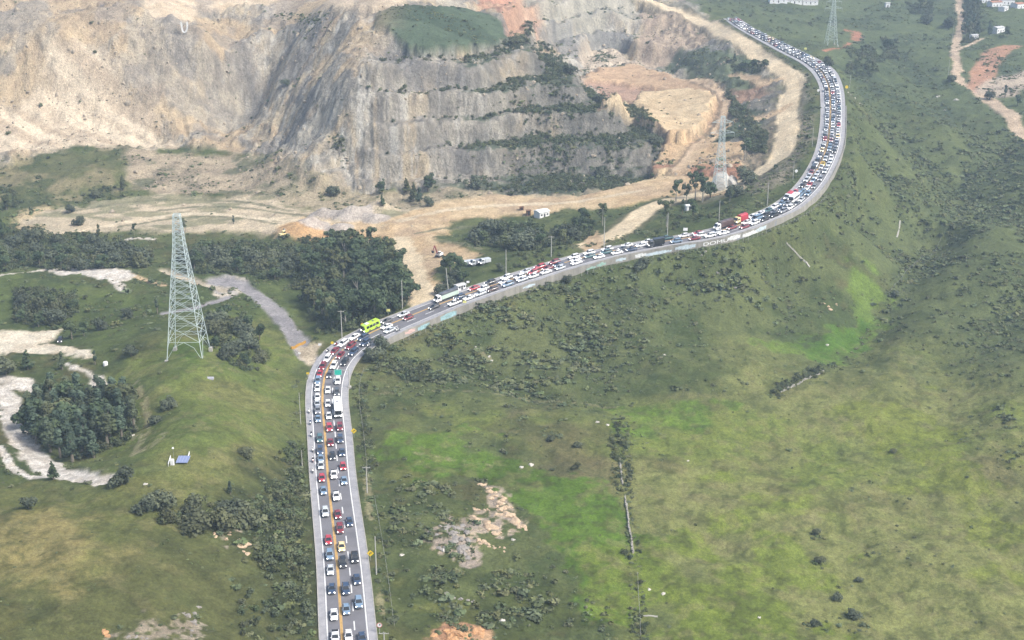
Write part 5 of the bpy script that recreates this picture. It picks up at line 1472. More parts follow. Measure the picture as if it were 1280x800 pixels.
def car_parts(kind):
    c = CARS[kind]
    body = MB()
    body.loft([[(-w * .86, y, lo), (-w, y, lo + .16), (-w, y, hi - .16), (-w * .88, y, hi), (w * .88, y, hi), (w, y, hi - .16), (w, y, lo + .16), (w * .86, y, lo)] for y, w, lo, hi in c['st']])
    a, b, ra, rb, z0, z1, w0, w1 = c['cab']
    roof = [(-w1, ra, z1 - .03), (w1, ra, z1 - .03), (w1, rb, z1 - .03), (-w1, rb, z1 - .03)]
    body.loft([roof, [(-w1 * .9, ra + .1, z1 + .03), (w1 * .9, ra + .1, z1 + .03), (w1 * .9, rb - .1, z1 + .03), (-w1 * .9, rb - .1, z1 + .03)]])
    for sx in (-1, 1):                                       # screen pillars and door posts
        for (p, q) in (((w0, b, z0), (w1, rb, z1 - .02)), ((w0, a, z0), (w1, ra, z1 - .02)), ((w0, (a + b) / 2 - .1, z0), (w1, (ra + rb) / 2 - .1, z1 - .02))):
            body.tube([(sx * (p[0] + .012), p[1], p[2]), (sx * (q[0] + .012), q[1], q[2])], .045, 0, 4)
        body.box(sx * (w0 + .16) - .09, sx * (w0 + .16) + .09, b - .32, b - .18, z0 + .02, z0 + .2)
    if kind == 'van':
        body.box(-.9, .9, -2.62, .9, 1.3, 1.62)
    glass = MB()
    glass.loft([[(-w0, a, z0), (w0, a, z0), (w0, b, z0), (-w0, b, z0)], [(-w1, ra, z1 - .03), (w1, ra, z1 - .03), (w1, rb, z1 - .03), (-w1, rb, z1 - .03)]])
    wheel = MB()
    r = c['wh'][2]
    n = 12
    ring = lambda x, q: [(x, math.cos(2 * math.pi * j / n) * q, math.sin(2 * math.pi * j / n) * q) for j in range(n)]
    wheel.loft([ring(-.1, r * .9), ring(-.1, r), ring(.1, r), ring(.1, r * .9)], 0)
    wheel.loft([ring(-.112, r * .6), ring(.112, r * .6)], 1)
    hz = c['st'][-1][3]; hw = c['st'][-2][1]
    lamp = MB()
    y1 = c['st'][-1][0]
    lamp.loft([[(-.20, y1 - .42, hz - .02), (.16, y1 - .28, hz - .02), (.16, y1 - .24, hz + .14), (-.20, y1 - .38, hz + .17)], [(-.20, y1 - .12, hz - .06), (.16, y1 + .02, hz - .06), (.16, y1 - .02, hz + .09), (-.20, y1 - .20, hz + .12)]])
    front = MB(); front.box(-.46, .46, y1 - .1, y1 + .03, .34, hz - .06)
    extra = None
    if kind == 'pickup':
        extra = MB(); extra.box(-.78, .78, -2.5, -.85, 1.0, 1.085)
    return body, glass, wheel, lamp, front, extra

CACHE = {}
def car_meshes(kind):
    if kind not in CACHE:
        b, g, w, l, f, e = car_parts(kind)
        lr = MB(); lr.v = [(-x, y, z) for x, y, z in l.v]; lr.f = [q[::-1] for q in l.f]; lr.m = l.m
        CACHE[kind] = dict(body=b, windows=g.mesh('windows', [M_GLASS]), wheel=w.mesh('wheel', [M_TYRE, M_RIM]), lampL=l.mesh('headlight', [M_LAMP]), lampR=lr.mesh('headlight', [M_LAMP]),
                           grille=f.mesh('grille', [M_CHROME]), bed=e.mesh('cargo_bed', [M_TRIM]) if e else None, parts=(b, g, w, l, f, e), body_c={}, one={})
    return CACHE[kind]

def car_detailed(kind, colour, label, M, group):
    q = car_meshes(kind); c = CARS[kind]
    if colour not in q['body_c']:
        q['body_c'][colour] = q['body'].mesh('body', [paint(colour)])
    e = link('pickup_truck' if kind == 'pickup' else 'minibus' if kind == 'van' else 'car', None, label=label, category='pickup' if kind == 'pickup' else 'van' if kind == 'van' else 'car', group=group)
    e.matrix_world = M
    link('body', q['body_c'][colour], e); link('windows', q['windows'], e); link('grille', q['grille'], e)
    hw = c['st'][3][1] - .08
    for y in c['wh'][:2]:
        for sx in (-1, 1):
            link('wheel', q['wheel'], e, (sx * hw, y, c['wh'][2]))
    x = c['st'][-1][1] - .10
    link('headlight', q['lampL'], e, (x, 0, 0)); link('headlight', q['lampR'], e, (-x, 0, 0))
    if q['bed']:
        link('cargo_bed', q['bed'], e)
    return e

def car_single(kind, colour):
    """the whole car as one mesh, for the queue far away"""
    q = car_meshes(kind); c = CARS[kind]
    if colour in q['one']:
        return q['one'][colour]
    b, g, w, l, f, e = q['parts']
    o = MB()
    def add(p, mat, off=(0, 0, 0), flip=False):
        n = len(o.v)
        o.v += [((-x if flip else x) + off[0], y + off[1], z + off[2]) for x, y, z in p.v]
        o.f += [tuple(n + i for i in fc) for fc in p.f]; o.m += [mat] * len(p.f)
    add(b, 0); add(g, 1); add(f, 2)
    hw = c['st'][3][1] - .08; x = c['st'][-1][1] - .10
    for y in c['wh'][:2]:
        for sx in (-1, 1): add(w, 2, (sx * hw, y, c['wh'][2]))
    add(l, 3, (x, 0, 0)); add(l, 3, (-x, 0, 0), True)
    if e: add(e, 2)
    q['one'][colour] = o.mesh('car', [paint(colour), M_GLASS, M_TRIM, M_LAMP])
    return q['one'][colour]

VS = 1.14                                                    # the photograph's vehicles against this road
def pose(s, frac, dz=0.0, yaw=0.0, back=False):
    p, t = road_at(s, frac)
    f = Vector(t) * (1 if back else -1)                      # the whole queue faces down the road
    f.normalize()
    if yaw: f = Matrix.Rotation(yaw, 3, 'Z') @ f
    r = f.cross(Vector((0, 0, 1))).normalized(); u = r.cross(f)
    k = VS
    M = Matrix((( r.x * k, f.x * k, u.x * k, p[0]), (r.y * k, f.y * k, u.y * k, p[1]), (r.z * k, f.z * k, u.z * k, p[2] + dz), (0, 0, 0, 1)))
    return M

LANE = {'L': (F_L + F_Y) / 2, 'M': (F_Y + F_D) / 2 + .004, 'R': (F_D + F_R) / 2}
_ls = np.arange(0, RS[-1], 0.5)
_lp = {}
for k, f in LANE.items():
    P = np.array([road_at(s, f)[0] for s in _ls]); P[:, 2] += 0.75
    _lp[k] = np.stack(pix(P[:, 0], P[:, 1], P[:, 2])[:2], 1)
def s_of(u, v, lane='M'):
    d = ((_lp[lane] - (u, v)) ** 2).sum(1)
    return float(_ls[d.argmin()])

Q = '''
R 455 797 navy_blue sedan;M 437 794 white hatchback;L 417.5 796 white pickup;R 451.7 752.5 blue_grey suv;M 436 761 blue_grey hatchback;L 416.5 768 white sedan;M 432.5 736.5 navy_blue suv;L 415 735.6 navy_blue sedan
L 412.5 675 red hatchback;L 412.5 693.5 blue_grey suv;L 412.5 712 silver sedan;M 427 661 dark_red suv;M 428 683 cream sedan;M 429 702.5 black suv;R 444.5 696.5 black pickup;R 450 723.5 navy_blue sedan
L 402 580 silver hatchback;L 404.5 597 red hatchback;L 404.5 613 blue_grey sedan;L 407.5 640 silver suv;M 419 593 white pickup;M 422 619 white pickup;M 424.5 642.5 dark_red sedan;R 433.5 582 red hatchback;R 430.5 600 blue_grey sedan;R 441.5 651 navy_blue sedan
L 394.7 504 silver sedan;L 396 513 grey suv;L 397 523 blue_grey sedan;L 399 548 dark_teal suv;L 400 563 navy_blue suv;L 402 575 blue_grey hatchback;M 409 504 white hatchback;M 409.5 519.5 white sedan;M 410.5 535 red suv;M 413 553 dark_red sedan;M 416 570 black hatchback
R 425 534 dark_red suv;R 426 549 navy_blue suv;R 428.5 565 navy_blue sedan
L 400 469 blue_grey suv;L 396.5 479 white sedan;L 396 496 white hatchback;L 407 458 red sedan;L 413 448 dark_red suv;L 422 440 white suv;L 430 433 dark_red sedan;L 438 425 white suv;L 449 419 white sedan
M 413 468 dark_grey sedan;M 419.5 458 white suv;M 409.5 487 white sedan;M 429 446.5 dark_red sedan;M 441.5 436 dark_red suv;M 456 423 navy_blue suv
R 424 476 white suv;R 421.5 490 dark_grey suv;R 434.5 454 black suv;R 444.5 442 navy_blue suv;R 460 431 navy_blue suv
M 484 409 white sedan;R 488 414.5 silver sedan;L 482 402.5 dark_grey sedan;L 505.6 393 silver sedan;M 510.6 397 dark_red hatchback;M 544 386 black sedan
R 569 380 white pickup;M 575 371 navy_blue suv;R 590 373.5 white sedan;R 601 369 silver sedan;L 593 361 red sedan;M 605 362 white suv;R 616 364 brown suv;L 614 354 black suv;L 633 347.5 white suv;M 632 353 white sedan;R 635 357 blue_grey suv
M 650 346 white suv;R 654 351 silver sedan;L 658 337.5 silver sedan;M 667 341 red suv;R 667 346 white hatchback;L 675.6 332.5 red suv;R 684 340 white sedan;M 685 334 dark_red sedan;L 694 328 dark_red suv;M 698 331 navy_blue sedan;R 701 337 silver hatchback
L 717.5 321 white suv;M 720 326 white sedan;R 722 331 white sedan;L 737 317 white suv;M 738 321 dark_teal sedan;R 750.6 324 white sedan;L 759 311 white suv;M 759 317 dark_teal suv;R 772.5 319 white sedan;M 780 312.5 dark_grey sedan;L 784 306 white sedan;R 790 315 navy_blue sedan
M 802 308 white sedan;L 810 302 white sedan;L 834 298 dark_teal pickup;R 846 303 blue_grey suv;L 855 295 white hatchback;R 869 299 dark_red sedan;M 875 293 white suv;L 873 291 red sedan;R 888 295 white suv;M 896 289 silver sedan;R 905 291 white sedan;M 915 284 dark_red sedan;R 931 285 dark_red sedan;M 934 278 white sedan
'''
QUEUE = []                                                   # [s, lane, colour, kind, length, is special]
for tok in Q.replace('\n', ';').split(';'):
    if tok.strip():
        l, u, v, c, k = tok.split()
        QUEUE.append([s_of(float(u), float(v), l), l, c.replace('_', ' '), k, CARS[k]['L'], None])
for l, u, v, nm, ln in (('R', 423.5, 512, 'bus', 11.0), ('L', 463, 409, 'lime', 9.0), ('L', 558, 370, 'greentruck', 12.0), ('R', 820.6, 306, 'blacktruck', 6.5), ('L', 905, 283, 'browntruck', 10.0), ('L', 922, 276.5, 'redtruck', 8.0), ('M', 991.5, 248, 'minibus', 7.0), ('L', 984, 244, 'redload', 6.0)):
    QUEUE.append([s_of(u, v, l), l, None, nm, ln, nm])
r_ = random.Random(3)
for l in 'LMR':
    s = max(q[0] for q in QUEUE if q[1] == l and q[5] not in ('minibus', 'redload')) + 6.5
    while s < RS[-1] - 6:
        if not any(q[5] in ('minibus', 'redload') and q[1] == l and abs(q[0] - s) < 6.0 for q in QUEUE):
            c = r_.choices(['white', 'silver', 'grey', 'dark grey', 'blue grey', 'navy blue', 'black', 'red', 'dark red', 'yellow', 'dark teal'], [27, 20, 12, 10, 8, 8, 7, 4, 5, 1, 2])[0]
            QUEUE.append([s, l, c, r_.choices(['sedan', 'hatchback', 'suv', 'pickup', 'van'], [34, 20, 34, 6, 5])[0], 4.5, None])
        s += r_.choices([r_.uniform(5.6, 7.4), r_.uniform(9, 14)], [.88, .12])[0]
for l in 'LMR':                                              # keep bumpers apart
    lane = sorted([q for q in QUEUE if q[1] == l], key=lambda q: q[0])
    for _ in range(60):
        for a, b in zip(lane, lane[1:]):
            need = (a[4] + b[4]) / 2 * VS + 0.7 - (b[0] - a[0])
            if need > 0:
                if a[5]: b[0] += need
                elif b[5]: a[0] -= need
                else: a[0] -= need / 2; b[0] += need / 2

LM = [(s_of(436, 830), 'the bottom of the photo'), (s_of(444, 691), 'the sign by the tall pole'), (s_of(422, 541), 'the hedge sign'), (s_of(416, 512), 'the long white bus'),
      (s_of(418, 478), 'the overhead green sign'), (s_of(468, 413), 'the lime green bus'), (s_of(556, 376), 'the green covered lorry'), (s_of(660, 345), 'the wall bush'), (s_of(755, 318), 'the tall pole above the queue'), (s_of(818, 305), 'the black box lorry'),
      (s_of(922, 281), 'the red lorry'), (s_of(991, 248), 'the white minibus'), (s_of(1027, 205), 'the yellow taxi'), (s_of(1036, 183), 'the verge pole'), (s_of(1041, 150), 'the crown of the bend'), (s_of(1040, 112), 'the far outer pole'), (s_of(1030, 90), 'the far bend bush'), (s_of(990, 66), 'the far end of the bend')]
ORD = ['', 'second', 'third', 'fourth', 'fifth', 'sixth', 'seventh', 'eighth', 'ninth', 'tenth', 'eleventh', 'twelfth', 'thirteenth', 'fourteenth', 'fifteenth']
LN = {'L': 'hillside', 'M': 'middle', 'R': 'valley-side'}
KN = {'sedan': 'saloon', 'hatchback': 'hatchback', 'suv': 'estate', 'pickup': 'pickup', 'van': 'van'}
COUNT = {}
def car_label(s, lane, colour, kind, what=None):
    near = max([m for m in LM if m[0] <= s] or [LM[0]])
    key = (lane, colour, kind, near[1], what)
    COUNT[key] = COUNT.get(key, 0) + 1
    n = COUNT[key]
    nm = what or f'{colour} {KN[kind]}'
    return f"{nm} in the {LN[lane]} lane, {ORD[n - 1] + ' such' if n > 1 else 'first such'} past {near[1]}"

cars = sorted([q for q in QUEUE if not q[5]], key=lambda q: q[0])
for q in cars:                                               # one yellow taxi marks the far bend
    pass
taxi = min([q for q in cars if q[1] == 'M'], key=lambda q: abs(q[0] - s_of(1027, 205)))
taxi[2], taxi[3] = 'yellow', 'sedan'
for q in cars:
    if q is not taxi and q[2] == 'yellow':
        q[2] = 'cream'
DETAIL_S = s_of(835, 303)
stuff_v = []
for i, (s, l, c, k, ln, _) in enumerate(cars):
    M = pose(s, LANE[l] + rnd.uniform(-.012, .012), 0.015, rnd.uniform(-.02, .02))
    if i < 296:
        lab = car_label(s, l, c, k)
        if s < DETAIL_S:
            car_detailed(k, c, lab, M, 'cars in the traffic jam')
        else:
            o = link('pickup_truck' if k == 'pickup' else 'minibus' if k == 'van' else 'car', car_single(k, c), label=lab, category='pickup' if k == 'pickup' else 'van' if k == 'van' else 'car', group='cars in the traffic jam')
            o.matrix_world = M
    else:
        stuff_v.append((M, k, c))
if stuff_v:
    bm = bmesh.new(); mats = []
    for M, k, c in stuff_v:
        me = car_single(k, c)
        idx = []
        for m in me.materials:
            if m not in mats: mats.append(m)
            idx.append(mats.index(m))
        t = bmesh.new(); t.from_mesh(me); t.transform(M)
        for f in t.faces: f.material_index = idx[f.material_index]
        tmp = bpy.data.meshes.new('t'); t.to_mesh(tmp); t.free(); bm.from_mesh(tmp); bpy.data.meshes.remove(tmp)
    me = bpy.data.meshes.new('distant_traffic'); bm.to_mesh(me); bm.free()
    for m in mats: me.materials.append(m)
    link('distant_traffic', me, kind='stuff', label='far tail of the traffic jam beyond the bend', category='traffic')

# ---- buses and lorries
def wheels(e, xs, ys, r=.48):
    m = MB(); n = 14
    ring = lambda x, q: [(x, math.cos(2 * math.pi * j / n) * q, math.sin(2 * math.pi * j / n) * q) for j in range(n)]
    m.loft([ring(-.14, r * .9), ring(-.14, r), ring(.14, r), ring(.14, r * .9)], 0); m.loft([ring(-.152, r * .55), ring(.152, r * .55)], 1)
    me = m.mesh('wheel', [M_TYRE, M_RIM])
    for y in ys:
        for x in xs: link('wheel', me, e, (x, y, r))
def lamps(e, x, y, z):
    for sx in (-1, 1):
        link('headlight', MB().box(-.2, .2, -.08, .08, -.13, .13).mesh('headlight', [M_LAMP]), e, (sx * x, y, z))

def bus(s, lane, colour, L, label, belt=None):
    e = link('bus', None, label=label, category='bus'); e.matrix_world = pose(s, LANE[lane], .015)
    h = L / 2
    b = MB().box(-1.22, 1.22, -h, h, .45, 3.05, 0, .06, .08, .16)
    link('body', b.mesh('body', [paint(colour)]), e)
    g = MB()
    for k in range(int(L / 1.5)):
        y0 = -h + .7 + k * 1.42
        if y0 + 1.2 > h - .9: break
        for sx in (-1, 1): g.box(sx * 1.215 - .02, sx * 1.215 + .02, y0, y0 + 1.2, 1.55, 2.5)
    link('windows', g.mesh('windows', [M_GLASS]), e)
    w = MB(); w.loft([[(-1.05, h - .05, 1.35), (1.05, h - .05, 1.35), (1.05, h + .02, 1.35), (-1.05, h + .02, 1.35)], [(-1.0, h - .22, 2.72), (1.0, h - .22, 2.72), (1.0, h - .04, 2.72), (-1.0, h - .04, 2.72)]])
    link('windscreen', w.mesh('windscreen', [M_GLASS]), e)
    link('roof_hatch', MB().box(-.4, .4, -1.6, -.9, 3.04, 3.14, 0, .05, .05).mesh('roof_hatch', [M_CHROME]), e)
    link('roof_unit', MB().box(-.7, .7, .8, 2.4, 3.04, 3.24, 0, .1, .1).mesh('roof_unit', [simple_mat('pale_grey_plastic', (.55, .57, .57))]), e)
    link('bumper', MB().box(-1.2, 1.2, h - .1, h + .1, .42, .85, 0, 0, 0, .06).mesh('bumper', [M_TRIM]), e)
    wheels(e, (-1.08, 1.08), (-h + 2.0, h - 2.2)); lamps(e, .9, h + .06, 1.02)
    for sx in (-1, 1): link('mirror', MB().box(sx * 1.36 - .1, sx * 1.36 + .1, h - .05, h + .12, 1.9, 2.4).mesh('mirror', [M_TRIM]), e)
    return e
def lorry(s, lane, cabc, cargoc, L, label, top=None, open_bed=False, H=3.3, M=None):
    e = link('lorry', None, label=label, category='lorry'); e.matrix_world = M or pose(s, LANE[lane], .015)
    h = L / 2
    c = MB(); c.loft([[(-1.1, y, lo), (-1.14, y, lo + .3), (-1.14, y, hi - .25), (-1.0, y, hi), (1.0, y, hi), (1.14, y, hi - .25), (1.14, y, lo + .3), (1.1, y, lo)] for y, lo, hi in ((h - 2.1, .6, 2.62), (h - 1.9, .6, 2.72), (h - .75, .6, 2.7), (h - .15, .55, 1.75), (h, .6, 1.5))])
    link('cab', c.mesh('cab', [paint(cabc)]), e)
    w = MB(); w.loft([[(-1.0, h - .16, 1.72), (1.0, h - .16, 1.72), (1.0, h - .1, 1.74), (-1.0, h - .1, 1.74)], [(-.94, h - .74, 2.58), (.94, h - .74, 2.58), (.94, h - .66, 2.62), (-.94, h - .66, 2.62)]])
    for sx in (-1, 1): w.box(sx * 1.14 - .02, sx * 1.14 + .02, h - 1.6, h - .6, 1.7, 2.35)
    link('windscreen', w.mesh('windscreen', [M_GLASS]), e)
    link('chassis', MB().box(-.5, .5, -h + .2, h - .3, .55, .85).mesh('chassis', [M_TRIM]), e)
    g = MB()
    if open_bed:
        g.box(-1.22, 1.22, -h, h - 2.25, .95, 1.1)
        for sx in (-1, 1): g.box(sx * 1.19 - .05, sx * 1.19 + .05, -h, h - 2.25, 1.1, H - .9)
        g.box(-1.14, 1.14, -h, -h + .1, 1.1, H - .9); g.box(-1.14, 1.14, h - 2.35, h - 2.25, 1.1, H - .7)
        for k in range(int(L)):
            y = -h + .4 + k * 1.0
            if y < h - 2.5:
                for sx in (-1, 1): g.box(sx * 1.27 - .03, sx * 1.27 + .03, y, y + .1, 1.0, H - .88)
    else:
        g.box(-1.24, 1.24, -h, h - 2.25, .95, H, 0, 0, 0, .05)
    link('cargo_box', g.mesh('cargo_box', [paint(cargoc)]), e)
    if top:
        t = MB(); y0, y1 = -h + .05, h - 2.3
        n = 10
        t.loft([[(-1.18, y, H - .9), (-1.15, y, H - .45 + .06 * math.sin(i * 1.7)), (-.6, y, H - .1 + .08 * math.sin(i * 2.1)), (.6, y, H - .1 + .08 * math.sin(i * 1.3 + 1)), (1.15, y, H - .45 + .06 * math.sin(i * 2.3)), (1.18, y, H - .9)] for i, y in enumerate(np.linspace(y0, y1, n))])
        link('cargo_cover', t.mesh('cargo_cover', [paint(top)]), e)
    link('bumper', MB().box(-1.12, 1.12, h - .05, h + .12, .5, .85).mesh('bumper', [M_TRIM]), e)
    wheels(e, (-1.0, 1.0), [-h + 1.0, h - 1.1] + ([-h + 2.2] if L > 8 else [])); lamps(e, .85, h + .05, 1.08)
    for sx in (-1, 1): link('mirror', MB().box(sx * 1.3 - .07, sx * 1.3 + .07, h - .5, h - .4, 1.7, 2.2).mesh('mirror', [M_TRIM]), e)
    return e
for q in QUEUE:
    s, l, nm = q[0], q[1], q[5]
    if nm == 'bus': bus(s, l, 'white', 11.0, 'long white bus in the valley-side lane of the jam')
    elif nm == 'lime': bus(s, l, 'lime', 7.2, 'bright lime green bus at the hillside edge of the bend')
    elif nm == 'greentruck': lorry(s, l, 'white', 'pale green', 9.6, 'long pale green lorry with dark cover by the quarry entrance', 'dark grey', True, 3.4)
    elif nm == 'blacktruck': lorry(s, l, 'dark grey', 'black', 6.5, 'small black box lorry in the valley-side lane', None, False, 3.2)
    elif nm == 'browntruck': lorry(s, l, 'white', 'brown', 8.6, 'lorry with white cab and dark brown load bed', 'brown', True, 3.4)
    elif nm == 'redtruck': lorry(s, l, 'cream', 'red', 6.4, 'lorry with bright red load bed behind a pale cab', 'red', True, 3.5)
    elif nm == 'minibus': bus(s, l, 'white', 7.2, 'white minibus in the middle lane on the long curve')
    elif nm == 'redload': lorry(s, l, 'white', 'white', 6.2, 'small white lorry with a red cover beside the white minibus', 'red', True, 3.0)

# ---- motorcycles and their riders
def rider_mesh():
    V = [(0, -.22, .82), (0, -.20, 1.05), (0, -.10, 1.28), (0, -.06, 1.42), (0, -.02, 1.50),
         (.19, -.10, 1.34), (.27, .10, 1.12), (.30, .38, 1.02), (-.19, -.10, 1.34), (-.27, .10, 1.12), (-.30, .38, 1.02),
         (.12, -.20, .80), (.20, .20, .78), (.19, .08, .36), (.19, .20, .30), (-.12, -.20, .80), (-.20, .20, .78), (-.19, .08, .36), (-.19, .20, .30)]
    E = [(0, 1), (1, 2), (2, 3), (3, 4), (2, 5), (5, 6), (6, 7), (2, 8), (8, 9), (9, 10), (0, 11), (11, 12), (12, 13), (13, 14), (0, 15), (15, 16), (16, 17), (17, 18)]
    R = [.17, .17, .19, .07, .06, .085, .062, .045, .085, .062, .045, .115, .085, .06, .045, .115, .085, .06, .045]
    me = bpy.data.meshes.new('person'); me.from_pydata(V, E, [])
    o = bpy.data.objects.new('person_source', me); COL.objects.link(o)
    sk = o.modifiers.new('s', 'SKIN'); ss = o.modifiers.new('u', 'SUBSURF'); ss.levels = 1
    for v, r in zip(me.skin_vertices[0].data, R): v.radius = (r, r)
    me.skin_vertices[0].data[0].use_root = True
    dg = bpy.context.evaluated_depsgraph_get()
    out = bpy.data.meshes.new_from_object(o.evaluated_get(dg)); out.name = 'person'
    bpy.data.objects.remove(o)
    return out
def helmet_mesh(mat):
    bm = bmesh.new(); bmesh.ops.create_uvsphere(bm, u_segments=12, v_segments=8, radius=.16)
    for v in bm.verts:
        v.co.y *= 1.15
    for f in bm.faces:
        c = f.calc_center_median(); f.material_index = 1 if c.y > .09 and abs(c.z) < .06 else 0
    me = bpy.data.meshes.new('helmet'); bm.to_mesh(me); bm.free(); me.materials.append(mat); me.materials.append(M_GLASS)
    return me
def bike_meshes(c):
    b = MB()
    b.loft([[(-.10, -.62, .62), (.10, -.62, .62), (.10, -.62, .76), (-.10, -.62, .76)], [(-.15, -.15, .55), (.15, -.15, .55), (.13, -.15, .80), (-.13, -.15, .80)], [(-.14, .22, .50), (.14, .22, .50), (.12, .22, .95), (-.12, .22, .95)], [(-.06, .46, .72), (.06, .46, .72), (.06, .46, .9), (-.06, .46, .9)]])
    b.tube([(0, .42, 1.0), (0, .62, .32)], .05); b.tube([(-.34, .36, 1.04), (-.1, .44, 1.02), (.1, .44, 1.02), (.34, .36, 1.04)], .025); b.tube([(.12, .1, .4), (.14, -.6, .45)], .05); b.box(-.16, .16, -.2, .2, .25, .55)
    w = MB(); n = 14
    ring = lambda x, q: [(x, math.cos(2 * math.pi * j / n) * q, math.sin(2 * math.pi * j / n) * q) for j in range(n)]
    w.loft([ring(-.05, .26), ring(-.06, .30), ring(.06, .30), ring(.05, .26)], 0); w.loft([ring(-.062, .12), ring(.062, .12)], 1)
    return b.mesh('frame', [paint(c)]), w.mesh('wheel', [M_TYRE, M_RIM]), MB().box(-.09, .09, -.06, .06, -.09, .09).mesh('headlight', [M_LAMP])
RIDER = rider_mesh()
CLOTH = {'dark': simple_mat('dark_jacket', (.03, .032, .04), .8), 'blue': simple_mat('blue_jacket', (.06, .10, .2), .8), 'white': simple_mat('pale_jacket', (.6, .6, .58), .8)}
HELM = {'white': helmet_mesh(paint('white')), 'black': helmet_mesh(paint('black')), 'red': helmet_mesh(paint('red'))}
RM = {}
for k, m in CLOTH.items():
    RM[k] = RIDER.copy(); RM[k].materials.clear(); RM[k].materials.append(m)
BK = {c: bike_meshes(c) for c in ('black', 'red', 'white')}
for (u, v, frac, c, jk, hl, wh) in ((387, 514, .065, 'black', 'white', 'white', 'highest on the straight shoulder'), (387.5, 528.5, .075, 'black', 'blue', 'white', 'second on the hillside shoulder'), (388.5, 543, .08, 'white', 'dark', 'black', 'level with the hedge sign'),
                               (391, 562, .095, 'black', 'white', 'white', 'beside the navy blue estates'), (392, 575, .085, 'red', 'dark', 'white', 'just above the lowest one'), (392.5, 588, .07, 'black', 'white', 'white', 'lowest on the hillside shoulder'),
                               (463.5, 434, .90, 'black', 'white', 'white', 'on the valley shoulder at the bend'), (411.5, 441, .105, 'black', 'dark', 'white', 'by the side road mouth'), (422, 432, .10, 'red', 'dark', 'black', 'before the white estates on the bend'),
                               (497, 412.5, .90, 'black', 'white', 'white', 'on the valley shoulder beside the retaining wall'), (576, 376, .62, 'black', 'blue', 'white', 'between lanes behind the white pickup')):
    P = np.array([road_at(s, frac)[0] for s in _ls]); pu, pv, _d = pix(P[:, 0], P[:, 1], P[:, 2] + .7)
    s = float(_ls[((pu - u) ** 2 + (pv - v) ** 2).argmin()])
    M = pose(s, frac, .015)
    e = link('motorcycle', None, label=f'{c} motorcycle {wh}', category='motorcycle'); e.matrix_world = M
    f, w, h = BK[c]
    link('frame', f, e); link('wheel', w, e, (0, .62, .3)); link('wheel', w, e, (0, -.62, .3)); link('headlight', h, e, (0, .52, .92))
    p = link('person', RM[jk], label=f'rider in {jk} jacket on the {c} motorcycle {wh}'.replace('white jacket', 'pale jacket'), category='person'); p.matrix_world = M
    link('helmet', HELM[hl], p, (0, .0, 1.60))

# ------------------------------------------------------------------ the retaining wall and what is painted on it
M_WALL = simple_mat('wall_concrete', tuple(A(180, 176, 166)), 0.92, nscale=0.3, namp=0.28)
_t = M_WALL.node_tree; _n = [q for q in _t.nodes if q.type == 'TEX_NOISE'][0]; _mp = _t.nodes.new('ShaderNodeMapping'); _mp.inputs['Scale'].default_value = (1.6, 1.6, .18)
_l = _n.inputs['Vector'].links[0]; _src = _l.from_socket; _t.links.new(_src, _mp.inputs['Vector']); _t.links.new(_mp.outputs[0], _n.inputs['Vector'])
def s_edge(u, v):
    P = np.array([road_at(s, 1.0)[0] for s in _ls]); a, b, _d = pix(P[:, 0], P[:, 1], P[:, 2] - 1.0)
    return float(_ls[((a - u) ** 2 + (b - v) ** 2).argmin()])
W0S, W1S = 258.0, 700.0
wall = ribbon('retaining_wall', [(0.02, -7.5), (1.13, -7.5), (1.0, 0.5), (0.70, 0.5), (0.70, 0.03), (0.02, 0.03)], M_WALL, W0S, W1S, 1, 1.0, lambda s, z: 0.10 * math.sin(s * .7) * (z > .3) + (0.12 * math.sin(s * .23) if z > .3 else 0),
              label='long pale concrete retaining wall under the valley side of the road', category='wall')

def on_wall(s, z, out=0.03):
    p, t = road_at(s, 1.0); k = int(np.clip(s / 2, 0, NS - 1)); o = 1.0 + (0.75 - z) * (0.13 / 8.25) + out
    return (p[0] + RN[k][0] * o, p[1] + RN[k][1] * o, p[2] + z)
def wall_mesh(name, outline_list, mat):
    """flat marks given as (arc, height) outlines, laid on the face of the wall"""
    bm = bmesh.new()
    for tri in outline_list:
        bm.faces.new([bm.verts.new(on_wall(s, z)) for s, z in tri])
    me = bpy.data.meshes.new(name); bm.to_mesh(me); bm.free(); me.materials.append(mat)
    return link(name, me, wall)
def wall_text(txt, s0, z0, size, stretch, mat):
    cu = bpy.data.curves.new('t', 'FONT'); cu.body = txt; cu.size = size
    o = bpy.data.objects.new('t', cu); COL.objects.link(o)
    me = bpy.data.meshes.new_from_object(o.evaluated_get(bpy.context.evaluated_depsgraph_get()))
    bpy.data.objects.remove(o)
    me.name = 'graffiti_lettering'
    for v in me.vertices:
        v.co = on_wall(s0 + v.co.x * stretch, z0 + v.co.y)
    me.materials.append(mat)
    return link('graffiti_lettering', me, wall)
GP = {'white': simple_mat('graffiti_white', (.60, .61, .60), .8, nscale=.9, namp=.25), 'turquoise': simple_mat('graffiti_turquoise', (.28, .43, .45), .8, nscale=.8, namp=.3), 'green': simple_mat('graffiti_green', (.27, .41, .35), .8, nscale=.8, namp=.3),
      'grey': simple_mat('graffiti_grey', (.22, .23, .25), .8), 'pale blue': simple_mat('graffiti_pale_blue', (.48, .56, .60), .8, nscale=.6, namp=.3), 'pink': simple_mat('graffiti_pink', (.55, .38, .34), .8, nscale=.8, namp=.3)}
wall_text('DOMU', s_edge(877, 305), -2.0, 2.3, 1.6, simple_mat('graffiti_letters', (.78, .79, .78), .8))
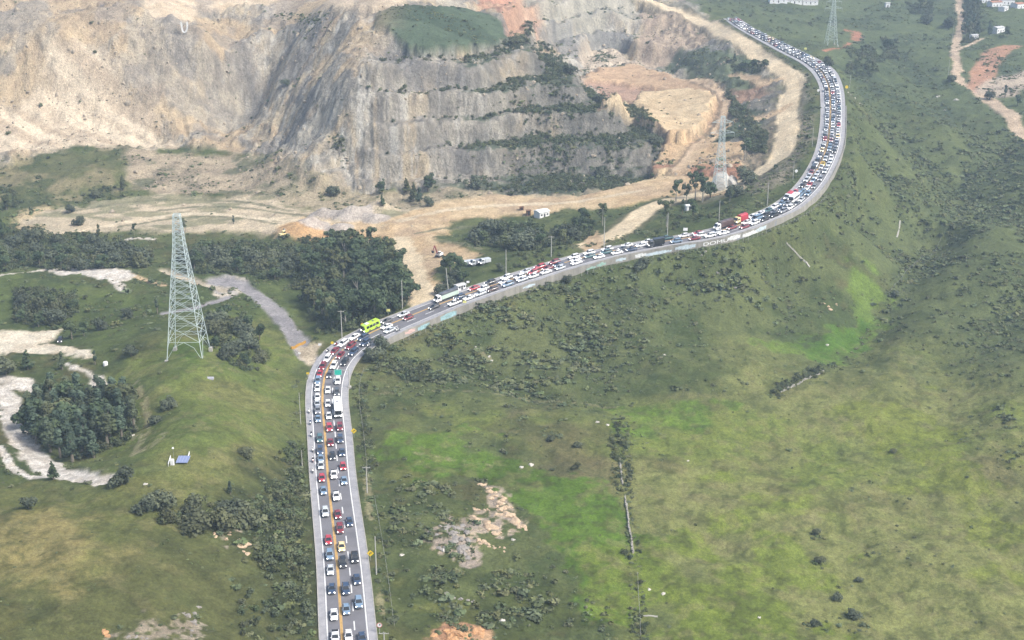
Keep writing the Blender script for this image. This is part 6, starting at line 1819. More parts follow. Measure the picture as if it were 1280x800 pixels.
def blot(u, v, ln, z0, z1, c, n=5, seed=1):
    r = random.Random(seed); s0 = s_edge(u, v) - ln / 2
    out = []
    for k in range(n):
        a = s0 + ln * k / n; b = s0 + ln * (k + 1) / n + .2
        m = min(z1, z1 - .5 * abs(2 * (k + .5) / n - 1)); q = z0 + .5 * abs(2 * (k + .5) / n - 1)
        out.append([(a, q + r.uniform(-.2, .2)), (b, q + r.uniform(-.2, .2)), (b + .2, m + r.uniform(-.25, .2)), (a + r.uniform(-.3, .3), m + r.uniform(-.25, .2))])
    wall_mesh('graffiti_patch', out, GP[c])
for i, a in enumerate([(528, 408, 6, -2.4, -.2, 'turquoise'), (560, 397, 8, -2.4, .2, 'turquoise'), (512, 417, 5, -1.6, .2, 'pink'), (738, 335, 4.5, -2.6, -1.0, 'green'), (750, 331, 4.5, -2.0, -.3, 'green'), (775, 326, 5, -2.0, -.4, 'pale blue'), (820, 318, 14, -2.6, -.8, 'pale blue'),
                       (800, 322, 5, -2.2, -.2, 'white'), (855, 309, 9, -2.2, .0, 'pale blue'), (915, 297, 6, -2.0, .3, 'white'), (925, 297, 3.5, -2.8, -1.6, 'grey'), (937, 292, 9, -2.4, -.3, 'white'), (950, 287, 6, -2.0, .1, 'pale blue'), (660, 358, 6, -1.6, -.2, 'pale blue'), (968, 281, 1.2, -3.6, .3, 'grey')]):
    blot(*a, n=max(2, int(a[2] / 1.3)), seed=i)

def fence(name, pts_world, post_h, gap, label, r=.06, wires=(.45, .85, 1.2), mat=None, cat='fence'):
    e = link(name, None, None, tuple(pts_world[0]) + (sh(*pts_world[0]),), label=label, category=cat)
    o = Vector(e.location)
    P = np.asarray(pts_world); L = np.r_[0, np.cumsum(np.linalg.norm(np.diff(P, axis=0), axis=1))]
    ss = np.arange(0, L[-1], gap); ss = ss[:98]
    q = [(np.interp(s, L, P[:, 0]), np.interp(s, L, P[:, 1])) for s in ss]
    post = MB().tube([(0, 0, -.4), (0, 0, post_h)], r, 0, 6).mesh('post', [mat or M_CONC])
    tops = []
    for x, y in q:
        z = sh(x, y); tops.append((x - o.x, y - o.y, z - o.z)); link('post', post, e, tops[-1])
    w = MB()
    for h in wires:
        w.tube([(x, y, z + min(h, post_h - .05)) for x, y, z in tops], .012, 0, 4)
    link('wire', w.mesh('wire', [M_RIM]), e)
def off_line(s0, s1, off, side=1, step=2.0):
    out = []
    for s in np.arange(s0, s1, step):
        p, t = road_at(s, 1.0 if side > 0 else 0.0); k = int(np.clip(s / 2, 0, NS - 1))
        out.append((p[0] + RN[k][0] * off * side, p[1] + RN[k][1] * off * side))
    return out
fence('wire_fence', off_line(272, 520, 3.8), 1.7, 2.9, 'wire fence of pale posts along the foot of the retaining wall', .09)
fence('wire_fence', off_line(150, 246, 4.2), 1.6, 3.2, 'thin pale post fence beside the hedge on the straight road', .06)
fence('wire_fence', off_line(60, 138, 5.2), 1.5, 3.2, 'low post fence behind the lower straight stretch of road', .05)
P_ = cast([1178, 1150, 1125, 1108], [294, 325, 352, 372]); fence('field_fence', [tuple(p[:2]) for p in P_], 1.4, 3.5, 'faint field fence crossing the far scrub slope', .06)
P_ = cast([797, 798, 800, 801], [720, 745, 775, 799]); fence('field_fence', [tuple(p[:2]) for p in P_], 1.4, 2.5, 'old field fence running off the lower photo edge', .07)

# ---- lattice towers
M_STEEL = simple_mat('galvanised_steel', (.52, .60, .60), 0.5, metal=0.2)
def pylon(u, v, H, wb, wt, waist, label, arms=(), r=.20, rot=0.0, mat=M_STEEL, panels=9):
    p = cast(u, v)[0]
    e = link('lattice_pylon', None, None, p, label=label, category='pylon'); e.rotation_euler = (0, 0, rot)
    def half(z):
        return wb / 2 + (waist[1] / 2 - wb / 2) * z / waist[0] if z < waist[0] else waist[1] / 2 + (wt / 2 - waist[1] / 2) * (z - waist[0]) / (H - waist[0])
    zs = [0.0]
    step = waist[0] / panels * 1.55
    while zs[-1] < H - 1.5:
        zs.append(min(H, zs[-1] + max(2.2, half(zs[-1]) * 1.05)))
    if zs[-1] < H: zs.append(H)
    for sx in (-1, 1):
        for sy in (-1, 1):
            link('leg', MB().tube([(sx * half(z), sy * half(z), z - (1.5 if z == 0 else 0)) for z in (0, waist[0] * .5, waist[0], H)], [r * 1.15, r, r * .9, r * .7]).mesh('leg', [mat]), e)
            link('footing', MB().box(sx * half(0) - .7, sx * half(0) + .7, sy * half(0) - .7, sy * half(0) + .7, -1.5, .35, 0, .1, .1).mesh('footing', [M_CONC]), e)
    b = MB(); rb = r * .55
    C = [(-1, -1), (1, -1), (1, 1), (-1, 1)]
    for i in range(len(zs) - 1):
        z0, z1 = zs[i], zs[i + 1]; h0, h1 = half(z0), half(z1)
        for k in range(4):
            a, c = C[k], C[(k + 1) % 4]
            A0, C0, A1, C1 = (a[0] * h0, a[1] * h0, z0), (c[0] * h0, c[1] * h0, z0), (a[0] * h1, a[1] * h1, z1), (c[0] * h1, c[1] * h1, z1)
            if i == 0:                                       # arched portal between the feet
                m = ((A1[0] + C1[0]) / 2, (A1[1] + C1[1]) / 2, z1)
                b.tube([A0, (A0[0] * .55 + m[0] * .45, A0[1] * .55 + m[1] * .45, z1 * .72), m], rb, 0, 4); b.tube([C0, (C0[0] * .55 + m[0] * .45, C0[1] * .55 + m[1] * .45, z1 * .72), m], rb, 0, 4)
            else:
                b.tube([A0, C1], rb, 0, 4); b.tube([C0, A1], rb, 0, 4)
                if h0 > 2.5:
                    mid = tuple((A0[j] + C1[j]) / 2 for j in range(3))
                    b.tube([tuple((A0[j] + A1[j]) / 2 for j in range(3)), tuple((C0[j] + C1[j]) / 2 for j in range(3))], rb * .7, 0, 4)
            b.tube([A1, C1], rb, 0, 4)
    link('bracing', b.mesh('bracing', [mat]), e)
    for (z, L) in arms:
        h = half(z)
        for sx in (-1, 1):
            m = MB()
            tip = (sx * L / 2, 0, z + .3)
            for sy in (-1, 1):
                m.tube([(sx * h, sy * h, z), tip], rb, 0, 4); m.tube([(sx * h, sy * h, z + 1.8), tip], rb, 0, 4)
                for t in (.33, .66):
                    m.tube([tuple(np.array((sx * h, sy * h, z)) * (1 - t) + np.array(tip) * t), tuple(np.array((sx * h, sy * h, z + 1.8)) * (1 - t) + np.array(tip) * t)], rb * .7, 0, 4)
            a = link('crossarm', m.mesh('crossarm', [mat]), e)
            ins = MB(); ins.tube([(tip[0], 0, tip[2]), (tip[0], 0, tip[2] - 2.2)], .09, 0, 6)
            link('insulator', ins.mesh('insulator', [M_RIM]), a)
    return e
pylon(236, 443, 55, 13.6, 2.4, (43, 4.0), 'tall pale green lattice pylon standing on the grass hill', (), .15)
pylon(899, 239, 40, 6.8, 1.8, (24, 2.8), 'lattice pylon with wide arms beside the white rock dome', ((36.5, 11), (31, 13)), .12, .15)
pylon(1038.5, 56, 36, 8.6, 1.8, (24, 3.2), 'faint lattice pylon beyond the far end of the jam', ((33, 12), (28, 14)), .11, .1)

# ---- poles beside the road
def height_from(p, vt):
    lo, hi = 0.5, 60.0
    for _ in range(30):
        m = (lo + hi) / 2
        if pix(p[0], p[1], p[2] + m)[1] > vt: lo = m
        else: hi = m
    return lo
M_POLE = simple_mat('pole_concrete', tuple(A(222, 220, 212)), .85)
def pole(u, v, vt, label, arm=True, lean=0.0, r=.17):
    p = cast(u, v)[0]; h = min(15, height_from(p, vt))
    e = link('utility_pole', None, None, p, label=label, category='pole'); e.rotation_euler = (0, lean, 0)
    link('shaft', MB().tube([(0, 0, -.6), (0, 0, h)], [r * 1.25, r * .8], 0, 8).mesh('shaft', [M_POLE]), e)
    if arm:
        c = link('crossarm', MB().box(-1.3, 1.3, -.07, .07, h - .55, h - .38).mesh('crossarm', [M_POLE]), e)
        ins = MB()
        for x in (-1.15, -.4, .4, 1.15): ins.tube([(x, 0, h - .38), (x, 0, h - .12)], .06, 0, 6)
        link('insulator', ins.mesh('insulator', [M_RIM]), c)
    return e
for a in ((427.5, 422, 388, 'concrete pole with crossarm at the edge of the dark wood above the bend', True), (503, 386, 350, 'concrete pole at the wood corner beside the quarry entrance', False), (561, 370, 335, 'leaning concrete pole rising behind the green covered lorry', False, -.08),
          (632.5, 343, 312, 'concrete pole by a little bush above the jam', False), (689, 321, 295, 'pole with crossarm between the thicket and the road', True), (755, 312, 262, 'tall concrete pole beside the bottom of the dirt track', False), (834, 298, 266, 'concrete pole in front of the single rounded tree', False),
          (898.5, 279, 251, 'concrete pole over the lorry with the white cab', False), (959, 257, 228, 'pole on the scrub bank where the jam starts to curve', False), (991, 226, 202, 'thin pole on the inner bank halfway up the curve', False, 0, .12), (1015, 184, 159, 'thin pole inside the bend near its crown', False, 0, .12),
          (1062, 110, 94, 'thin pole standing outside the far bend', False, 0, .12), (459, 616, 583, 'pole with a crossarm beside the straight road below the hedge', True), (470.5, 718, 671, 'tall plain pole beside the lower yellow sign', False), (481, 824, 790, 'pole with crossarm cut by the lower edge of the photo', True),
          (376, 530, 491, 'thin pale pole on the grass verge opposite the white bus', False, 0, .11), (378, 585, 563, 'short thin pole by the footpath at the dark bushes', False, 0, .11), (1190, 53, 28, 'pale pole beside the far winding dirt road', False, 0, .14), (1184.5, 100, 72, 'pale pole on the green slope below the far dirt road', False, 0, .14)):
    pole(*a)

# ---- signs
SM = {'yellow': simple_mat('sign_yellow', (.80, .56, .03), .5), 'white': simple_mat('sign_white', (.80, .80, .78), .5), 'green': simple_mat('sign_green', (.03, .50, .38), .45), 'black': simple_mat('sign_black', (.02, .02, .02), .6), 'red': simple_mat('sign_red', (.5, .03, .03), .5), 'pale yellow': simple_mat('sign_pale', (.72, .70, .25), .5)}
def sign(u, v, shape, col, size, h, label, mark=None):
    p = cast(u, v)[0]
    e = link('road_sign', None, None, p, label=label, category='sign')
    link('post', MB().tube([(0, .06, -.4), (0, .06, h)], .05, 0, 6).mesh('post', [M_POLE]), e)
    s = size / 2
    n = {'diamond': 4, 'round': 20, 'rect': 4}[shape]
    if shape == 'rect': pts = [(-s, -s * .7), (s, -s * .7), (s, s * .7), (-s, s * .7)]
    else: pts = [(math.cos(2 * math.pi * i / n - math.pi / 2) * s, math.sin(2 * math.pi * i / n - math.pi / 2) * s) for i in range(n)]
    f = link('face', MB().loft([[(x, .03, h + z) for x, z in pts], [(x, 0, h + z) for x, z in pts]]).mesh('face', [SM[col]]), e)
    if mark == 'bend':
        m = MB(); m.tube([(-.18 * s, -.015, h - .38 * s), (-.14 * s, -.015, h + .05 * s), (.16 * s, -.015, h + .16 * s)], .10 * s, 0, 4); m.box(.1 * s, .4 * s, -.03, -.012, h + .02 * s, h + .32 * s)
        link('symbol', m.mesh('symbol', [SM['black']]), f)
    if mark == 'limit':
        rim = MB(); k = 20
        ro = [(math.cos(2 * math.pi * i / k) * s * .98, -.012, h + math.sin(2 * math.pi * i / k) * s * .98) for i in range(k)]; ri = [(math.cos(2 * math.pi * i / k) * s * .8, -.012, h + math.sin(2 * math.pi * i / k) * s * .8) for i in range(k)]
        rim.loft([ro, ri], 0, False); link('rim', rim.mesh('rim', [SM['red']]), f)
        m = MB(); m.box(-.1 * s, .35 * s, -.03, -.014, h - .1 * s, h + .45 * s); link('symbol', m.mesh('symbol', [SM['black']]), f)
    return e
sign(442.5, 547, 'diamond', 'yellow', 2.1, 2.6, 'yellow diamond bend sign on the grass verge by the hedge', 'bend')
sign(463.2, 701, 'diamond', 'yellow', 2.1, 2.5, 'yellow diamond bend sign beside the tall plain pole', 'bend')
sign(474.7, 792, 'round', 'white', 1.5, 2.6, 'round white sign on the verge near the crossarm pole', 'limit')
sign(400, 437, 'rect', 'white', 1.3, 2.2, 'small white sign at the mouth of the paved side track')
sign(415.5, 434, 'round', 'yellow', 1.2, 1.9, 'small round yellow sign at the roadside below the wood')
sign(453, 411, 'round', 'yellow', 1.2, 2.0, 'small yellow sign beside the lime green bus')
sign(385, 472, 'rect', 'yellow', 1.1, 1.8, 'small yellow marker on the inside of the bend')
sign(485.6, 394, 'rect', 'pale yellow', 1.6, 2.2, 'pale sign on the grass before the quarry entrance')
sign(585, 359, 'rect', 'white', 1.3, 2.4, 'white sign at the roadside by the clump behind the lorry')
sign(580.8, 384, 'rect', 'pale yellow', 1.5, 2.4, 'greenish yellow sign at the retaining wall beside white cars')
sign(856.5, 294, 'rect', 'white', 2.0, 2.8, 'white sign on the bank above the queue')
sign(995, 220, 'round', 'white', 1.6, 2.6, 'small white sign on the grass inside the curve')
sign(1022.5, 118, 'round', 'white', 1.6, 2.6, 'small white sign inside the far bend')
sign(1006.5, 66, 'rect', 'pale yellow', 1.8, 3.0, 'pale sign on the outer verge at the far bend')
sign(1058, 113, 'round', 'yellow', 2.0, 2.2, 'yellow marker outside the far bend')
sign(374.5, 446, 'rect', 'white', 1.0, 1.5, 'tiny white marker on the bank below the ochre wall')

def overhead_sign():
    p, t = road_at(s_of(422, 484), 1.03)
    e = link('overhead_sign', None, None, tuple(p), label='bright green overhead sign hanging over the valley-side lane', category='road sign')
    link('post', MB().tube([(0, 0, -.3), (0, 0, 7.4)], [.2, .15], 0, 8).mesh('post', [M_POLE]), e)
    link('arm', MB().tube([(0, 0, 6.9), (-2.0, 0, 7.1), (-5.6, 0, 7.1)], [.13, .12, .09], 0, 8).mesh('arm', [M_POLE]), e)
    pn = link('panel', MB().box(-5.5, -2.7, -.20, -.10, 5.1, 7.3).mesh('panel', [SM['green']]), e)
    m = MB()
    for (x0, x1, z0, z1) in ((-5.44, -2.76, 7.2, 7.26), (-5.44, -2.76, 5.14, 5.2), (-5.44, -5.38, 5.2, 7.2), (-2.82, -2.76, 5.2, 7.2)): m.box(x0, x1, -.215, -.202, z0, z1)
    link('border', m.mesh('border', [SM['white']]), pn)
    f = link('base_block', MB().box(-.7, .7, -.7, .7, -.3, .5, 0, .1, .1, .05).mesh('base_block', [M_CONC]), e)
overhead_sign()

# ---- ochre wall across the end of the paved track
P_ = cast([364, 372, 382], [436.5, 433, 428.5]); OCH = simple_mat('ochre_paint', tuple(A(214, 164, 74)), .85, nscale=.8, namp=.25)
def low_wall(name, pts, h, w, mat, label, cat='wall', n=14, rough=0.0, seed=1):
    r = random.Random(seed); P = np.asarray(pts)[:, :2]; L = np.r_[0, np.cumsum(np.linalg.norm(np.diff(P, axis=0), axis=1))]
    ss = np.linspace(0, L[-1], n); rings = []
    for s in ss:
        x, y = np.interp(s, L, P[:, 0]), np.interp(s, L, P[:, 1]); k = min(np.searchsorted(L, s, 'right') - 1, len(P) - 2); k = max(k, 0)
        t = (P[k + 1] - P[k]) / (np.linalg.norm(P[k + 1] - P[k]) + 1e-9); nn = np.array([-t[1], t[0]]) * w / 2 * (1 + r.uniform(-rough, rough)); z = sh(x, y); hh = h * (1 + r.uniform(-rough, rough))
        j = np.array([r.uniform(-rough, rough), r.uniform(-rough, rough)]) * .3
        rings.append([(x + nn[0] + j[0], y + nn[1] + j[1], z - .5), (x - nn[0] + j[0], y - nn[1] + j[1], z - .5), (x - nn[0] * .8 + j[0], y - nn[1] * .8 + j[1], z + hh), (x + nn[0] * .8 + j[0], y + nn[1] * .8 + j[1], z + hh)])
    return link(name, MB().loft(rings).mesh(name, [mat]), label=label, category=cat)
low_wall('low_wall', P_, 1.0, .5, OCH, 'low ochre wall closing the end of the paved track')
M_STONE = simple_mat('field_stone', tuple(A(178, 174, 162)), .95, nscale=1.2, namp=.35)
low_wall('stone_wall', cast([781, 784, 786, 789, 791.5], [622, 640, 656, 674, 692]), .7, .6, M_STONE, 'old grey stone wall running down the field between dark bushes', n=70, rough=.6)
low_wall('stone_wall', cast([775, 776, 778], [575, 590, 606]), .6, .5, M_STONE, 'short stub of old stone wall above the long one', n=36, rough=.6, seed=2)
low_wall('stone_wall', cast([976, 995, 1012, 1030], [491, 482, 473, 464]), .6, .5, M_STONE, 'low stone wall inside the dark hedge line in the field', n=50, rough=.6, seed=3)
low_wall('concrete_drain', cast([983, 992, 1001, 1008, 1012], [303, 312, 322, 328, 334]), .35, 1.0, M_CONC, 'pale stepped drain running down the slope below the wall', 'drain', 30, .15)
low_wall('concrete_drain', cast([1125, 1124, 1121], [276, 286, 297]), .3, .8, M_CONC, 'short pale drain on the far scrub slope', 'drain', 14, .15)
low_wall('water_pipe', cast([797, 810, 822], [770, 770, 771]), .3, .4, M_CONC, 'short pale pipe lying across the field near the photo edge', 'pipe', 10, .1)

# ---- rock outcrops and single stones
ROCK = {'tan': simple_mat('tan_rock', tuple(A(222, 196, 164)), .95, nscale=.9, namp=.3), 'grey': simple_mat('grey_rock', tuple(A(168, 162, 154)), .95, nscale=.9, namp=.3), 'orange': simple_mat('orange_rock', tuple(A(216, 168, 122)), .95, nscale=.9, namp=.32), 'white': simple_mat('white_rock', tuple(A(226, 220, 208)), .95, nscale=.9, namp=.25)}
def rock_mesh(name, stones, mat, seed):
    """stones: world x, y, radius along/across/height, turn; fused into one mass"""
    r = random.Random(seed); out = bmesh.new()
    for (x, y, rx, ry, rz, a) in stones:
        t = bmesh.new(); bmesh.ops.create_icosphere(t, subdivisions=3, radius=1.0)
        cuts = [(Vector((r.uniform(-1, 1), r.uniform(-1, 1), r.uniform(-.2, 1))).normalized(), r.uniform(.55, .85)) for _ in range(9)]
        o = (r.uniform(0, 50), r.uniform(0, 50))
        co = np.array([v.co[:] for v in t.verts])
        dsp = fbm(co[:, 0] * 2 + o[0] + co[:, 2], co[:, 1] * 2 + o[1] - co[:, 2], 1.0, 3, seed) - .5
        for v, d in zip(t.verts, dsp):
            for nrm, c in cuts:
                q = v.co.dot(nrm)
                if q > c: v.co -= nrm * (q - c) * .85
            v.co *= 1 + d * .55
            v.co.x *= rx; v.co.y *= ry; v.co.z *= rz
        t.transform(Matrix.Translation((x, y, sh(x, y) - rz * .12)) @ Matrix.Rotation(a, 4, 'Z') @ Matrix.Rotation(r.uniform(-.25, .25), 4, 'X'))
        me = bpy.data.meshes.new('t'); t.to_mesh(me); t.free(); out.from_mesh(me); bpy.data.meshes.remove(me)
    me = bpy.data.meshes.new(name); out.to_mesh(me); out.free(); me.materials.append(mat)
    return me
def outcrop(px, mat, label, seed, spread=1.0, n=3):
    """px: pixel, radius in m; each seed point becomes a few fused stones"""
    r = random.Random(seed); st = []
    for (u, v, q) in px:
        p = cast(u, v)[0]
        for k in range(n):
            f = r.uniform(.35, .8)
            st.append((p[0] + r.uniform(-q, q) * .8 * spread, p[1] + r.uniform(-q, q) * .9 * spread, q * f * r.uniform(.8, 1.3), q * f * r.uniform(.7, 1.2), q * f * r.uniform(.35, .7), r.uniform(0, 3.1)))
    c = np.mean([q[:2] for q in st], 0); z = sh(c[0], c[1])
    e = link('rock_outcrop', None, None, (c[0], c[1], z), label=label, category='rock')
    for i, q in enumerate(st):
        o = link('stone', rock_mesh('stone', [q], ROCK[mat], seed * 50 + i), e); o.matrix_parent_inverse = Matrix.Translation((-c[0], -c[1], -z))
outcrop([(604, 605, 1.5), (609, 610, 1.7), (614, 615, 1.8), (619, 619, 1.8), (624, 624, 2.0), (629, 628, 1.8), (634, 632, 1.7), (638, 635, 1.4)], 'tan', 'long thin tan rock ridge beside the bright green grass', 1)
outcrop([(620, 634, 2.0), (627, 642, 2.2), (634, 645, 2.2), (642, 650, 2.6), (650, 655, 2.4), (655, 661, 1.8)], 'tan', 'knobbly pale tan rock at the end of the long ridge', 2)
outcrop([(596, 648, 2.2), (603, 655, 2.4), (612, 662, 2.0), (622, 664, 1.8), (597, 638, 1.6), (610, 638, 1.4)], 'tan', 'pale rock heap in the middle of the outcrop group', 3)
outcrop([(556, 657, 2.0), (563, 664, 2.6), (570, 668, 2.8), (579, 670, 2.4), (568, 675, 2.6), (540, 665, 1.8), (576, 658, 1.8)], 'grey', 'broad grey rock slab of the outcrop group', 4)
outcrop([(574, 686, 2.4), (580, 692, 2.6), (586, 697, 1.8), (552, 687, 1.4)], 'grey', 'lowest grey rock tongue of the outcrop group', 5)
outcrop([(598, 677, 1.4), (606, 679, 1.5), (614, 682, 1.1), (626, 686, 1.2)], 'tan', 'small pale stones strung out below the outcrop group', 6)
outcrop([(548, 796, 2.2), (556, 790, 2.8), (566, 788, 3.0), (576, 790, 3.2), (588, 792, 3.0), (600, 790, 2.2), (606, 796, 1.8), (570, 799, 3)], 'orange', 'orange brown rock at the lower edge of the photo', 7)
outcrop([(282, 664, 1.6), (288, 670, 2.2), (296, 676, 2.4), (304, 682, 2.0), (310, 690, 1.4), (272, 668, 1.4)], 'tan', 'pale rock face at the end of the dusky bush row', 8, n=2)
outcrop([(230, 766, .9), (236, 770, 1.1), (241, 772, 1.1), (246, 768, 1.0), (251, 760, 1.1), (243, 780, 1.0), (240, 788, .9), (238, 794, .8)], 'grey', 'pale grey rocks on the lower slope west of the road', 9, n=2)
outcrop([(130, 788, 1.0), (134, 794, 1.2)], 'orange', 'small orange rock scar at the lower photo edge', 10, n=2)
outcrop([(158, 798, .6), (163, 797, .6), (168, 797, .6), (173, 796, .7), (179, 797, .6), (185, 797, .7)], 'grey', 'row of small pale stones on the lower photo edge', 11, n=2)
outcrop([(556, 742, 1.2), (564, 744, 1.3), (572, 746, 1.2), (586, 750, 1.0), (592, 752, .9)], 'grey', 'low grey stones between dark scrub below the outcrops', 12, n=2)
outcrop([(594, 434, 1.0), (598, 440, 1.2), (610, 446, 1.2), (614, 450, 1.3)], 'white', 'scatter of white rock on the brush slope under the wall', 13, n=2)
outcrop([(1030, 380, 1.2), (1038, 385, 1.6), (1046, 382, 1.0)], 'tan', 'pale stones in the green hollow', 14, n=2)
outcrop([(1062, 118, 1.4), (1070, 124, 1.6), (1076, 130, 1.2)], 'white', 'white broken rock outside the far bend', 15, n=2)
outcrop([(1174, 120, 2.0), (1192, 125, 2.4), (1180, 138, 1.6)], 'white', 'white rocks on the dark slope below the far dirt road', 16, n=2)
outcrop([(880, 318, 1.6), (895, 340, 1.0), (920, 357, 1.3)], 'grey', 'grey stones in the scrub below the lettered wall', 17, n=2)
for i, (u, v, q, lab) in enumerate(((747, 528, .8, 'western stone of a white pair beside the bright patch'), (759.5, 531, .8, 'eastern stone of a white pair beside the bright patch'), (663, 581, 1.1, 'white boulder at the top edge of the bright green strip'), (652, 584, .8, 'smaller white boulder beside the boulder at the green strip'),
                                    (641, 675, .8, 'round white stone near the end of the outcrops'), (811, 737, .7, 'white stone just right of the old field fence'), (829, 742, .7, 'white stone furthest from the old field fence'), (627, 776, 1.0, 'pale stone above the orange rock'), (949, 772, .5, 'small pale stone low in the bright field'), (555, 688, .8, 'pale stone beside the grey tongue'), (165, 545, 0.9, 'pale stone by the bare dirt scar'), (502, 694, .9, 'pale stone in the scrub left of the outcrops'),
                                    (830, 444, .7, 'white stone on the open slope of the upper field'), (1034, 431, .8, 'white stone inside the dark green hollow'), (182, 605, .7, 'white stone on the grass below the solar panel'), (860, 576, .5, 'tiny white stone by the strip of bright grass'))):
    p = cast(u, v)[0]; r = random.Random(400 + i)
    link('boulder', rock_mesh('boulder', [(p[0], p[1], q * r.uniform(.9, 1.2), q, q * .7, r.uniform(0, 3)), (p[0] + q * .6, p[1] + q * .3, q * .5, q * .5, q * .4, 1)], ROCK['white'], 400 + i), label=lab, category='stone')
p = cast(903, 238)[0]
link('rock_dome', rock_mesh('rock_dome', [(p[0], p[1] + 5, 8.5, 6, 9.5, 0), (p[0] + 5, p[1] + 4, 5, 5, 6.5, .4), (p[0] - 5, p[1] + 4, 4, 4, 6, 1)], ROCK['white'], 77), label='white domed rock beside the armed pylon and haul road', category='rock')

# ---- the white letter on the quarry face
def draped(px, w, mat):
    b = MB(); q0 = cast(230.5, 42.5)[0] + (0, -1.2, .3)
    sc_ = math.sqrt((q0[1] * CP - (q0[2] - CAM_H) * SP) ** 2) / F0
    P = np.array([q0 + np.array((1, 0, 0)) * (a - 230.5) * sc_ + np.array((0, .42, .91)) * (42 - v) * sc_ for a, v in px])
    rings = []
    for i, q in enumerate(P):
        t = P[min(i + 1, len(P) - 1)] - P[max(i - 1, 0)]; t /= np.linalg.norm(t); s = np.cross(t, (0, -.7, .7)); s /= np.linalg.norm(s); n = np.cross(s, t); n = n if n[1] < 0 else -n
        c = q
        rings.append([tuple(c + s * w / 2), tuple(c + s * w / 2 + n * .15), tuple(c - s * w / 2 + n * .15), tuple(c - s * w / 2)])
    return b.loft(rings).mesh('painted_letter', [mat])
link('painted_letter', draped([(226.8, 27), (227.5, 32), (228, 36), (229.2, 39.2), (231, 40.3), (233, 39.2), (234.2, 36), (234.6, 32), (234.2, 27)], 1.1, simple_mat('faded_white', (.5, .5, .48), .9, nscale=1.0, namp=.25)), label='large white letter U painted on the grey quarry face', category='letter')

# ------------------------------------------------------------------ buildings and machines
M_ROOFW = simple_mat('white_roof', (.80, .80, .78), .6, nscale=.6, namp=.06)
M_WALLW = simple_mat('white_wall', (.70, .70, .69), .8, nscale=.6, namp=.08)
M_FARW = simple_mat('faded_roof', (.46, .46, .45), .7, nscale=.6, namp=.15)
M_ROOFR = simple_mat('clay_roof', (.34, .17, .11), .85, nscale=1.0, namp=.25)
M_ROOFG = simple_mat('grey_roof', (.36, .35, .34), .8, nscale=1.0, namp=.2)
M_RUST = simple_mat('rusty_brown', (.16, .085, .05), .85, nscale=2.0, namp=.3)
def house(u, v, w, d, h, rot, roofm, wallm, label, pitch=.22, cat='building'):
    p = cast(u, v)[0]
    e = link('building', None, None, p, label=label, category=cat); e.rotation_euler = (0, 0, rot)
    W = MB(); x, y = w / 2, d / 2; g = h + y * pitch * .95
    W.loft([[(-x, -y, -1.5), (-x, y, -1.5), (-x, y, h), (-x, 0, g), (-x, -y, h)], [(x, -y, -1.5), (x, y, -1.5), (x, y, h), (x, 0, g), (x, -y, h)]])
    link('walls', W.mesh('walls', [wallm]), e)
    R = MB(); o = .35; zt = h + y * pitch + .1; ze = h - o * pitch + .1
    for s in (-1, 1):
        R.loft([[(-x - o, s * (y + o), ze), (-x - o, 0, zt), (-x - o, 0, zt + .12), (-x - o, s * (y + o), ze + .12)], [(x + o, s * (y + o), ze), (x + o, 0, zt), (x + o, 0, zt + .12), (x + o, s * (y + o), ze + .12)]])
    link('roof', R.mesh('roof', [roofm]), e)
    link('door', MB().box(-.5, .5, -y - .04, -y + .02, 0, 2.1).mesh('door', [M_TRIM]), e)
    for sx in (-1, 1):
        if w > 4: link('window', MB().box(sx * w * .3 - .5, sx * w * .3 + .5, -y - .03, -y + .02, 1.1, 2.0).mesh('window', [M_GLASS]), e)
    return e
house(677, 270.5, 6.2, 5.2, 3.0, .62, M_ROOFW, M_WALLW, 'small white building with a white roof on the quarry floor')
house(652, 262.5, 1.9, 1.8, 1.6, .2, M_RUST, M_RUST, 'smaller rusty brown hut west of the white building', cat='hut')
house(660.5, 268.5, 2.0, 2.0, 2.4, .2, M_RUST, M_RUST, 'taller rusty brown hut next to the white building', cat='hut')
house(575, 362, 4.4, 2.8, 2.2, .75, M_FARW, M_WALLW, 'pale gate house at the quarry entrance behind the green lorry')
house(861, 262, 3.4, 2.6, 2.2, .3, M_ROOFW, M_WALLW, 'little shed among the dark trees below the haul road', cat='shed')
for a in ((1247, 40, 9, 7, 4, .5, M_FARW, M_WALLW, 'white roofed house between two dark trees on the far hill'), (1217, 48, 6, 4, 3, .3, M_FARW, M_WALLW, 'small white hut at the foot of the tall tree row'), (1243, 8, 11, 8, 4, .3, M_ROOFR, M_WALLW, 'red roofed house first of the far village row'), (1258, 5, 12, 8, 4, .1, M_ROOFG, M_WALLW, 'grey roofed house in the far village row'),
          (1272, 10, 10, 8, 4, .5, M_ROOFR, M_WALLW, 'red roofed house at the photo edge of the far village'), (1254, 13, 8, 6, 3, .8, M_FARW, M_WALLW, 'white roofed house below the grey one in the village'), (1230, 3, 9, 7, 3.5, .2, M_ROOFG, M_WALLW, 'grey roofed house beside the tall tree row top'),
          (972, 3, 16, 6, 3, .1, M_FARW, M_WALLW, 'long pale shed first of the far top row'), (992, 4, 14, 6, 3, .1, M_FARW, M_WALLW, 'pale shed in the middle of the far top row'), (1012, 5, 14, 6, 3, .1, M_ROOFG, M_WALLW, 'greyer shed last of the far top row'), (1109, 9, 4, 3, 4, .1, M_FARW, M_WALLW, 'tall narrow pale hut on the far hillside')):
    house(*a)

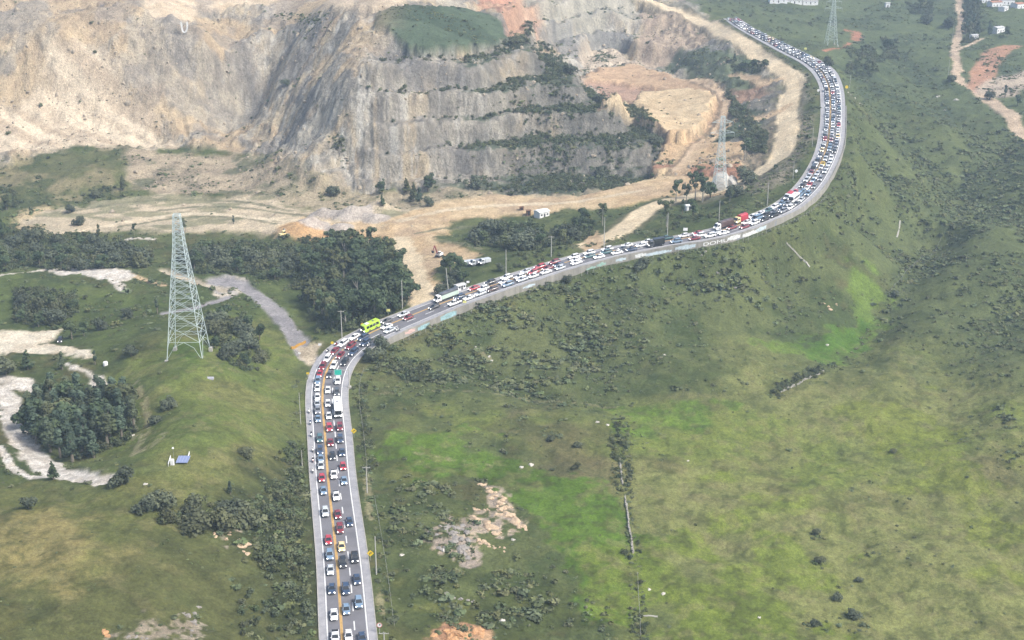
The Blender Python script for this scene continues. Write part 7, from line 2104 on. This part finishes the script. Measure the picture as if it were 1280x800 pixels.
def ground_pose(u, v, yaw):
    p = cast(u, v)[0]
    return Matrix.Translation(Vector(p) + Vector((0, 0, .05))) @ Matrix.Rotation(yaw, 4, 'Z')
for i, (u, v, yaw, c, lab) in enumerate(((584, 332.5, 2.0, 'white', 'parked pale lorry nearest the dark tree in the yard'), (595, 331.5, 2.0, 'silver', 'parked pale lorry in the middle of the roadside yard'), (606, 330, 2.1, 'white', 'parked pale lorry furthest from the dark tree in the yard'))):
    lorry(0, 'L', 'silver', 'silver' if c == 'white' else 'grey', 5.2, lab, None, False, 2.6, M=ground_pose(u, v, yaw))
e = car_detailed('suv', 'black', 'black car parked on the sandy lot under the grey green tree', ground_pose(75.5, 427, math.pi + .2), None)

def excavator(u, v, yaw):
    e = link('excavator', None, label='red excavator with its boom raised on the sandy quarry entrance', category='excavator'); e.matrix_world = ground_pose(u, v, yaw)
    for sx in (-1, 1):
        n = 16
        prof = [(math.cos(t) * .45 + (1.35 if math.cos(t) > 0 else -1.35), .45 + math.sin(t) * .45) for t in [2 * math.pi * k / n for k in range(n)]]
        link('track', MB().loft([[(sx * 1.05 - .28, y, z) for y, z in prof], [(sx * 1.05 + .28, y, z) for y, z in prof]]).mesh('track', [M_TRIM]), e)
    pw = paint('white'); pr = paint('dark red')
    link('platform', MB().box(-1.25, 1.25, -1.9, 1.2, .95, 1.9, 0, .05, .05, .12).mesh('platform', [pw]), e)
    c = link('cab', MB().box(-1.2, -.2, .0, 1.4, 1.9, 3.0, 0, .08, .12, .06).mesh('cab', [pw]), e)
    link('windows', MB().box(-1.22, -.18, .15, 1.42, 2.1, 2.75, 0, .06, .1).mesh('windows', [M_GLASS]), c)
    link('boom', MB().tube([(.35, 1.0, 1.7), (.35, 2.2, 4.4), (.35, 3.2, 6.2)], [.34, .34, .24]).mesh('boom', [pr]), e)
    s = link('stick', MB().tube([(.35, 3.2, 6.2), (.35, 4.6, 4.0)], [.24, .18]).mesh('stick', [pr]), e)
    link('bucket', MB().loft([[(-.2, 4.3, 3.4), (.9, 4.3, 3.4), (.9, 4.3, 4.1), (-.2, 4.3, 4.1)], [(-.2, 4.9, 3.0), (.9, 4.9, 3.0), (.9, 5.1, 4.0), (-.2, 5.1, 4.0)]]).mesh('bucket', [M_TRIM]), s)
excavator(549, 321, 2.6)
def loader(u, v, yaw):
    e = link('wheel_loader', None, label='cream wheel loader beside the orange earth slope', category='loader'); e.matrix_world = ground_pose(u, v, yaw)
    pc = paint('cream')
    link('body', MB().box(-1.1, 1.1, -2.6, .6, .9, 2.0, 0, .1, .15, .15).mesh('body', [pc]), e)
    c = link('cab', MB().box(-.85, .85, -.9, .7, 2.0, 3.3, 0, .1, .1, .06).mesh('cab', [pc]), e); link('windows', MB().box(-.87, .87, -.75, .72, 2.2, 3.0, 0, .08, .08).mesh('windows', [M_GLASS]), c)
    for sx in (-1, 1): link('lift_arm', MB().tube([(sx * .6, .5, 1.7), (sx * .6, 2.3, 1.0)], [.2, .16]).mesh('lift_arm', [pc]), e)
    link('bucket', MB().loft([[(-1.35, 2.2, .2), (1.35, 2.2, .2), (1.35, 2.2, 1.3), (-1.35, 2.2, 1.3)], [(-1.35, 3.2, .15), (1.35, 3.2, .15), (1.35, 2.9, 1.2), (-1.35, 2.9, 1.2)]]).mesh('bucket', [M_RIM]), e)
    wheels(e, (-1.1, 1.1), (-1.7, 1.2), .75)
loader(355, 296, -.9)

# ---- the little station on the grass
def station():
    PANEL = simple_mat('solar_cells', (.20, .24, .38), .25, spec=.6)
    p = cast(229, 579)[0]
    e = link('solar_panel', None, None, p, label='tilted blue grey solar panel on short legs on the grass hill', category='solar panel')
    t = link('panel', MB().loft([[(-2.0, -1.2, .7), (1.7, -1.2, .7), (2.2, 1.3, 1.9), (-1.5, 1.3, 1.9)], [(-2.0, -1.24, .78), (1.7, -1.24, .78), (2.2, 1.26, 1.98), (-1.5, 1.26, 1.98)]]).mesh('panel', [PANEL]), e)
    g = MB()
    for k in range(5):
        x = -2.0 + 3.7 * k / 4
        g.tube([(x, -1.25, .80), (x + .5, 1.25, 2.0)], .03, 0, 4)
    link('frame', g.mesh('frame', [M_RIM]), t)
    for (x, y, h) in ((-1.7, -1.0, .75), (1.5, -1.0, .75), (-1.3, 1.1, 1.8), (1.9, 1.1, 1.8)): link('leg', MB().tube([(x, y, -.3), (x, y, h)], .06).mesh('leg', [M_RIM]), e)
    p = cast(215.6, 581)[0]
    e = link('equipment_cabinet', None, None, p, label='white cabinet standing beside the solar panel', category='cabinet')
    link('body', MB().box(-.55, .55, -.4, .4, 0, 1.9, 0, 0, 0, .05).mesh('body', [SM['white']]), e); link('door', MB().box(-.45, .45, -.44, -.40, .15, 1.75).mesh('door', [M_WALLW]), e); link('base', MB().box(-.65, .65, -.5, .5, -.3, .05).mesh('base', [M_CONC]), e)
    p = cast(217.5, 576)[0]
    e = link('instrument_mast', None, None, p, label='thin mast with a small pale head beside the cabinet', category='mast')
    link('shaft', MB().tube([(0, 0, -.3), (0, 0, 4.2)], .05).mesh('shaft', [M_RIM]), e); link('head', MB().box(-.3, .3, -.25, .25, 4.2, 4.6, 0, .1, .1).mesh('head', [SM['white']]), e)
    for (u, v, u2, v2, lab) in ((210.5, 583, 213.5, 573, 'pale slanting rail at the cabinet end of the station'), (234.5, 577, 237, 568, 'pale slanting rail at the panel end of the station')):
        a, b = cast(u, v)[0], cast(u2, v2)[0]
        b_ = MB(); d = b - a
        b_.tube([(0, 0, -.2), (0, 0, 1.0)], .06); b_.tube([tuple(d + (0, 0, -.2)), tuple(d + (0, 0, 1.0))], .06); b_.box(-.05, .05, -.05, .05, .9, 1.0)
        b_.tube([(0, 0, 1.0), tuple(d + (0, 0, 1.0))], .09); b_.tube([(0, 0, .5), tuple(d + (0, 0, .5))], .07)
        link('guard_rail', b_.mesh('guard_rail', [SM['white']]), None, a, label=lab, category='rail')
    p = cast(262.5, 473)[0]
    e = link('concrete_slab', MB().box(-1.3, 1.3, -.9, .9, -.3, .35, 0, .05, .05, .05).mesh('concrete_slab', [simple_mat('slab', (.34, .34, .37), .8)]), None, p, label='small grey slab in the grass beside the pylon', category='slab')
    p = cast(132, 457)[0]
    e = link('water_tank', None, None, p, label='small white tank on the grass beside the chalk rim', category='tank')
    n = 16
    ring = lambda r, z: [(math.cos(2 * math.pi * k / n) * r, math.sin(2 * math.pi * k / n) * r, z) for k in range(n)]
    link('body', MB().loft([ring(.85, -.2), ring(.9, .2), ring(.9, 1.4), ring(.7, 1.65), ring(.3, 1.8)]).mesh('body', [SM['white']]), e); link('lid', MB().loft([ring(.3, 1.8), ring(.28, 1.92)]).mesh('lid', [M_CHROME]), e)
station()
# ------------------------------------------------------------------ haze
def haze():
    m = bpy.data.materials.new('haze'); m.use_nodes = True
    t = m.node_tree; t.nodes.remove(t.nodes['Principled BSDF'])
    v = t.nodes.new('ShaderNodeVolumePrincipled')
    v.inputs['Color'].default_value = (0.62, 0.79, 1.0, 1)
    v.inputs['Density'].default_value = HAZE
    v.inputs['Anisotropy'].default_value = 0.2
    t.links.new(v.outputs[0], t.nodes['Material Output'].inputs['Volume'])
    x, y0, y1, z0, z1 = 1320.0, -170.0, 2320.0, float(TH.min()) - 1.0, 222.0
    vs = [(sx, yy, zz) for zz in (z0, z1) for yy in (y0, y1) for sx in (-x, x)]
    fs = [(0, 2, 3, 1), (4, 5, 7, 6), (0, 1, 5, 4), (2, 6, 7, 3), (0, 4, 6, 2), (1, 3, 7, 5)]
    me = bpy.data.meshes.new('haze'); me.from_pydata(vs, [], fs); me.materials.append(m)
    link('haze', me, kind='stuff', label='thin pale haze in the air over the whole valley', category='haze')
HAZE = 0.0002
haze()
